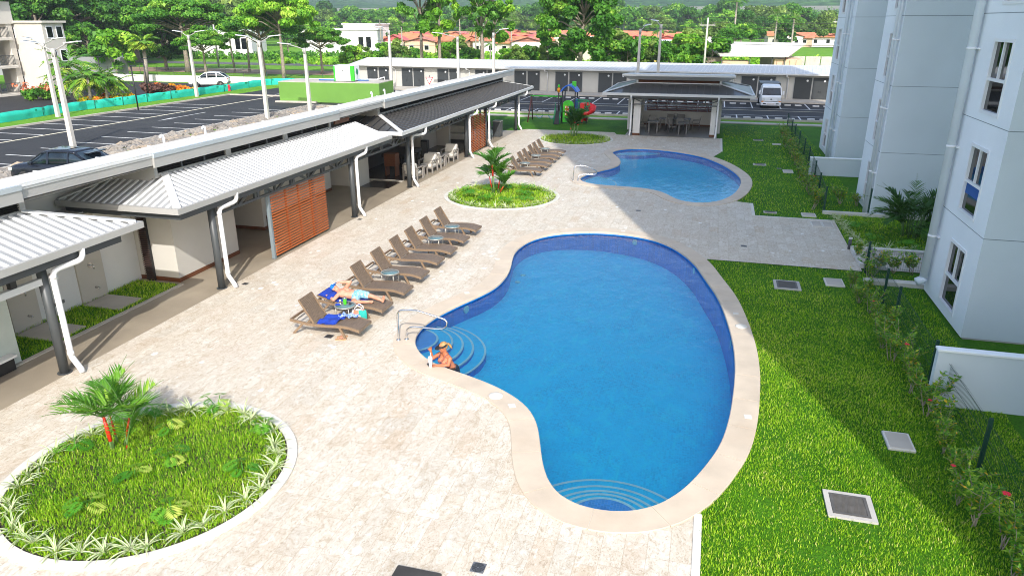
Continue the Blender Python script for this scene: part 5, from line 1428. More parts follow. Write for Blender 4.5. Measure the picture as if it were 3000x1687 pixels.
def eyes(parent, c, face, up, s=1.0):
    c = Vector(c); f = Vector(face).normalized(); u = Vector(up); u = (u - f * u.dot(f)).normalized(); x = f.cross(u); m = MB()
    for sx in (-1, 1):
        e = c + f * .083 * s + x * sx * .032 * s + u * .008 * s
        m.loft([[e + x * (a * math.cos(2 * PI * k / 10)) + u * (a * .55 * math.sin(2 * PI * k / 10)) + f * h for k in range(10)] for a, h in ((.013 * s, 0), (.010 * s, .006 * s), (.004 * s, .008 * s))])
    m.build('eyes', [mat('eye_dark', (.02, .015, .012), .2)], parent)

# man on the second lounger, on his back with the head towards the clubhouse
Zs = .345
mb = {}
Hc = (-9.155, 15.99, .605); FACE = (.52, -.30, .80); UPD = (-.86, .05, .50)
def man(bm):
    nk = Vector((-9.03, 15.96, .545)); ch = Vector((-8.86, 15.955, .515)); wa = Vector((-8.64, 15.98, .475)); pe = Vector((-8.50, 16.0, .465))
    capsule(bm, nk, (-9.12, 15.98, .58), .058, .055)
    for sy in (-.09, .09): capsule(bm, ch + Vector((-.02, sy, .0)), wa + Vector((0, sy * .75, 0)), .105, .100)
    capsule(bm, ch + Vector((-.06, -.14, .005)), ch + Vector((-.06, .14, .02)), .075, .075)
    ellipsoid(bm, ch + Vector((.0, -.07, .085)), (.085, .07, .035)); ellipsoid(bm, ch + Vector((.0, .08, .09)), (.085, .07, .035))
    ellipsoid(bm, wa + Vector((.0, 0, .055)), (.12, .115, .075))
    capsule(bm, wa, pe, .115, .115); capsule(bm, pe + Vector((0, -.07, 0)), pe + Vector((0, .07, 0)), .105, .105)
    capsule(bm, ch + Vector((-.1, -.08, .01)), nk, .06, .055); capsule(bm, ch + Vector((-.1, .08, .02)), nk, .06, .055)
    # far arm raised, hand on the cap
    s = ch + Vector((-.07, .19, .03)); e = Vector((-8.80, 16.20, .735)); h = Vector((-9.02, 16.10, .745))
    capsule(bm, s, e, .058, .046); capsule(bm, e, h, .046, .031); hand(bm, h, (-.95, -.25, -.12), (.1, .1, 1), .95, .35, 1)
    # near arm bent, hand beside the head
    s = ch + Vector((-.08, -.19, .0)); e = Vector((-8.99, 15.60, .435)); h = Vector((-9.22, 15.745, .465))
    capsule(bm, s, e, .058, .046); capsule(bm, e, h, .046, .031); hand(bm, h, (-.85, .45, .05), (0, -.2, 1), .95, .6, -1)
    # far leg stretched out, near leg bent outwards
    hp = pe + Vector((.03, .085, .005)); k = Vector((-8.13, 16.05, .455)); a = Vector((-7.79, 15.965, .40))
    capsule(bm, hp, k, .092, .060); capsule(bm, k, a, .058, .038); capsule(bm, k + Vector((.07, 0, -.02)), k + Vector((.16, -.02, -.025)), .058, .048)
    capsule(bm, a + Vector((.01, 0, -.03)), a + Vector((.065, -.02, .10)), .034, .028); capsule(bm, a + Vector((.02, 0, .02)), a + Vector((.055, -.02, .12)), .038, .03)
    for i, o in enumerate((-.032, -.014, .002, .016, .028)): capsule(bm, a + Vector((.06, -.02 + o, .12 - abs(o) * .3)), a + Vector((.068, -.02 + o, .16 - i * .006)), .011, .008, 6)
    hp = pe + Vector((.02, -.095, -.005)); k = Vector((-8.44, 15.60, .425)); a = Vector((-8.11, 15.835, .385))
    capsule(bm, hp, k, .090, .060); capsule(bm, k, a, .058, .037); capsule(bm, k + Vector((.05, .035, -.005)), k + Vector((.14, .1, -.01)), .058, .046)
    capsule(bm, a + Vector((-.01, .0, -.005)), a + Vector((.10, -.005, .015)), .034, .026); capsule(bm, a, a + Vector((.09, -.02, -.005)), .034, .026)
    for i, o in enumerate((-.028, -.014, .0, .013, .024)): capsule(bm, a + Vector((.10, -.005 + o, .01)), a + Vector((.135 - i * .004, -.005 + o, .012)), .011, .008, 6)
    head(bm, Hc, FACE, UPD, 1.0)
man_o = fused('person', man, SKINM, None, .0075, 5)
tag(man_o, 'person lying on the second lounger in a blue cap and blue printed swim shorts', 'person')
def shorts(bm):
    pe = Vector((-8.50, 16.0, .465)); wa = Vector((-8.64, 15.98, .475))
    capsule(bm, wa * .45 + pe * .55, pe, .128, .13); capsule(bm, pe + Vector((-.02, -.08, 0)), pe + Vector((-.02, .08, 0)), .122, .122)
    a = pe + Vector((.03, .085, .005)); k = Vector((-8.13, 16.05, .455)); capsule(bm, a, a.lerp(k, .55), .112, .105)
    a = pe + Vector((.02, -.095, -.005)); k = Vector((-8.44, 15.60, .425)); capsule(bm, a, a.lerp(k, .42), .110, .104)
fused('swim_shorts', shorts, m_print('palm_print_shorts', (.42, .62, .72), (.09, .30, .42), 14), man_o, .012, 3)
def cap(bm):
    c = Vector(Hc); f = Vector(FACE).normalized(); u = Vector(UPD); u = (u - f * u.dot(f)).normalized(); x = f.cross(u); R = Matrix((x, f, u)).transposed().to_quaternion()
    ellipsoid(bm, c + u * .045, (.083, .10, .082), R)
    for q in np.linspace(-1, 1, 7): capsule(bm, c + f * .08 + u * .058 + x * q * .05, c + f * (.185 - .03 * q * q) + u * .035 + x * q * .062, .010, .008, 8)
CAPB = mat('blue_cap', (.006, .15, .55), .8, .08, 12)
fused('cap', cap, CAPB, man_o, .008, 2)
m = MB(); c = Vector(Hc); f = Vector(FACE).normalized(); u = Vector(UPD); u = (u - f * u.dot(f)).normalized(); x = f.cross(u)
for q in (-.02, 0, .02): 
    p = c + f * .108 + u * .085 + x * q; m.beam(p - x * .012, p + x * .012 + u * .006, .008, .012)
m.build('cap_emblem', WHITEF, man_o)
eyes(man_o, Hc, FACE, UPD)
m = MB(); wv = Vector((-9.17, 15.715, .46)); dr = Vector((-.85, .53, .1)).normalized(); s_ = dr.orthogonal().normalized(); w_ = dr.cross(s_)
m.tube([wv + (s_ * math.cos(2 * PI * k / 14) + w_ * math.sin(2 * PI * k / 14)) * .036 for k in range(15)], .006, 6); m.build('wristband', BLACK, man_o)

# woman standing in the pool at the step end, forearms on the coping
WH = (-5.245, 13.60, .455); WF = (-.72, -.55, -.30); WU = (-.12, -.20, .97)
def woman(bm):
    ch = Vector((-5.23, 13.68, .13)); nk = Vector((-5.24, 13.655, .30)); wa = Vector((-5.14, 13.80, -.12)); pe = Vector((-5.08, 13.86, -.32))
    d = Vector((.80, -.60, 0))        # across the shoulders, towards her left arm
    capsule(bm, nk + Vector((0, .01, -.05)), Vector(WH) + Vector((.02, .02, -.05)), .05, .046)
    capsule(bm, ch + d * -.13 + Vector((0, 0, .085)), ch + d * .13 + Vector((0, 0, .085)), .052, .052); capsule(bm, ch + Vector((.01, .01, .09)), nk, .07, .052)
    for s in (-.07, .07): capsule(bm, ch + d * s, wa + d * s * .7, .09, .082)
    fr = Vector((-.60, -.80, 0))
    for s in (-.072, .072): ellipsoid(bm, ch + d * s + fr * .085 + Vector((0, 0, -.035)), (.062, .062, .06))
    capsule(bm, wa, pe, .105, .13); capsule(bm, pe, pe + Vector((.02, .03, -.35)), .125, .09)
    # left arm (towards the camera right): elbow on the coping, forearm along it
    s = ch + d * .185 + Vector((0, 0, .07)); e = Vector((-5.10, 13.50, .07)); h = Vector((-5.355, 13.455, .058))
    capsule(bm, s, e, .048, .040); capsule(bm, e, h, .040, .027); hand(bm, h, (-.98, -.12, 0), (0, 0, 1), .9, .35, 1)
    # other arm: elbow on the edge, forearm upright, loose fist
    s = ch + d * -.185 + Vector((0, 0, .07)); e = Vector((-5.565, 13.735, .065)); h = Vector((-5.575, 13.675, .285))
    capsule(bm, s, e, .047, .040); capsule(bm, e, h, .040, .027); hand(bm, h, (-.05, -.12, 1), (-.5, .6, .2), .85, 1.0, -1)
    head(bm, WH, WF, WU, .97)
wo = fused('person', woman, SKINW, None, .007, 5)
tag(wo, 'person in the pool leaning on the coping in a black visor and mauve bikini top', 'person')
def top(bm):
    ch = Vector((-5.23, 13.68, .13)); d = Vector((.80, -.60, 0)); fr = Vector((-.60, -.80, 0))
    for s in (-.072, .072): ellipsoid(bm, ch + d * s + fr * .09 + Vector((0, 0, -.055)), (.066, .066, .05))
    for s in (-.07, .07): capsule(bm, ch + d * s + Vector((0, 0, -.06)), ch + d * s + Vector((0, 0, -.09)), .097, .095)
MAUV = mat('mauve_swimwear', (.20, .075, .09), .7, .08, 20)
fused('bikini_top', top, MAUV, wo, .008, 2)
m = MB(); ch = Vector((-5.23, 13.68, .13)); d = Vector((.80, -.60, 0)); fr = Vector((-.60, -.80, 0))
for s in (-.085, .085): m.tube([ch + d * s + fr * .135 + Vector((0, 0, .0)), ch + d * s * 1.15 + fr * .10 + Vector((0, 0, .075)), ch + d * s * 1.25 + fr * .045 + Vector((0, 0, .143)), ch + d * s * 1.2 - fr * .03 + Vector((0, 0, .142))], .007, 6)
m.build('strap', MAUV, wo)
def bottoms(bm):
    pe = Vector((-5.08, 13.86, -.32)); capsule(bm, pe + Vector((-.02, -.02, .13)), pe + Vector((.01, .01, -.12)), .132, .138)
fused('swim_bottoms', bottoms, mat('dark_swimwear', (.05, .035, .04), .7), wo, .012, 2)
HAIR = m_wood('blonde_hair', (.20, .095, .03), (.48, .29, .12), (40, 12, 40), .5)
def hair(bm):
    c = Vector(WH); f = Vector(WF).normalized(); u = Vector(WU); u = (u - f * u.dot(f)).normalized(); x = f.cross(u); R = Matrix((x, f, u)).transposed().to_quaternion()
    ellipsoid(bm, c + u * .035 - f * .022, (.081, .092, .088), R); ellipsoid(bm, c - f * .05 - u * .01, (.066, .055, .065), R)
    b = c - f * .105 + u * .02; p = b
    for q, r in ((0, .026), (1, .030), (2, .030), (3, .026), (4, .014)):
        n = b - f * (.025 + .010 * q) - u * (.006 + .020 * q + .004 * q * q) + x * .012 * math.sin(q); capsule(bm, p, n, max(.02, r - .004), r); p = n
fused('hair', hair, HAIR, wo, .008, 2)
def visor(bm):
    c = Vector(WH); f = Vector(WF).normalized(); u = Vector(WU); u = (u - f * u.dot(f)).normalized(); x = f.cross(u)
    P = [c + u * .045 + (f * math.cos(a) * 1.12 + x * math.sin(a)) * .088 for a in np.linspace(-2.4, 2.4, 15)]
    for a, b in zip(P[:-1], P[1:]): capsule(bm, a - u * .012, b - u * .012, .012, .012, 8); capsule(bm, a + u * .012, b + u * .012, .012, .012, 8)
    for q in np.linspace(-1, 1, 9): capsule(bm, c + f * .08 + u * .045 + x * q * .068, c + f * (.185 - .04 * q * q) + u * .03 + x * q * .075, .009, .008, 8)
fused('visor', visor, mat('black_visor', (.010, .010, .011), .6), wo, .007, 2)
eyes(wo, WH, WF, WU, .97)
t = thing('insulated_cup', 'tall white insulated cup with straw on the pool coping', 'cup', (-5.475, 13.385, .024))
MB().lathe(0, 0, [(.030, 0), (.033, .006), (.036, .10), (.045, .14), (.047, .235), (.045, .24)], 20).build('cup', WHITEF, t, local=True)
MB().lathe(0, 0, [(.0475, .241), (.049, .245), (.048, .262), (.03, .268), (.0001, .268)], 20).build('lid', mat('grey_lid', (.5, .5, .5), .4), t, local=True)
MB().tube([(.01, 0, .26), (.014, .004, .36)], .006, 8).build('straw', WHITEF, t, local=True)
t = thing('phone', 'dark phone lying on the coping beside the white cup', 'phone', (-5.56, 13.50, .024), .6)
MB().bbox(-.035, .035, -.07, .07, 0, .01, .004).build('body', BLACK, t, local=True)
# ---------------------------------------------------------------- leaves
class Leaves:
    def __init__(s): s.V = []; s.F = []; s.t = []
    def strip(s, p, az, el, L, w, droop, n=4, tint=(.5,), roll=0.0, taper=True):
        """arching strap leaf; several tints = lengthwise bands (margin, middle, margin)"""
        d = Vector((math.cos(az) * math.cos(el), math.sin(az) * math.cos(el), math.sin(el))); side = Vector((-math.sin(az), math.cos(az), 0))
        side = (side * math.cos(roll) + d.cross(side) * math.sin(roll)); k = len(tint); b = len(s.V); p = Vector(p); q = Vector(d)
        for i in range(n + 1):
            u = i / n; ww = w * (min(1, .45 + u * 2.2) * (1 - u ** 2.2) if taper else 1) + .0008
            for j in range(k + 1): s.V.append(tuple(p + side * (ww * (j / k - .5) * 2) + Vector((0, 0, ww * .5 * abs(j / k - .5) * 2))))
            q = (q + Vector((0, 0, -droop / n))).normalized(); p = p + q * (L / n)
        for i in range(n):
            for j in range(k):
                a = b + i * (k + 1) + j; s.F.append((a, a + 1, a + k + 2, a + k + 1)); s.t.append(tint[j])
    def quad(s, c, x, y, t):
        b = len(s.V); c = Vector(c); x = Vector(x); y = Vector(y)
        s.V += [tuple(c - y), tuple(c + x - y * .1), tuple(c + y), tuple(c - x - y * .1)]; s.F.append((b, b + 1, b + 2, b + 3)); s.t.append(t)
    def build(s, name, m, parent=None, extra=None):
        o = fast_mesh(name, s.V, s.F, m, colors=s.t, parent=parent); return o
VARI = m_blade('variegated_leaf', [(0, (.09, .22, .04)), (.4, (.17, .33, .08)), (.75, (.50, .56, .32)), (1, (.66, .66, .48))], .25)
PALMG = m_blade('palm_leaf', [(0, (.030, .11, .016)), (.4, (.07, .22, .022)), (.75, (.17, .36, .03)), (1, (.48, .54, .07))], .3)
BROAD = m_blade('broad_leaf', [(0, (.03, .14, .014)), (.45, (.08, .29, .02)), (.8, (.24, .46, .04)), (1, (.62, .64, .14))], .35)
HEDGE = m_blade('hedge_leaf', [(0, (.035, .15, .014)), (.45, (.11, .31, .022)), (.8, (.36, .52, .05)), (.95, (.66, .60, .07)), (1, (.75, .42, .03))], .35)
DARKL = m_blade('dark_palm_leaf', [(0, (.020, .065, .016)), (.5, (.05, .14, .030)), (.85, (.10, .22, .04)), (1, (.30, .30, .10))], .25)
CROT = m_blade('croton_leaf', [(0, (.05, .20, .02)), (.35, (.24, .38, .03)), (.65, (.62, .42, .02)), (1, (.60, .14, .02))], .3)
REDST = mat('sealing_wax_red', (.62, .030, .012), .35, .10, 8)
STEMG = mat('green_stem', (.10, .19, .05), .6, .15, 10)
STEMP = mat('pale_stem', (.34, .28, .22), .8, .2, 12)
def ordinal(n):
    a = ['', 'first', 'second', 'third', 'fourth', 'fifth', 'sixth', 'seventh', 'eighth', 'ninth', 'tenth', 'eleventh', 'twelfth', 'thirteenth', 'fourteenth', 'fifteenth', 'sixteenth', 'seventeenth', 'eighteenth', 'nineteenth']
    if n < 20: return a[n]
    t = {2: 'twenty', 3: 'thirty', 4: 'forty'}[n // 10]
    return (t + '-' + a[n % 10]) if n % 10 else {20: 'twentieth', 30: 'thirtieth', 40: 'fortieth'}[n]

def spider(seed, n=20, L0=.30):
    r = random.Random(seed); lv = Leaves()
    for i in range(n):
        a = i * 2.4 + r.uniform(-.3, .3); e = r.uniform(.35, 1.35); g = r.uniform(.3, .5)
        lv.strip((r.uniform(-.02, .02), r.uniform(-.02, .02), .0), a, e, L0 * r.uniform(.75, 1.3), .013 * r.uniform(.8, 1.3), r.uniform(.7, 1.5), 4, (r.uniform(.75, 1), g, r.uniform(.75, 1)), r.uniform(-.3, .3))
    return lv
SP = [spider(i) for i in range(4)]
SPM = [s.build('spider_plant', VARI) for s in SP]
sp_used = [False] * 4
def place_spider(x, y, sc, label, group, z=0.0):
    k = RNG.randrange(4)
    if not sp_used[k]: o = SPM[k]; sp_used[k] = True
    else: o = SPM[k].copy(); COL.objects.link(o)
    o.location = (x, y, z); o.rotation_euler = (0, 0, RNG.uniform(0, 6.28)); o.scale = (sc,) * 3 if True else 1
    tag(o, label, 'plant', group)

def planting_circle(name, cx, cy, R, word_, dens, seed):
    t = thing('planting_circle', f'{word_} round planting bed with white flush kerb in the pool deck', 'planting bed', (cx, cy, 0), 0, 'round planting beds in the deck')
    k = MB(); n = 72
    for i in range(n):
        a0, a1 = 2 * PI * i / n, 2 * PI * (i + 1) / n; I, O = R, R + .17
        p = lambda r, a, z: (cx + r * math.cos(a), cy + r * math.sin(a), z)
        k.quad(p(I, a0, .035), p(O, a0, .035), p(O, a1, .035), p(I, a1, .035)); k.quad(p(O, a0, .035), p(O, a0, .002), p(O, a1, .002), p(O, a1, .035)); k.quad(p(I, a1, .035), p(I, a1, .004), p(I, a0, .004), p(I, a0, .035))
    k.build('kerb', KERBW, t)
    MB().sheet([(cx + (R + .01) * math.cos(2 * PI * i / n), cy + (R + .01) * math.sin(2 * PI * i / n)) for i in range(n)], z=.007).build('soil', SOIL, t)
    poly = [(cx + (R - .03) * math.cos(2 * PI * i / 48), cy + (R - .03) * math.sin(2 * PI * i / 48)) for i in range(48)]
    g = blades('bed_grass', '', poly, dens[0], dens[1], dens[2], .007, [], seed, None, lean=.6)
    tag(g, f'lush green grass filling the {word_} round planting bed', 'grass', kind='stuff')
    m = dens[3]; a0 = -PI / 2
    for i in range(m):
        a = a0 - 2 * PI * i / m + RNG.uniform(-.04, .04); r = R - .17 + RNG.uniform(-.05, .05)
        place_spider(cx + r * math.cos(a), cy + r * math.sin(a), RNG.uniform(.85, 1.2), f'striped spider plant {ordinal(i + 1)} clockwise from the frontmost on the {word_} planting bed', f'spider plants round the {word_} planting bed', .01)
planting_circle('c', -8.62, 8.49, 2.2, 'nearest', (3000, .075, .0046, 36), 11)
planting_circle('c', -8.52, 29.87, 2.36, 'middle', (620, .12, .009, 36), 12)
planting_circle('c', -8.31, 46.64, 2.25, 'farthest', (260, .13, .013, 32), 13)
i = 0
for q in range(8):
    i += 1; place_spider(5.02 + .06 * q * .9, 29.7 - q * .55, RNG.uniform(.95, 1.25), f'striped spider plant {ordinal(i)} along the path edge of the palm bed, counted from far', 'spider plants round the palm bed', .0)
for q in range(6):
    place_spider(5.35 + q * .38, 25.55 + RNG.uniform(-.05, .05), RNG.uniform(1.0, 1.3), f'striped spider plant {ordinal(q + 1)} from the bollard along the near kerb of the palm bed', 'spider plants round the palm bed', .0)

# split-leaf plants
def monstera(seed, n, yellow):
    r = random.Random(seed); lv = Leaves()
    for i in range(n):
        a = i * 2 * PI / n + r.uniform(-.5, .5); h = r.uniform(.10, .26); c = Vector((math.cos(a) * r.uniform(.05, .16), math.sin(a) * r.uniform(.05, .16), h)); S = r.uniform(.10, .17)
        d = Vector((math.cos(a), math.sin(a), -.35)).normalized(); x = Vector((-math.sin(a), math.cos(a), 0)); t = r.uniform(.75, 1) if i < yellow else r.uniform(.2, .6)
        for k in range(7):                          # lobes either side of the midrib
            f = -.25 + k / 6 * 1.15; ln = S * (1.0 - .55 * abs(f - .25)) 
            for sx in (-1, 1):
                o = c + d * S * f; e = x * sx * ln * .95 + d * ln * .38; lv.quad(o + e * .5, (e.cross(x.cross(d))).normalized() * S * .085, e * .5, t + r.uniform(-.06, .06))
        lv.quad(c + d * S * 1.0, x * S * .16, d * S * .3, t)
        lv.strip((0, 0, 0), a, 1.1, h * 1.15, .006, .6, 3, (.3,), 0, False)
    return lv
for j, (r_, px, py, n, y, l) in enumerate([('m', 432, 1092, 5, 1, 'behind the red stems'), ('m', 435, 1168, 5, 1, 'right of the red stems'), ('m', 222, 1288, 6, 2, 'pale leaved one in the front left part'), ('m', 432, 1306, 6, 2, 'pale leaved one in the front middle part'), ('m', 612, 1192, 6, 0, 'dark green one at the right side'), ('m', 662, 1095, 5, 0, 'at the right rear edge'), ('m', 340, 1205, 5, 3, 'yellowish one beside the small bare patch'), ('m', 548, 1030, 6, 2, 'pale one at the rear edge'), ('m', 190, 1130, 5, 0, 'small one left of the red stems'), ('m', 390, 1050, 7, 0, 'dark one behind the palm')]):
    x, y = gnd(px, py); o = monstera(40 + j, n, {0: 0, 1: 1, 2: 2, 3: 3}[y if isinstance(y, int) else 0] if False else [1, 1, 2, 2, 0, 0, 3, 2, 0, 0][j]).build('split_leaf_plant', BROAD); o.location = (x, y, .01); o.scale = (1.15,) * 3
    tag(o, f'split-leaf plant in the nearest planting bed, {l}', 'plant', 'split-leaf plants in the nearest planting bed')
for j in range(9):
    a = j * .7 + .2; rr = 1.0 + .75 * ((j * 37) % 10) / 10
    o = monstera(70 + j, 7, j % 3).build('split_leaf_plant', BROAD); o.location = (-8.52 + rr * math.cos(a), 29.87 + rr * math.sin(a), .01); o.scale = (1.5,) * 3
    tag(o, f'leafy green plant {ordinal(j + 1)} anticlockwise from the right side in the middle planting bed', 'plant', 'leafy plants in the middle planting bed')
for j, (x, y) in enumerate([(5.9, 26.9), (6.8, 26.2), (5.6, 28.4), (7.0, 25.9)]):
    o = monstera(90 + j, 4, 0).build('split_leaf_plant', BROAD); o.location = (x, y, .0); o.scale = (1.3,) * 3
    tag(o, f'small split-leaf plant {ordinal(j + 1)} from the left in the shaded palm bed', 'plant', 'split-leaf plants in the palm bed')

# palms
def frond(lv, mb, p, az, el, L, droop, pin, w, n=26, tint=(.3, .6), vee=.5, r=.012):
    d = Vector((math.cos(az) * math.cos(el), math.sin(az) * math.cos(el), math.sin(el))); p = Vector(p); pts = [p.copy()]; q = d.copy(); path = []
    for i in range(n):
        q = (q + Vector((0, 0, -droop / n))).normalized(); p = p + q * (L / n); pts.append(p.copy()); path.append((p.copy(), q.copy()))
    mb.tube(pts[::2] if len(pts) > 8 else pts, [r * (1 - .75 * i / (len(pts[::2] if len(pts) > 8 else pts) - 1)) for i in range(len(pts[::2] if len(pts) > 8 else pts))], 5)
    t0 = RNG.uniform(*tint)
    for i, (c, q) in enumerate(path):
        u = i / (n - 1)
        if u < .12: continue
        ln = pin * (math.sin(min(1, .25 + u * .95) * PI) ** .6) * (.75 if u > .9 else 1)
        s = q.cross(Vector((0, 0, 1))); s = s.normalized() if s.length > .01 else Vector((1, 0, 0)); up = s.cross(q)
        for sx in (-1, 1):
            e = (s * sx * .72 + q * (.68 + .5 * u) + up * vee * RNG.uniform(.5, 1.2)).normalized(); a2 = math.atan2(e.y, e.x); e2 = math.asin(max(-1, min(1, e.z)))
            lv.strip(c, a2, e2, ln * RNG.uniform(.85, 1.1), w, .45, 3, (min(1, max(0, t0 + RNG.uniform(-.12, .12))),), RNG.uniform(-.6, .6))
def lipstick_palm(label, x, y, stems, fr, L, sc=1.0, pin=.34, w=.011, tint=(.2, .55)):
    t = thing('red_stem_palm', label, 'palm', (x, y, .01), 0, 'small palms in the round planting beds')
    lv = Leaves(); rb = MB(); st_ = MB(); rd = MB()
    for (dx, dy, lx, ly, h, r, nf, rz0, rz1) in stems:
        b = Vector((dx, dy, 0)); tp = Vector((dx + lx, dy + ly, h))
        st_.tube([b, b.lerp(tp, .3), b.lerp(tp, rz0)], [r * 1.3, r, r], 10)
        rd.tube([b.lerp(tp, rz0), b.lerp(tp, (rz0 + rz1) / 2), b.lerp(tp, rz1)], [r * 1.06, r * 1.15, r * .7], 10)
        for k in range(nf):
            a = k * 2.4 + RNG.uniform(-.3, .3); frond(lv, rb, b.lerp(tp, rz1 * RNG.uniform(.96, 1)), a, RNG.uniform(.62, 1.38), L * RNG.uniform(.75, 1.1), RNG.uniform(.5, 1.2), pin, w, 26, tint)
    st_.build('trunk', STEMG, t, local=True); rd.build('crownshaft', REDST, t, local=True); rb.build('leaf_stalks', STEMG, t, local=True)
    o = lv.build('fronds', PALMG, t)
    t.scale = (sc,) * 3
    return t
x, y = -9.79, 8.87
lipstick_palm('small palm with bright red stems in the nearest planting bed', x, y, [(0, 0, -.06, .0, .78, .032, 11, .16, .86), (.12, .15, .28, -.02, .72, .018, 6, .2, .9), (-.08, .2, -.1, .05, .60, .018, 5, .25, .95), (.26, .02, .16, -.1, .22, .012, 2, .4, .95)], 7, 1.08, 1.0, .42, .014, (.3, .85))
x, y = gnd(1243, 487)
lipstick_palm('taller palm with red stems in the middle planting bed', x, y, [(0, 0, -.08, .0, 1.25, .035, 7, .55, .9), (.12, .1, .1, .05, .75, .02, 5, .2, .85), (-.1, .12, -.15, .05, .7, .02, 4, .25, .9), (.22, -.05, .2, 0, .35, .018, 5, .2, .9)], 7, 1.05, 1.12, .46, .024)
lipstick_palm('dark palm in the farthest planting bed in front of the play tower', -8.6, 47.5, [(0, 0, .05, 0, .95, .05, 9, .84, .9), (.12, .05, .12, 0, .8, .04, 7, .84, .9), (-.1, .0, -.1, 0, .55, .04, 6, .84, .9)], 9, 1.2, 1.15, .46, .03, (.0, .3))
t = thing('clump_palm', 'large dark clumping palm in the bed between two towers', 'palm', (7.25, 27.6, 0))
lv = Leaves(); rb = MB(); tr = MB()
for k in range(12):
    a = k * 2.4; b = Vector((math.cos(a) * .25, math.sin(a) * .25, 0)); h = RNG.uniform(.45, .9); tr.tube([b, b * 1.5 + Vector((0, 0, h))], [.035, .022], 7)
for k in range(44):
    a = k * 2.4 + RNG.uniform(-.3, .3); b = Vector((math.cos(a) * .28, math.sin(a) * .28, RNG.uniform(.3, .9)))
    frond(lv, rb, b, a, RNG.uniform(.35, 1.35), RNG.uniform(1.0, 1.6), RNG.uniform(.7, 1.5), .50, .026, 22, (.15, .7))
tr.build('trunk', STEMG, t, local=True); rb.build('leaf_stalks', STEMG, t, local=True); lv.build('fronds', DARKL, t)

# hedge of young flowering shrubs along the mesh fence
def shrub_parts(seed, h, stems, leaves, flowers, ls=.034):
    r = random.Random(seed); lv = Leaves(); st_ = MB(); fl = []
    for k in range(stems):
        a = r.uniform(0, 6.28); p = Vector((r.uniform(-.05, .05), r.uniform(-.08, .08), 0)); d = Vector((math.cos(a) * .32, math.sin(a) * .32, 1)).normalized(); pts = [p.copy()]; H = h * r.uniform(.7, 1.1)
        for i in range(6):
            d = (d + Vector((r.uniform(-.22, .22), r.uniform(-.22, .22), r.uniform(-.1, .15)))).normalized(); p = p + d * H / 6; pts.append(p.copy())
        st_.tube(pts, [.009 - .0011 * i for i in range(7)], 6)
        tips = [pts]
        for b in range(3):
            q = pts[2 + b].copy(); e = Vector((r.uniform(-1, 1), r.uniform(-1, 1), r.uniform(.2, .9))).normalized(); br = [q.copy()]
            for i in range(3): q = q + e * H * .10; e = (e + Vector((0, 0, .15))).normalized(); br.append(q.copy())
            st_.tube(br, [.005, .004, .003, .002], 5); tips.append(br)
        for br in tips:
            m = leaves // (stems * 4) * (2 if br is pts else 1)
            for i in range(m):
                u = r.uniform(.28 if br is pts else .1, 1); f = u * (len(br) - 1); j = min(int(f), len(br) - 2); c = br[j].lerp(br[j + 1], f - j)
                az = r.uniform(0, 6.28); o = Vector((math.cos(az), math.sin(az), r.uniform(-.1, .8))).normalized(); L = ls * r.uniform(.7, 1.3)
                x = o.cross(Vector((r.uniform(-.4, .4), r.uniform(-.4, .4), 1))).normalized() * L * .42; c = c + o * L * 1.0
                lv.quad(c, x, o * L, min(1, max(0, r.gauss(.52, .2) if r.random() > .03 else .99)))
        if k < flowers: fl.append(pts[-1] + Vector((0, 0, .02)))
    return lv, st_, fl
RED = mat('hibiscus_red', (.62, .012, .03), .6, .1, 20)
protos = []
for s, fl in ((1, 0), (2, 0), (3, 1), (4, 0), (5, 0)):
    t = thing('hedge_shrub', '', 'shrub', (0, 0, 0), 0, 'young hedge shrubs along the mesh fence')
    lv, st_, fls = shrub_parts(s, .80, 5, 460, fl, .040)
    lv.build('foliage', HEDGE, t); st_.build('stem', STEMP, t, local=True)
    if fls:
        m = MB()
        for c in fls:
            for k in range(5):
                a = k * 2 * PI / 5; m.loft([[c + Vector((math.cos(a) * q - math.sin(a) * w, math.sin(a) * q + math.cos(a) * w, z)) for w in (-wd, wd)] for q, wd, z in ((.005, .008, 0), (.03, .024, .012), (.052, .014, .002))], closed=False)
        m.build('flower', RED, t, local=True)
    protos.append(t)
used = [False] * 5
ys = [8.3, 8.95, 9.5, 10.1, 10.6, 11.15, 11.65, 12.15, 12.6, 13.1, 13.55, 14.0, 14.5, 15.0, 15.5, 16.0, 16.5, 17.1, 17.7, 18.2, 18.8, 19.5, 20.1, 20.7, 21.4]
for i, y in enumerate(ys):
    k = (i * 7 + 2) % 5 if i not in (1, 4) else 2
    o = protos[k] if not used[k] else copy_tree(protos[k]); used[k] = True
    o.location = (4.52 + RNG.uniform(-.16, .16) + (.12 if y < 10.2 else 0), y + RNG.uniform(-.08, .08), -.02); o.rotation_euler.z = RNG.uniform(0, 6.28); s = RNG.uniform(.78, 1.2) * (.9 if y > 17 else 1); o.scale = (s, s, s)
    o['label'] = f'young yellow-green hedge shrub, {ordinal(i + 1)} from the near end of the front hedge'
for i in range(24):
    y = 30.9 + i * .92; k = (i * 3) % 5
    o = copy_tree(protos[k]); o.location = (4.45 + (y - 30) * .016 + RNG.uniform(-.12, .12), y, -.02); o.rotation_euler.z = RNG.uniform(0, 6.28); s = RNG.uniform(.95, 1.3); o.scale = (s, s, s)
    o['label'] = f'young hedge shrub, {ordinal(i + 1)} from the near end of the far hedge beside the farther towers'
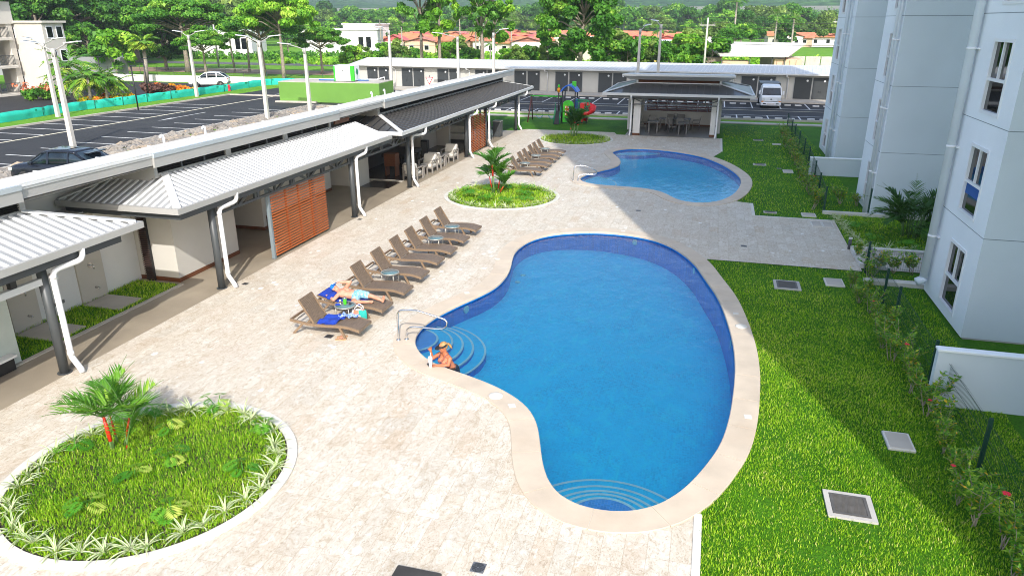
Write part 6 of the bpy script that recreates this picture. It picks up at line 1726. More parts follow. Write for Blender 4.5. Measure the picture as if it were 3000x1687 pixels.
for i, (x, y, s) in enumerate([(5.3, 23.0, 1.1), (5.75, 23.1, 1.0), (6.3, 23.05, 1.25), (6.9, 23.1, 1.1), (5.0, 22.2, 1.15), (6.6, 30.9, 2.1), (5.5, 32.2, 1.3), (6.2, 32.0, 1.0), (4.95, 24.3, 1.0)]):
    o = copy_tree(protos[i % 5 if i % 5 != 2 else 1]); o.location = (x, y, -.02); o.rotation_euler.z = i * 1.3; o.scale = (s, s, s)
    o['label'] = ['thin shrub at the left end of the short mesh fence', 'second thin shrub along the short mesh fence', 'third thin shrub along the short mesh fence', 'thin shrub at the tower end of the short mesh fence', 'bushy shrub at the corner of the two mesh fences', 'tall thin shrub beside the clumping palm against the middle tower', 'small shrub in the grass below the middle tower', 'small shrub by the foot of the middle tower', 'thin shrub at the corner of the pale ramp'][i]
    o['group'] = 'thin shrubs by the palm bed'

# ---------------------------------------------------------------- playground
pg_blue = mat('play_blue', (.012, .12, .55), .4, .06, 3); pg_green = mat('play_green', (.05, .52, .02), .4, .06, 3); pg_dgreen = mat('play_dark_green', (.02, .28, .12), .45, .06, 3); pg_red = mat('play_red', (.62, .015, .015), .35, .06, 3); pg_or = mat('play_orange', (.70, .26, .01), .45, .05, 3); pg_yel = mat('play_yellow', (.72, .52, .02), .45, .05, 3); pg_br = mat('swing_maroon', (.09, .02, .018), .5, .1, 4); pg_cyan = mat('swing_blue_seat', (.10, .28, .38), .5, .1, 4)
t = thing('swing_set', 'maroon swing set with green top beam and two blue seats', 'swing set', (-12.6, 54.9, -.02))
for y in (54.15, 55.75): MB().tube([(-13.38, y, -.02), (-13.28, 54.95, 1.86)], .045, 8).build('leg', pg_br, t)
for y in (54.3, 55.6): MB().tube([(-11.05, y, -.02), (-11.0, 54.95, 1.86)], .045, 8).build('leg', BLACK, t)
MB().tube([(-13.35, 54.95, 1.85), (-10.9, 54.95, 1.85)], .05, 10).build('top_beam', pg_green, t)
for x in (-12.65, -11.7):
    s = MB(); s.tube([(x - .25 + .5 * q, 54.95, .42 - .22 * math.sin(q * PI)) for q in np.linspace(0, 1, 8)], .03, 6); so_ = s.build('swing_seat', pg_cyan, t)
    c = MB(); c.tube([(x - .25, 54.95, .42), (x - .22, 54.95, 1.82)], .008, 5); c.tube([(x + .25, 54.95, .42), (x + .22, 54.95, 1.82)], .008, 5); c.build('chain', CHROMED, so_)
t = thing('play_tower', 'colourful play tower with blue roof, green panels and red spiral slide', 'play tower', (-10.2, 54.6, -.02))
for x, y in ((-10.72, 54.1), (-9.78, 54.1), (-10.72, 55.05), (-9.78, 55.05)): MB().cyl(x, y, -.02, 2.32, .045, 10).build('post', BLACK, t)
MB().bbox(-10.75, -9.75, 54.08, 55.07, .86, .93, .01).build('platform', CHROMED, t)
r = MB(); pr = [(-.66, 0), (-.60, .10), (-.42, .32), (-.22, .46), (0, .52), (.22, .46), (.42, .32), (.60, .10), (.66, 0), (.52, .02), (.36, .24), (.18, .38), (0, .43), (-.18, .38), (-.36, .24), (-.52, .02)]
r.loft([[(-10.25 + x, y, 2.28 + z) for x, z in pr] for y in (53.95, 55.2)]); r.build('roof', pg_blue, t)
MB().bbox(-10.1, -9.82, 54.5, 54.78, 2.6, 3.0, .02).build('chimney', pg_green, t)
p = MB(); p.loft([[(-10.66, y, .10), (-9.86, y, .10), (-9.86, y, 1.45), (-9.98, y, 1.62), (-10.26, y, 1.70), (-10.54, y, 1.62), (-10.66, y, 1.45)] for y in (54.0, 54.05)])
po = p.build('game_panel', pg_green, t)
for i in range(3):
    for j in range(3):
        b = MB(); x = -10.5 + i * .18; z = .58 + j * .25; b.bbox(x, x + .15, 53.94, 53.998, z, z + .21, .02); b.bbox(x + .045, x + .105, 53.925, 53.94, z + .05, z + .16, .005, 1)
        b.build('spinning_block', [(pg_or, pg_red, pg_blue)[i], WHITEF], po)
MB().bbox(-9.8, -9.72, 54.1, 55.0, .94, 1.75, .03).build('side_panel', pg_blue, t)
br = MB()
for z in (.98, 1.25, 1.6): br.tube([(-9.7, 54.2, z), (-8.75, 54.2, z)], .025, 6); br.tube([(-9.7, 54.95, z), (-8.75, 54.95, z)], .025, 6)
for i in range(8): br.tube([(-9.65 + i * .12, 54.2, .98), (-9.65 + i * .12, 54.2, 1.6)], .015, 6)
br.tube([(-8.75, 54.2, .9), (-8.72, 54.2, 1.55), (-8.85, 54.2, 1.72), (-9.7, 54.2, 1.72)], .03, 8); br.bbox(-9.72, -8.8, 54.15, 55.0, .88, .94, .01)
br.build('bridge_rail', pg_dgreen, t)
sl_ = MB(); rings = []
for q in np.linspace(0, 1, 26):
    a = rad(120) - q * rad(390); R_ = .42; cx, cy = -8.95, 54.45; z = 1.30 - 1.22 * q ** .9
    if q > .8: z = max(.10, z)
    f = Vector((math.cos(a), math.sin(a), 0)); c = Vector((cx, cy, z)) + f * R_
    rings.append([c + f * u + Vector((0, 0, w)) for u, w in ((-.27, .26), (-.20, .06), (0, 0), (.20, .06), (.27, .30), (.30, .30), (.23, .02), (0, -.04), (-.23, .02), (-.30, .26))])
sl_.loft(rings, sm=True); sl_.build('slide', pg_red, t)
MB().bbox(-9.42, -9.05, 54.15, 54.8, 1.05, 1.5, .06).build('slide_hood', pg_red, t)
MB().tube([(-9.25, 54.35, -.02), (-9.25, 54.35, .35)], .05, 8).build('slide_support', pg_red, t)
MB().cyl(-8.95, 54.45, -.02, 1.3, .04, 8).build('post', BLACK, t)
c = MB(); c.quad((-11.18, 53.35, .02), (-10.80, 53.35, .02), (-10.80, 54.05, .90), (-11.18, 54.05, .90)); c.quad((-11.18, 53.38, .0), (-11.18, 54.08, .86), (-10.80, 54.08, .86), (-10.80, 53.38, .0)); c.build('climbing_ramp', BLACK, t)
rl = MB()
for x in (-11.2, -10.78):
    rl.tube([(x, 53.32, .0), (x, 53.34, .55), (x, 54.0, 1.5), (x, 54.05, .9), (x, 53.35, .05)], .02, 6)
    for q in (.25, .5, .75): rl.tube([(x, 53.34 + .68 * q, .05 + .85 * q), (x, 53.34 + .66 * q, .55 + .95 * q)], .012, 5)
rl.build('ramp_rail', pg_dgreen, t)
MB().cyl(-11.0, 54.05, -.02, 2.25, .045, 8).build('post', BLACK, t)
MB().lathe(-11.0, 54.05, [(.03, 2.2), (.1, 2.28), (.14, 2.42), (.10, 2.54), (.04, 2.58)], 14).build('fruit_ornament', pg_or, t)
MB().lathe(-11.0, 54.05, [(.04, 2.581), (.09, 2.62), (.08, 2.72), (.02, 2.82)], 12).build('leaf_ornament', pg_green, t)
MB().bbox(-10.76, -10.7, 54.3, 54.8, .55, .84, .03).build('step_plate', pg_yel, t)
# ---------------------------------------------------------------- vehicles
RUBBER = mat('tyre_rubber', (.02, .02, .021), .85, .1, 8); RIM = mat('alloy_rim', (.42, .42, .43), .3, .06, 4, .8)
HEADL = mat('headlight_glass', (.62, .63, .62), .12, .05, 8); TAILL = mat('tail_light_red', (.35, .012, .012), .2)
TRIMB = mat('black_trim', (.02, .02, .022), .5)
def wheel(t, x, y, r, w):
    s = 1 if x > 0 else -1; prof_ = [(r * .62, -w / 2), (r * .93, -w / 2), (r, -w * .32), (r, w * .32), (r * .93, w / 2), (r * .62, w / 2)]
    def rev(pr, n=24): 
        return [[(x + a, y + q * math.cos(2 * PI * k / n), r + q * math.sin(2 * PI * k / n)) for k in range(n)] for q, a in pr]
    m = MB(); m.loft(rev(prof_), sm=True); wo_ = m.build('wheel', RUBBER, t, local=True)
    m = MB(); m.loft(rev([(r * .60, s * w * .5), (r * .57, s * w * .42), (r * .2, s * w * .36), (.001, s * w * .4)]), cap=False, sm=True)
    for k in range(5):
        a = 2 * PI * k / 5; m.beam((x + s * w * .44, y, r), (x + s * w * .44, y + math.cos(a) * r * .56, r + math.sin(a) * r * .56), .05, .03)
    m.build('rim', RIM, wo_, local=True)
def interp(tab, y, c): return float(np.interp(y, [q[0] for q in tab], [q[c] for q in tab]))
def car(label, cat, loc, rz, paint, body, roof, wheels, wr, name='parked_car', group=None):
    """body: (y, half width, z under, z belt); roof: (y, half width at belt, half width at roof, z belt, z roof); nose towards -y"""
    t = thing(name, label, cat, loc, rz, group)
    ys = np.linspace(body[0][0], body[-1][0], 40); rings = []
    for y in ys:
        w = interp(body, y, 1); z0 = interp(body, y, 2); z1 = interp(body, y, 3); h = z1 - z0
        arch = max([0] + [1 - ((y - wy) / (wr * 1.18)) ** 2 for wy in wheels if abs(y - wy) < wr * 1.18]); za = z0 + math.sqrt(arch) * wr * 1.05
        R_ = [(w * .90, za), (w * .985, max(za, z0 + h * .18)), (w, max(za + .001, z0 + h * .45)), (w * .985, z0 + h * .72), (w * .94, z0 + h * .92), (w * .82, z1)]
        rings.append([(x, y, z) for x, z in R_] + [(-x, y, z) for x, z in reversed(R_)])
    m = MB(); m.loft(rings, sm=True); m.build('body', paint, t, local=True)
    ys = np.linspace(roof[0][0], roof[-1][0], 22); g = MB(); rings = []
    for y in ys:
        wb, wt, zb, zt = [interp(roof, y, k) for k in (1, 2, 3, 4)]; h = max(.004, zt - zb)
        R_ = [(wb, zb - .03), (wb * .5 + wt * .5 + .02, zb + h * .5), (wt + .01, zb + h * .86), (wt * .8, zb + h)]
        rings.append([(x, y, z) for x, z in R_] + [(-x, y, z) for x, z in reversed(R_)])
    g.loft(rings, sm=True); g.build('windows', GLASSB, t, local=True)
    m = MB(); ym = [y for y in ys if interp(roof, y, 4) > max(q[4] for q in roof) - .10]
    rings = []
    for y in ym:
        wt, zt = interp(roof, y, 2), interp(roof, y, 4); rings.append([(wt + .03, y, zt - .09), (wt * .98, y, zt - .01), (wt * .75, y, zt + .018), (-wt * .75, y, zt + .018), (-wt * .98, y, zt - .01), (-wt - .03, y, zt - .09)])
    m.loft(rings, sm=True); m.build('roof', paint, t, local=True)
    p = MB(); y0, y1 = ym[0], ym[-1]
    for s in (-1, 1):
        def side(y, f): 
            wb, wt, zb, zt = [interp(roof, y, k) for k in (1, 2, 3, 4)]; return Vector((s * (wb * (1 - f) + (wt + .015) * f + .012), y, zb + (zt - zb) * f))
        p.beam(side(roof[0][0] + .05, 0), side(y0, .92), .07, .05); p.beam(side(roof[-1][0] - .03, 0), side(y1, .92), .14, .05)
        for y in (-.05, 1.0): p.beam(side(y, 0), side(y, .92), .08, .03)
    p.build('pillars', paint, t, local=True)
    for wy in wheels:
        for s in (-1, 1): wheel(t, s * (interp(body, wy, 1) - .10), wy, wr, .22)
    f, b = body[0], body[-1]
    for s in (-1, 1):
        l = MB(); l.bbox(min(s * .45, s * .82), max(s * .45, s * .82), f[0] + .02, f[0] + .22, .66, .80, .03); l.build('headlight', HEADL, t, local=True)
        l = MB(); l.bbox(min(s * .40, s * .80), max(s * .40, s * .80), b[0] - .14, b[0] + .015, .82, .95, .03); l.build('tail_light', TAILL, t, local=True)
        l = MB(); l.bbox(min(s * .92, s * 1.10), max(s * .92, s * 1.10), -.85, -.70, .98, 1.13, .03); l.build('wing_mirror', paint, t, local=True)
        l = MB(); w = interp(body, .1, 1); l.box(min(s * w, s * (w + .015)), max(s * w, s * (w + .015)), .15, .33, .82, .85); l.build('door_handle', RIM, t, local=True)
    l = MB(); l.bbox(-.7, .7, f[0] - .01, f[0] + .12, .30, .55, .03); l.build('bumper', TRIMB, t, local=True); l = MB(); l.bbox(-.8, .8, b[0] - .12, b[0] + .02, .30, .52, .03); l.build('bumper', TRIMB, t, local=True)
    return t
DKP = mat('dark_blue_paint', (.018, .022, .032), .22, .08, 1.5, .4); WHP = mat('white_paint', (.70, .71, .72), .25, .03, 1.5)
SUVB = [(-2.25, .62, .42, .72), (-2.15, .78, .30, .86), (-1.85, .89, .24, .95), (-1.2, .92, .22, 1.02), (-.6, .92, .22, 1.04), (.6, .93, .22, 1.07), (1.5, .92, .24, 1.10), (2.05, .88, .30, 1.08), (2.2, .78, .42, .98)]
SUVR = [(-1.15, .80, .62, 1.02, 1.04), (-.35, .84, .66, 1.03, 1.56), (.2, .85, .67, 1.04, 1.63), (1.1, .85, .66, 1.06, 1.60), (1.65, .83, .62, 1.08, 1.50), (2.12, .78, .58, 1.06, 1.08)]
suv = car('dark blue crossover car parked beside the river stones', 'car', (-29.3, 27.25, -.008), rad(-84), DKP, SUVB, SUVR, (-1.35, 1.35), .34)
m = MB()
m.bbox(-.45, .45, -.2, .75, 1.642, 1.650, .003); m.build('sunroof', GLASSB, suv, local=True)
m = MB(); m.bbox(-.6, .6, 1.7, 1.98, 1.50, 1.54, .01); m.build('spoiler', DKP, suv, local=True)
car('white crossover car parked behind the teal fence by the white wall', 'car', (-57.2, 75.6, -.03), rad(-65), WHP, SUVB, SUVR, (-1.35, 1.35), .34)
car('silver car half hidden on the far road under the trees', 'car', (-111, 122, -.03), rad(95), mat('silver_paint', (.5, .52, .55), .25, .03, 1, .5), SUVB, SUVR, (-1.35, 1.35), .34)
# white light truck facing the pool
t = thing('delivery_truck', 'white light truck parked facing the pool in front of the grey storage doors', 'truck', (4.93, 70.3, -.02), rad(1))
cs = [(-1.98, .70, .38, .62), (-1.95, .80, .30, .98), (-1.80, .83, .26, 1.12), (-.3, .84, .26, 1.14), (.05, .84, .30, 1.14)]
m = MB(); m.loft([[(w * .92, y, z0), (w, y, z0 + .15), (w, y, z1 - .1), (w * .96, y, z1), (-w * .96, y, z1), (-w, y, z1 - .1), (-w, y, z0 + .15), (-w * .92, y, z0)] for y, w, z0, z1 in cs], sm=False); m.build('cab_body', WHP, t, local=True)
m = MB(); m.loft([[(.80, -1.78, 1.121), (.80, .04, 1.145), (-.80, .04, 1.145), (-.80, -1.78, 1.121)], [(.72, -1.36, 1.74), (.74, .04, 1.80), (-.74, .04, 1.80), (-.72, -1.36, 1.74)]]); m.build('windscreen', GLASSB, t, local=True)
m = MB(); m.loft([[(.76, -1.40, 1.72), (.78, .05, 1.78), (-.78, .05, 1.78), (-.76, -1.40, 1.72)], [(.72, -1.28, 1.84), (.74, .05, 1.92), (-.74, .05, 1.92), (-.72, -1.28, 1.84)], [(.55, -1.1, 1.89), (.6, .05, 1.96), (-.6, .05, 1.96), (-.55, -1.1, 1.89)]]); m.build('roof', WHP, t, local=True)
m = MB()
for s in (-1, 1): m.beam((s * .815, -1.80, 1.12), (s * .745, -1.36, 1.76), .07, .07); m.beam((s * .81, -.6, 1.13), (s * .76, -.6, 1.78), .08, .04); m.beam((s * .82, .0, 1.13), (s * .76, .0, 1.8), .12, .04)
m.build('pillars', WHP, t, local=True)
for s in (-1, 1):
    a, b = sorted((s * .52, s * .81)); m = MB(); m.bbox(a, b, -2.0, -1.90, .66, .92, .03); m.build('headlight', HEADL, t, local=True)
    a, b = sorted((s * .62, s * .80)); m = MB(); m.bbox(a, b, -2.01, -1.94, .56, .65, .01); m.build('indicator', mat('amber_lens', (.6, .2, .02), .3), t, local=True)
    a, b = sorted((s * .40, s * .66)); m = MB(); m.bbox(a, b, -2.035, -1.95, .36, .48, .02); m.build('fog_light', TRIMB, t, local=True)
    a, b = sorted((s * .90, s * 1.06)); m = MB(); m.bbox(a, b, -1.62, -1.52, 1.16, 1.48, .03); m.tube([(s * .80, -1.5, 1.2), (s * .95, -1.56, 1.22)], .018, 6); m.build('wing_mirror', WHP, t, local=True)
    m = MB(); m.tube([(s * .1, -1.80, 1.135), (s * .45, -1.70, 1.30)], .010, 5); m.build('wiper', BLACK, t, local=True)
m = MB(); m.bbox(-.84, .84, -2.03, -1.86, .26, .55, .05); m.build('bumper', WHP, t, local=True)
m = MB(); m.bbox(-.30, .30, -2.04, -2.028, .33, .47, .005); m.build('number_plate', mat('plate_pale', (.6, .55, .52), .5), t, local=True)
m = MB(); m.bbox(-.55, .55, -1.992, -1.955, .60, .64, .01); m.loft([[(.09 * math.cos(2 * PI * k / 12), y, .80 + .05 * math.sin(2 * PI * k / 12)) for k in range(12)] for y in (-1.95, -1.985)]); m.build('grille_badge', TRIMB, t, local=True)
m = MB(); m.bbox(-.86, .86, .12, 2.9, .62, 2.02, .04); m.build('cargo_canopy', STEEL, t, local=True)
m = MB(); m.bbox(-.4, .4, -1.5, 2.8, .40, .60, .02); m.build('chassis', BLACK, t, local=True)
for y in (-1.25, 1.9):
    for s in (-1, 1): wheel(t, s * .72, y, .30, .2)
t = thing('pickup_truck', 'white pickup seen above the storage roof on the far road', 'truck', (-58, 126, -.03), rad(88))
m = MB(); m.bbox(-.9, .9, -2.6, 2.6, .5, 1.1, .1); m.build('body', WHP, t, local=True); m = MB(); m.bbox(-.8, .8, -1.0, .8, 1.1, 1.75, .15); m.build('cab', GLASSB, t, local=True); m = MB(); m.bbox(-.85, .85, .9, 2.5, 1.1, 2.2, .06); m.build('cargo_box', WHP, t, local=True)
for y in (-1.7, 1.7):
    for s in (-1, 1): wheel(t, s * .8, y, .38, .25)

# ---------------------------------------------------------------- teal fence and left hand garden
t = thing('screen_fence', 'long teal shade cloth fence between car park verge and neighbouring garden', 'fence', (-52, 60, -.03))
pts = [(-51.6, 20), (-51.6, 43), (-52.4, 50), (-51.9, 56), (-51.6, 62), (-51.3, 70), (-51.2, 79), (-46, 80.5), (-41.0, 81.0)]
c = MB(); F_ = []; V_ = []
seg = catmull([(a, b, 0) for a, b in pts], 14, False); n = len(seg)
for i, (x, y, z) in enumerate(seg):
    w = .05 * math.sin(i * .9) + .03 * math.sin(i * 2.3); top = .70 + .03 * math.sin(i * 1.7)
    V_ += [(x + w, y, -.02), (x + w * 1.8, y, .35), (x + w * .4, y, top), (x + w * .4 - .02, y, top), (x + w * 1.8 - .02, y, .35), (x + w - .02, y, -.02)]
for i in range(n - 1):
    for k in range(5): F_.append((i * 6 + k, i * 6 + k + 1, i * 6 + 7 + k, i * 6 + 6 + k))
c.add(V_, F_, 0, True); c.build('shade_cloth', TEALC, t)
p = MB()
for x, y, z in seg[::7]: p.cyl(x + .06, y, -.03, .80, .02, 6)
p.build('post', DGREEN, t)
t = thing('garden_fence', 'row of thin dark green posts with wire on the verge behind the tank room', 'fence', (-45, 78, -.03))
for i in range(9):
    p = MB(); p.cyl(-54 + i * 2.6, 82.5, -.03, 1.15, .04, 8); p.build('post', DGREEN, t)
w = MB()
for z in (.3, .6, .9, 1.1): w.tube([(-54, 82.5, z), (-33.2, 82.5, z)], .008, 4)
w.build('wire', DGREEN, t)
t = thing('yard_wall', 'long white boundary wall with mesh on top behind the teal fence', 'wall', (-62, 80, -.03))
MB().box(-76, -53, 80.2, 80.45, -.05, .75).build('wall', WALLW, t)
f = MB()
for i in range(10): f.tube([(-75.8 + i * 2.5, 80.3, .75), (-75.8 + i * 2.5, 80.3, 1.7), (-75.6 + i * 2.5, 80.1, 1.95)], .03, 6)
f.tube([(-76, 80.3, 1.68), (-53, 80.3, 1.68)], .02, 6); f.build('fence_frame', CHROMED, t)
w = MB()
for z in (.95, 1.15, 1.35, 1.5): w.tube([(-76, 80.3, z), (-53, 80.3, z)], .008, 4)
w.build('mesh_wire', CHROMED, t)
t = thing('yard_wall', 'tall plain grey boundary wall left of the white one', 'wall', (-90, 88, -.03))
MB().box(-110, -76.2, 84.0, 84.3, -.05, 2.6).build('wall', mat('grey_wall', (.26, .26, .27), .85, .06, .5), t)
t = thing('notice_sign', 'small white notice sign on the grey wall', 'sign', (-82.5, 83.9, 1.2))
MB().bbox(-.35, .35, -.03, .0, -.5, .5, .01).build('board', WHITEF, t, local=True)
m = MB(); m.tube([(.18 * math.cos(2 * PI * k / 16), -.035, .2 + .18 * math.sin(2 * PI * k / 16)) for k in range(17)], .02, 5); m.build('ring_mark', RED, t, local=True)
m = MB(); m.box(-.25, .25, -.036, -.031, -.35, -.28); m.box(-.25, .25, -.036, -.031, -.22, -.16); m.build('text_bar', CHROMED, t, local=True)
for i, (px, py) in enumerate(((348, 276), (375, 242), (262, 232))):
    x, y = gnd(px, py); t = thing('garden_lamp', f'slim black lamp post in the garden left of the white wall, {ordinal(i + 1)} of three', 'lamp post', (x, y, -.03), 0, 'black garden lamp posts')
    MB().cyl(0, 0, 0, 3.6, .06, 8).build('pole', BLACK, t, local=True); MB().bbox(-.1, .5, -.12, .12, 3.6, 3.68, .02).build('lamp_head', BLACK, t, local=True)
# yield sign
t = thing('yield_sign', 'white triangular yield sign with red border in front of the storage doors', 'traffic sign', (-23.2, 59.2, 0))
MB().cyl(0, 0.06, 0, 2.9, .04, 8).build('post', CHROMED, t, local=True)
def tri(s, y0, y1, z=2.55): return [[(-s, y, z + s * .58), (s, y, z + s * .58), (0, y, z - s * 1.16)] for y in (y1, y0)]
MB().loft(tri(.34, -.02, .0)).build('border', RED, t, local=True); MB().loft(tri(.25, -.03, -.021)).build('face', WHITEF, t, local=True)
m = MB(); word(m, 'CEDA', (-.115, -.034, 2.60), (1, 0, 0), (0, 0, 1), .07); m.build('lettering', BLACK, t, local=True)
t = thing('fire_hydrant', 'small red fire hydrant on the grass verge by the teal fence', 'fire hydrant', (gnd(577, 229)[0], gnd(577, 229)[1], -.03))
MB().lathe(0, 0, [(.16, 0), (.16, .05), (.11, .06), (.11, .5), (.14, .52), (.13, .6), (.05, .70), (.0001, .72)], 14).build('barrel', RED, t, local=True)
MB().tube([(-.2, 0, .42), (.2, 0, .42)], .06, 10).build('nozzle', RED, t, local=True)
# left apartment building
CREAMR = mat('cream_render', (.52, .49, .44), .8, .05, .6)
ab = thing('apartment_building', 'cream apartment building with balconies at the upper left edge', 'apartment building', (-76, 58, 0))
w = MB(); w.box(-90, -72.6, 44, 62, -.1, 9.3); w.box(-72.599, -66.2, 62.6, 65.2, -.1, 7.0); w.build('wall', CREAMR, ab)
w = MB(); w.box(-91, -69.0, 43, 62.6, 9.3, 9.75); w.box(-72.5, -65.9, 62.4, 65.4, 7.001, 7.2); w.box(-72.5, -69.6, 61.0, 62.5, 6.9, 9.0); w.build('roof_slab', CREAMR, ab)
for y in (58.6, 62.0, 54.2):
    MB().bbox(-70.6, -69.7, y - .35, y + .35, -.1, 7.0, .05).bbox(-70.9, -69.4, y - .5, y + .5, -.1, .5, .05).build('pillar', CREAMR, ab)
for z in (.2, 2.9, 5.6):
    s = MB(); s.bbox(-72.6, -69.3, 50, 61.8, z - .28, z, .04); so_ = s.build('balcony_slab', CREAMR, ab)
    r = MB(); r.box(-69.5, -69.45, 50, 61.6, z + .95, z + 1.0); r.box(-69.5, -69.45, 50, 61.6, z + .1, z + .15)
    for i in range(78): r.box(-69.49, -69.46, 50 + i * .15, 50.04 + i * .15, z + .15, z + .95)
    r.build('railing', STEEL, so_)
    d = MB(); d.quad((-72.58, 60.5, z), (-72.58, 56.0, z), (-72.58, 56.0, z + 2.1), (-72.58, 60.5, z + 2.1)); d.build('glass_door', GLASS, ab)
for z in (.6, 3.2, 5.5):
    for y in (63.0, 64.2):
        d = MB(); d.box(-66.21, -66.17, y, y + .8, z, z + 1.2); fo = d.build('window', WHITEF, ab); MB().box(-66.169, -66.16, y + .08, y + .72, z + .08, z + 1.12).build('pane', GLASS, fo)
    d = MB(); d.box(-70.4, -69.8, 62.55, 62.599, z, z + 1.2); fo = d.build('window', WHITEF, ab); MB().box(-70.34, -69.86, 62.54, 62.549, z + .08, z + 1.12).build('pane', GLASS, fo)

# ---------------------------------------------------------------- trees
TREEM = {}
for nme, dk, md, lt, hi in (('tree_leaf_mid', (.024, .095, .010), (.060, .20, .018), (.15, .36, .03), (.34, .52, .07)), ('tree_leaf_dark', (.014, .055, .010), (.034, .125, .016), (.09, .24, .024), (.2, .38, .05)), ('tree_leaf_bright', (.05, .16, .010), (.12, .33, .018), (.25, .48, .03), (.46, .62, .09)), ('tree_leaf_olive', (.05, .10, .020), (.11, .20, .035), (.20, .32, .06), (.34, .44, .10))):
    TREEM[nme] = m_blade(nme, [(0, dk), (.42, md), (.78, lt), (1, hi)], .3)
def crown_cards(rng, centers, radii, n, size, flat=.6):
    """leaf sprays spread through overlapping clumps; returns V, F, tint"""
    C = np.array(centers); R_ = np.array(radii); w = R_ ** 2; k = rng.choice(len(C), n, p=w / w.sum())
    d = rng.normal(size=(n, 3)); d /= np.linalg.norm(d, axis=1)[:, None]; rr = rng.uniform(.25, 1.0, n) ** .5
    P = C[k] + d * (rr * R_[k])[:, None] * np.array([1, 1, flat])
    nrm = d * .8 + rng.normal(size=(n, 3)) * .55 + np.array([0, 0, .55]); nrm /= np.linalg.norm(nrm, axis=1)[:, None]
    a = np.cross(nrm, rng.normal(size=(n, 3))); a /= np.linalg.norm(a, axis=1)[:, None]; b = np.cross(nrm, a)
    s = size * rng.uniform(.55, 1.35, n); a *= (s * .5)[:, None]; b *= s[:, None]
    dr = np.array([0, 0, -1.0]) * (s * .35)[:, None]
    V = np.stack([P - b * .5, P + a - b * .05, P + b * .6 + dr, P - a - b * .05], 1).reshape(-1, 3)
    F = np.arange(n * 4).reshape(-1, 4); ct = rng.normal(.45, .16, len(C)); t = np.clip(ct[k] + rng.normal(0, .14, n) + rng.uniform(0, .1, n), 0, 1)
    return V, F, t
def tree(kind, seed, leafmat, h, r, n, size, trunk=.28, clear=.35, flat=.62, umbrella=False, nclump=26, bark=BARK, label='', group=None):
    rng = np.random.default_rng(seed); t = thing(kind, label, 'tree', (0, 0, 0), 0, group)
    z0 = h * clear; cs, rs = [], []
    for i in range(nclump):
        a = i * 2.399 + rng.uniform(-.4, .4); u = (i + .5) / nclump
        if umbrella: q = math.sqrt(u) * r; z = h - .12 * h * (q / r) ** 2 * 2.2 - rng.uniform(0, .16) * h
        else:
            zz = rng.uniform(0, 1); q = r * math.sin(PI * (.14 + .80 * zz)) ** .75 * rng.uniform(.35, 1.0); z = z0 + (h - z0) * zz
        cs.append((q * math.cos(a), q * math.sin(a), z)); rs.append(r * rng.uniform(.20, .36) * (1 if nclump < 40 else .68))
    V, F, tn = crown_cards(rng, cs, rs, n, size, flat)
    m = MB(); lean = rng.uniform(-.3, .3, 2) * trunk * 3; zt = h * (.72 if not umbrella else .80)
    pts = [Vector((lean[0] * q * q, lean[1] * q * q, zt * q)) for q in np.linspace(0, 1, 7)]
    m.tube(pts, [trunk * (1.25 if i == 0 else 1) * (1 - .7 * i / 6) for i in range(7)], 9)
    for i in range(0, nclump, 2):
        c = Vector(cs[i]); st_z = max(z0 * .85, min(c.z - .15 * h, zt * .95)); q = st_z / zt; b = Vector((lean[0] * q * q, lean[1] * q * q, st_z)); mid = b.lerp(c, .5) + Vector((0, 0, .04 * h)); rr = trunk * .34
        m.tube([b, mid, c], [rr, rr * .6, rr * .2], 6)
    m.build('trunk', bark, t, local=True); fast_mesh('crown', V, F, TREEM[leafmat], colors=tn, parent=t)
    return t
def coconut(kind, seed, h, L, n, label, leaf=PALMG, fan=False, pin=.8, w=.05, cat='palm', group=None, tint=(.2, .7), crown_r=.16):
    t = thing(kind, label, cat, (0, 0, 0), 0, group); lv = Leaves(); rb = MB(); m = MB()
    m.tube([(0, 0, 0), (.05 * h, 0, h * .5), (.06 * h, 0, h)], [crown_r * 1.2, crown_r * .85, crown_r * .75], 9); m.build('trunk', BARKP, t, local=True)
    for k in range(n): frond(lv, rb, (.06 * h, 0, h), k * 2.4, RNG.uniform(-.1, 1.2), L * RNG.uniform(.8, 1.1), RNG.uniform(.9, 1.9), pin, w, 12, tint, .1, .04)
    rb.build('leaf_stalks', STEMG, t, local=True); lv.build('crown', leaf, t)
    return t
T = {}
T['broad'] = [tree('broad_tree', 1, 'tree_leaf_mid', 9, 5.2, 20000, .28, .30, .35, .36, True, 64), tree('broad_tree', 2, 'tree_leaf_bright', 8.5, 4.8, 15000, .28, .28, .35, .36, True, 56)]
T['dense'] = [tree('dense_tree', 3, 'tree_leaf_dark', 10, 4.6, 22000, .31, .32, .22, .6, False, 76), tree('dense_tree', 4, 'tree_leaf_mid', 9, 4.4, 20000, .31, .30, .2, .6, False, 70)]
T['tall'] = [tree('tall_tree', 5, 'tree_leaf_mid', 14, 2.9, 11000, .36, .26, .42, .7, False, 46), tree('tall_tree', 6, 'tree_leaf_bright', 14.5, 3.3, 11000, .36, .27, .38, .7, False, 46)]
T['small'] = [tree('small_tree', 7, 'tree_leaf_bright', 4.2, 2.3, 2600, .34, .11, .3, .7, False, 18), tree('small_tree', 8, 'tree_leaf_olive', 4.6, 2.2, 2600, .34, .11, .3, .7, False, 18), tree('small_tree', 9, 'tree_leaf_mid', 4.0, 2.5, 2600, .34, .12, .25, .7, False, 18)]
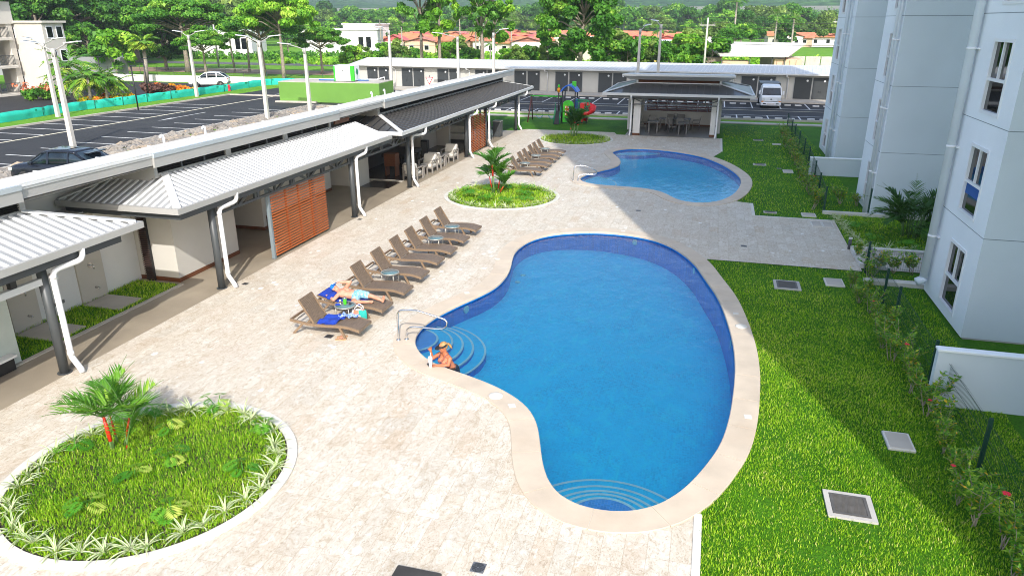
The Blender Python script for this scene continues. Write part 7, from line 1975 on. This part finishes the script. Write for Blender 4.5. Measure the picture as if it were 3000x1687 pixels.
T['far'] = [tree('forest_tree', 11, 'tree_leaf_mid', 11, 7.0, 3600, .75, .35, .25, .55, True, 26), tree('forest_tree', 12, 'tree_leaf_dark', 12, 6.0, 3600, .75, .35, .2, .7, False, 26), tree('forest_tree', 13, 'tree_leaf_olive', 10, 6.2, 3200, .75, .35, .25, .6, True, 24), tree('forest_tree', 14, 'tree_leaf_bright', 9, 5.2, 3000, .7, .3, .25, .65, False, 22)]
T['coco'] = [coconut('coconut_palm', 20, 6.0, 2.3, 16, '', pin=.75, w=.055), coconut('coconut_palm', 21, 7.5, 2.5, 16, '', pin=.8, w=.055)]
T['yellow'] = [coconut('garden_palm', 22, 1.2, 2.0, 20, '', pin=.6, w=.06, tint=(.55, 1.0), crown_r=.10), coconut('garden_palm', 23, 1.7, 1.9, 18, '', pin=.6, w=.06, tint=(.3, .9), crown_r=.10)]
T['fanp'] = [coconut('fan_palm', 24, 3.9, 1.6, 24, '', pin=.8, w=.09, tint=(.55, .95), crown_r=.18)]
TU = {}
def plant(kind, k, px, Y, label, group, h=None, rz=None, X=None, z=-.045, sx=1.0):
    """stand a tree of a kind at distance Y where the photo shows it"""
    o0 = T[kind][k % len(T[kind])]; key = (kind, k % len(T[kind]))
    o = o0 if key not in TU else copy_tree(o0); TU[key] = 1
    if X is None: q = CAMRAY(px, 400 if False else 51.0); X = q[0] / q[1] * Y
    o.location = (X, Y, z); o.rotation_euler.z = RNG.uniform(0, 6.28) if rz is None else rz
    s = 1.0 if h is None else h / {'broad': 9, 'dense': 10, 'tall': 14, 'small': 4.2, 'far': 11, 'coco': 6.5, 'yellow': 3, 'fanp': 5.0}[kind]
    o.scale = (s * sx * RNG.uniform(.95, 1.05), s * sx * RNG.uniform(.95, 1.05), s)
    o['label'] = label; o['group'] = group
    return o
G1_ = 'large trees on the plot behind the storage block'
plant('tall', 0, 1057, 92, 'tall slender tree with bare pale trunk behind the storage roof, left of a pair', G1_, 15)
plant('tall', 1, 1103, 90, 'tall slender tree with thick bare trunk behind the storage roof, right of a pair', G1_, 14.5)
plant('tall', 0, 1212, 92, 'tall slim tree behind the storage block between the lamp posts', G1_, 15)
plant('tall', 1, 1240, 97, 'thin tree leaning right behind the storage block', G1_, 12)
plant('dense', 1, 1462, 96, 'big dense tree with low branches behind the middle of the storage block', G1_, 13, sx=.95)
plant('broad', 1, 700, 89, 'bright green spreading tree beside the road, above the tank room', G1_, 12, sx=.75)
plant('broad', 0, 650, 93, 'spreading tree just left of the bright green one by the road', G1_, 9)
plant('broad', 0, 800, 99, 'dark leafy tree overhanging the road right of the bright green tree', G1_, 6.5)
plant('broad', 0, 455, 96, 'dark umbrella shaped tree above the grass lot at upper left', G1_, 10.5, sx=1.15)
plant('dense', 0, 400, 100, 'dense tree in the grass lot left of the umbrella shaped tree', G1_, 8)
plant('broad', 0, 500, 92, 'low spreading tree with thin trunk on the grass lot', G1_, 6.2)
plant('dense', 0, 160, 100, 'tall dark tree mass behind the cream apartment building', G1_, 15, sx=1.2)
plant('dense', 1, 255, 108, 'tall leafy tree behind the garden wall at upper left', G1_, 14, sx=1.1)
plant('dense', 0, 330, 118, 'tall dark tree behind the fan palm', G1_, 14, sx=1.1)
plant('dense', 1, 205, 88, 'round green tree between apartment building and grey wall', G1_, 7.5)
plant('small', 0, 270, 84, 'slim pale trunked tree in front of the grey wall', G1_, 6)
plant('dense', 0, 90, 90, 'dark tree rising directly behind the apartment building roof', G1_, 14)
plant('fanp', 0, 342, 78, 'pale fan palm standing before the white boundary wall', 'palms at upper left', 6.0, sx=1.25)
plant('coco', 0, 575, 97, 'small coconut palm by the road in front of the white house', 'palms at upper left', 6)
plant('coco', 0, 612, 99, 'coconut palm right of the white house by the road', 'palms at upper left', 6.2)
plant('coco', 1, 60, 70, 'feathery palm against the cream apartment building', 'palms at upper left', 5.2)
plant('coco', 0, 120, 76, 'feathery palm right of the cream apartment building', 'palms at upper left', 5)
for i, (px, Y, h) in enumerate([(165, 57, 5.0), (188, 56, 4.2), (210, 60, 4.6), (232, 57, 3.9), (256, 59, 3.6), (150, 62, 5.2)]): plant('yellow', i, px, Y, f'yellow-green garden palm behind the teal fence, {ordinal(i + 1)} of six', 'yellow-green palms behind the teal fence', h)
G2_ = 'trees and bushes along the road behind the storage block'
names = ['bright bushy', 'olive', 'mid green']
lst = [(875, 104), (905, 106), (935, 103), (965, 108), (995, 105), (1020, 112), (1130, 106), (1155, 110), (1180, 104), (1275, 108), (1300, 104), (1325, 107), (1350, 111), (1380, 104), (1410, 108), (1525, 107), (1560, 109), (1585, 104), (1615, 112), (1650, 108), (1690, 104), (1725, 108), (1760, 112), (1800, 106), (1690, 118), (1740, 122), (1580, 122), (1640, 124)]
for i, (px, Y) in enumerate(lst): plant('small', i, px, Y, f'{names[i % 3]} roadside tree, {ordinal(i + 1)} in the row behind the storage block', G2_, RNG.uniform(3.6, 5.4) if px > 1500 else RNG.uniform(3.0, 4.3))
for i, (px, Y, h) in enumerate([(1215, 120, 5.5), (1010, 118, 5.5), (1230, 112, 4.2), (2005, 126, 6.5), (1955, 190, 9), (1850, 200, 10), (1660, 150, 6), (1290, 160, 6.5), (1195, 140, 6.2), (960, 150, 6.5), (1090, 170, 7), (1160, 180, 7.2)]): plant('coco', i, px, Y, f'slender coconut palm among the houses, {ordinal(i + 1)} one', 'coconut palms among the houses', h)
G3_ = 'trees between the houses of the town'
k = 0
for Y, n, h in ((164, 16, 6.0), (190, 18, 6.5), (220, 20, 7.2), (255, 22, 8.0), (300, 26, 9.0), (350, 30, 11.5), (410, 34, 13)):
    for i in range(n):
        k += 1; px = 560 + (i + RNG.uniform(.1, .9)) * (1640 / n)
        if Y < 290 and 820 < px < 1780 and RNG.random() < .55: continue
        if Y < 290 and 820 < px < 1780: h_ = min(h, 4.4)
        else: h_ = h
        if Y < 240 and 1860 < px < 2080 and Y < 200: continue
        plant('far', RNG.randrange(4), px, Y + RNG.uniform(-10, 10), 'leafy tree of the wood and gardens between and behind the red roofed houses', G3_, h_ * RNG.uniform(.75, 1.2))
for Y, n, h in ((130, 12, 10), (165, 14, 12), (210, 16, 14), (270, 18, 17)):
    for i in range(n):
        px = -80 + (i + RNG.uniform(.1, .9)) * (760 / n)
        if 470 < px < 660 and Y < 180: continue
        plant('far', RNG.randrange(3), px, Y + RNG.uniform(-9, 9), 'leafy tree of the wood behind the grass lot at upper left', 'trees of the wood at upper left', h * RNG.uniform(.8, 1.2))
for kk in T:
    for i, o in enumerate(T[kk]):
        if (kk, i) not in TU:
            for ch in kids(o): bpy.data.objects.remove(ch)
            bpy.data.objects.remove(o)
# flowering shrub and croton beds
lv = Leaves(); fl = MB(); rng = np.random.default_rng(5)
t = thing('flowering_shrub', 'flowering shrub with coral blooms beside the apartment building', 'shrub', (-63.2, 58.2, -.04))
V, F, tn = crown_cards(rng, [(rng.uniform(-1.6, 1.6), rng.uniform(-1.2, 1.2), rng.uniform(.4, 1.3)) for _ in range(14)], [.6] * 14, 2600, .22); fast_mesh('foliage', V, F, TREEM['tree_leaf_mid'], colors=tn, parent=t)
V, F, tn = crown_cards(rng, [(rng.uniform(-1.6, 1.6), rng.uniform(-1.4, .6), rng.uniform(.8, 1.5)) for _ in range(16)], [.35] * 16, 170, .26); fast_mesh('blossom', V, F, mat('coral_bloom', (.62, .17, .08), .7), parent=t)
for i, (px, py, w_, lab) in enumerate(((420, 226, 2.4, 'orange and red croton bed beside the black car park strip'), (455, 232, 2.0, 'red-orange croton bed left of the white car'), (250, 262, 2.6, 'yellow-orange croton bushes below the garden palms'), (300, 255, 2.4, 'yellow croton bushes along the teal fence'))):
    x, y = gnd(px, py); t = thing('croton_bush', lab, 'shrub', (x, y, -.04), 0, 'croton beds behind the teal fence')
    V, F, tn = crown_cards(rng, [(rng.uniform(-w_, w_), rng.uniform(-.8, .8), rng.uniform(.15, .55)) for _ in range(16)], [.45] * 16, 1500, .22); fast_mesh('foliage', V, F, CROT, colors=np.clip(tn + (.35 if i < 2 else .1), 0, 1), parent=t)
t = thing('maroon_bush', 'dark maroon leaved bush in front of the white boundary wall', 'shrub', (gnd(400, 238)[0], gnd(400, 238)[1], -.04))
V, F, tn = crown_cards(rng, [(rng.uniform(-1.6, 1.6), rng.uniform(-.8, .8), rng.uniform(.3, .9)) for _ in range(14)], [.5] * 14, 1500, .25); fast_mesh('foliage', V, F, mat('maroon_leaf', (.07, .025, .015), .7, .4, 3), parent=t)

# ---------------------------------------------------------------- town, road, hills
def atY(px, Y): q = CAMRAY(px, 51.0); return q[0] / q[1] * Y
st(MB().sheet([(-260, 121), (60, 111), (60, 116.5), (-260, 128)], z=-.02).build('road', ROADG))
st(MB().sheet([(-150, 96), (-52, 96), (-52, 104), (-150, 106)], z=-.03).build('bare_earth', mat('bare_earth', (.30, .20, .13), .9, .25, .25, stain=(.14, .2, .05))))
def house(px, Y, w, d, h, rise, wallm, roofm, label, rz=0.0, group='red roofed houses of the town', axis=0):
    t = thing('house', label, 'house', (atY(px, Y), Y, -.04), rz, group)
    MB().box(-w / 2, w / 2, -d / 2, d / 2, 0, h).build('wall', wallm, t, local=True)
    r = MB(); e = .5
    if axis == 0: r.slab([(-w / 2 - e, -d / 2 - e, h), (w / 2 + e, -d / 2 - e, h), (w / 2 + e, 0, h + rise), (-w / 2 - e, 0, h + rise)], .12); r.slab([(w / 2 + e, d / 2 + e, h), (-w / 2 - e, d / 2 + e, h), (-w / 2 - e, 0, h + rise), (w / 2 + e, 0, h + rise)], .12)
    else: r.slab([(-w / 2 - e, d / 2 + e, h), (-w / 2 - e, -d / 2 - e, h), (0, -d / 2 - e, h + rise), (0, d / 2 + e, h + rise)], .12); r.slab([(w / 2 + e, -d / 2 - e, h), (w / 2 + e, d / 2 + e, h), (0, d / 2 + e, h + rise), (0, -d / 2 - e, h + rise)], .12)
    if axis == 1: r.add([(-w / 2, -d / 2 - .01, h), (w / 2, -d / 2 - .01, h), (0, -d / 2 - .01, h + rise)], [(0, 1, 2)])
    r.build('roof', roofm, t, local=True)
    for x in (-w * .28, w * .22):
        f = MB(); f.box(x - .55, x + .55, -d / 2 - .05, -d / 2 - .001, 1.0, 2.1); wo_ = f.build('window', WHITEF, t, local=True); MB().box(x - .48, x + .48, -d / 2 - .06, -d / 2 - .051, 1.07, 2.03).build('pane', GLASS, wo_, local=True)
    return t
WW = [mat('house_white', (.66, .65, .62), .8, .06, .4), mat('house_peach', (.56, .40, .28), .8, .06, .4), mat('house_cream', (.58, .52, .40), .8, .06, .4)]
RR = [TROOF, TROOFR, mat('orange_roof', (.50, .20, .09), .75, .25, .8), mat('faded_red_roof', (.44, .17, .13), .75, .2, .8)]
hn = 0
for Y, n, px0, px1 in ((166, 17, 830, 1420), (180, 20, 830, 1620), (196, 20, 850, 1700), (214, 18, 900, 1760), (236, 18, 1040, 1780), (262, 16, 1180, 1780), (240, 6, 1960, 2110)):
    for i in range(n):
        hn += 1; px = px0 + (i + RNG.uniform(.25, .75)) * (px1 - px0) / n
        house(px, Y + RNG.uniform(-4, 4), RNG.uniform(5.5, 8.0), RNG.uniform(5, 7), RNG.uniform(2.5, 3.1), RNG.uniform(.9, 1.5), WW[hn % 3], RR[(hn * 5) % 4], f'{["white", "peach", "cream"][hn % 3]} house with {["terracotta", "red", "orange", "faded red"][(hn * 5) % 4]} roof, {ordinal(i + 1)} from the left in its row of the town' , RNG.uniform(-.25, .25), axis=hn % 2)
def block(px, Y, w, d, h, label, m=WW[0], rz=0):
    t = thing('white_building', label, 'building', (atY(px, Y), Y, -.04), rz)
    MB().bbox(-w / 2, w / 2, -d / 2, d / 2, 0, h, .1).build('wall', m, t, local=True); MB().box(-w / 2 - .2, w / 2 + .2, -d / 2 - .2, d / 2 + .2, h + .001, h + .25).build('roof_edge', WHITEF, t, local=True)
    for x in (w * .28, w * .38):
        f = MB(); f.box(x - .5, x + .5, -d / 2 - .05, -d / 2 - .001, h * .35, h * .75); f.build('window', GLASS, t, local=True)
    return t
block(568, 138, 13, 8, 5.2, 'plain white flat roofed building behind the trees at upper left', rz=.2)
block(860, 150, 16, 9, 5.4, 'long white building left of the tall slender trees', rz=.3)
block(920, 165, 8, 8, 6.4, 'smaller white building stepping up beside the long white one')
house(520, 146, 9, 8, 3.6, 1.3, WW[0], TROOFR, 'white house with red roof left of the plain white building')
block(1490, 140, 12, 8, 4.2, 'cream walled building behind the dense tree', WW[2])
block(1680, 136, 9, 7, 3.8, 'yellow ochre walled building behind the roadside trees', mat('ochre_wall', (.62, .44, .12), .8))
# container cafe on the right
t = thing('container_cafe', 'small cafe of peach containers under a curved white roof at upper right', 'cafe', (atY(1905, 108), 108, -.04))
x0 = 0
m = MB(); m.bbox(-9.5, -4.2, -2, 2, 0, 2.6, .05); m.build('container', mat('taupe_container', (.24, .19, .15), .7, .06), t, local=True)
m = MB(); m.bbox(-4.0, -.6, -2.6, .5, 0, 2.2, .05); m.build('container', WW[1], t, local=True)
m = MB(); m.bbox(2.6, 6.0, -2.6, 2, 0, 2.5, .05); m.build('container', mat('peach_container', (.60, .40, .28), .7, .05), t, local=True)
m = MB(); m.slab([(-4.4, -3.3, 2.95), (4.2, -3.3, 2.95), (7.0, 4.6, 4.35), (-7.4, 4.6, 4.5)], .18)
m.build('roof', KERBW, t, local=True)
for x in (-4.2, 4.0): MB().beam((x, -3.2, 2.7), (x * 1.65, 4.4, 4.1), .15, .3).build('roof_beam', SKIRT, t, local=True)
for x in (-4.1, -.5, 2.3, 3.9): MB().cyl(x, -2.9, 0, 2.8, .06, 8).build('post', STEEL, t, local=True)
for x in (-8.4, -6.4, -5.2): 
    f = MB(); f.box(x - .4, x + .4, -2.05, -2.001, .7, 2.0); f.build('window', GLASS, t, local=True)
f = MB()
for x in (2.9, 3.7, 4.5, 5.3): f.box(x, x + .04, -2.63, -2.601, .2, 2.4)
f.build('door_rib', SKIRT, t, local=True)
t = thing('grey_fence', 'grey panel fence with cube pattern right of the container cafe', 'fence', (atY(2040, 112), 112, -.04))
for i in range(7): MB().bbox(-6 + i * 2, -4.1 + i * 2, -.06, .06, 0, 2.6, .03).build('panel', CONCG, t, local=True)
# utility poles and wires
for i, (px, Y, h) in enumerate(((1781, 103, 7.6), (1205, 128, 7.4), (640, 118, 7.8), (2120, 100, 8.0), (535, 108, 8.5))):
    t = thing('utility_pole', ['pale utility pole with crossarm right of the roadside trees', 'utility pole behind the slim tree in the middle', 'utility pole beside the small coconut palms', 'utility pole hidden behind the farthest tower', 'utility pole before the white building at upper left'][i], 'utility pole', (atY(px, Y), Y, -.04), 0, 'utility poles along the road')
    MB().cyl(0, 0, 0, h, .16, 10, .10).build('pole', POLEC, t, local=True); MB().beam((-1.0, 0, h - .9), (1.0, 0, h - .9), .1, .1).build('crossarm', POLEC, t, local=True)
    q = MB(); 
    for x in (-.8, 0, .8): q.cyl(x, 0, h - .85, h - .6, .06, 8)
    q.build('insulator', CHROMED, t, local=True)
for i, (z, sag) in enumerate(((7.0, .5), (6.4, .5), (5.2, .6), (4.5, .6), (7.6, .4))):
    a = Vector((atY(200, 112), 112, z + .8)); b = Vector((atY(1781, 103), 103, z)); c = Vector((atY(2300, 99), 99, z + .1)); w = MB()
    def span(p, q, s): return [p.lerp(q, u) - Vector((0, 0, s * 4 * u * (1 - u))) for u in np.linspace(0, 1, 24)]
    w.tube(span(a, b, sag * 2) + span(b, c, sag * .4)[1:], .022, 4)
    tag(w.build('power_line', WIRE), f'thin dark power line along the road, {ordinal(i + 1)} strand of five', 'power line', 'power lines along the road')
# roadside grass belt and far ground
g = Leaves(); rng = np.random.default_rng(21)
n = 60000; X = rng.uniform(-60, 45, n); Y = rng.uniform(84, 110, n); V, F, tn = crown_cards(rng, np.c_[rng.uniform(-78, 45, 1200), rng.uniform(118, 158, 1200), rng.uniform(.1, .7, 1200)], rng.uniform(.5, 1.3, 1200), 26000, .5, .5)
tag(fast_mesh('undergrowth', V, F, TREEM['tree_leaf_bright'], colors=np.clip(tn + .12, 0, 1)), 'bright green undergrowth along the road behind the storage block', 'undergrowth', kind='stuff')
V, F, tn = crown_cards(rng, np.c_[rng.uniform(-230, -66, 700), rng.uniform(131, 140, 700), rng.uniform(.2, 1.2, 700)], rng.uniform(.6, 1.6, 700), 16000, .5, .5)
tag(fast_mesh('undergrowth', V, F, TREEM['tree_leaf_mid'], colors=tn), 'green thicket along the far side of the road at upper left', 'undergrowth', kind='stuff')
# wooded rise behind the town, then hazy hills
def rise(Y, X): return max(0, (Y - 330) * .018) + 3.5 * math.sin(X * .013 + Y * .006) * max(0, min(1, (Y - 340) / 120))
C_ = []; 
for i in range(2600):
    Y = 430 + 420 * RNG.random(); X = RNG.uniform(-.85 * Y, .32 * Y); C_.append((X, Y, rise(Y, X) + RNG.uniform(3, 8)))
V, F, tn = crown_cards(rng, C_, rng.uniform(4, 8.5, len(C_)), 90000, 1.9, .6)
tag(fast_mesh('forest', V, F, TREEM['tree_leaf_mid'], colors=tn), 'unbroken forest canopy on the rise behind the town', 'forest', kind='stuff')
def terrain(name, x0, x1, y0, y1, nx, ny, zf, m):
    V = [(x, y, zf(x, y)) for y in np.linspace(y0, y1, ny) for x in np.linspace(x0, x1, nx)]; F = [(j * nx + i, j * nx + i + 1, (j + 1) * nx + i + 1, (j + 1) * nx + i) for j in range(ny - 1) for i in range(nx - 1)]
    b = MB(); b.add(V, F, 0, True); return st(b.build(name, m))
def m_hill():
    t = NT('wooded_hill'); v = t.n('ShaderNodeTexVoronoi'); v.inputs['Scale'].default_value = .075; t.l(t.coord(), v.inputs['Vector'])
    c = t.mix(t.ramp(t.noise(.006, 5), [(.35, 0.), (.65, 1.)]), (.03, .10, .03), (.07, .17, .045)); c = t.mix(t.ramp(v.outputs[0], [(.1, 0.), (.8, .8)]), c, (.014, .05, .022)); t.bsdf(c, .9, 0, .1, v.outputs[0], 1.0, -4.0); return t.m
HILL = m_hill()
terrain('hill', -900, 420, 320, 880, 60, 26, lambda x, y: rise(y, x) - .3, HILL)
def mount(x, y):
    u = (y - 900) / 900; b = 175 * max(0, u) ** 1.1 if u < 1 else 175
    return b * (.75 + .35 * math.sin(x * .0031 + 1.0) + .22 * math.sin(x * .0083 + y * .002)) + 14 * math.sin(x * .021 + y * .013) * max(0, min(1, u * 3)) + 22
terrain('mountain', -2200, 1300, 880, 2000, 130, 50, mount, HILL)
hz = MB().box(-2300, 1400, -62, 2050, -3, 330)
HZM = bpy.data.materials.new('haze_air'); HZM.use_nodes = True; nt = HZM.node_tree; nt.nodes.clear(); ou = nt.nodes.new('ShaderNodeOutputMaterial'); pv = nt.nodes.new('ShaderNodeVolumePrincipled')
pv.inputs['Color'].default_value = (.80, .88, .96, 1); pv.inputs['Density'].default_value = .00032; pv.inputs['Anisotropy'].default_value = .2; nt.links.new(pv.outputs[0], ou.inputs['Volume'])
USE_HAZE = True
if USE_HAZE: tag(hz.build('haze', HZM), kind='stuff')
# ---------------------------------------------------------------- light and camera
w = bpy.data.worlds.new('World'); SC.world = w; w.use_nodes = True; nt = w.node_tree; bg = nt.nodes['Background']
sky = nt.nodes.new('ShaderNodeTexSky'); sky.sky_type = 'NISHITA'; sky.sun_disc = False
EL, AZ = rad(37), rad(21.5)                       # sun stands behind the camera, to the right (+x, -y)
sky.sun_elevation = EL; sky.sun_rotation = PI - AZ; sky.air_density = 1.0; sky.dust_density = 2.2; sky.ozone_density = 1.0
nt.links.new(sky.outputs[0], bg.inputs[0]); bg.inputs[1].default_value = .15
sd = bpy.data.lights.new('sun', 'SUN'); sd.energy = 2.5; sd.angle = rad(.53); sd.color = (1.0, .965, .91)
so2 = bpy.data.objects.new('sun', sd); COL.objects.link(so2)
to_sun = Vector((math.sin(AZ) * math.cos(EL), -math.cos(AZ) * math.cos(EL), math.sin(EL)))
so2.rotation_euler = to_sun.to_track_quat('Z', 'Y').to_euler(); so2.location = to_sun * 60
cd = bpy.data.cameras.new('camera'); cam = bpy.data.objects.new('camera', cd); COL.objects.link(cam); SC.camera = cam
cd.sensor_width = 36; cd.lens = 2114 / 3000 * 36; cd.clip_end = 6000; cd.clip_start = .1
cam.location = (0, 0, 7.2); cam.rotation_euler = (rad(90 - 20.3), 0, rad(15.1))
SC.view_settings.view_transform = 'Standard'; SC.view_settings.look = 'None'; SC.view_settings.gamma = 1; SC.view_settings.exposure = 1.15
SC.cycles.max_bounces = 8; SC.cycles.transparent_max_bounces = 12; SC.cycles.volume_bounces = 0; SC.cycles.use_denoising = True; SC.cycles.pixel_filter_type = 'BLACKMAN_HARRIS'; SC.cycles.filter_width = 1.0
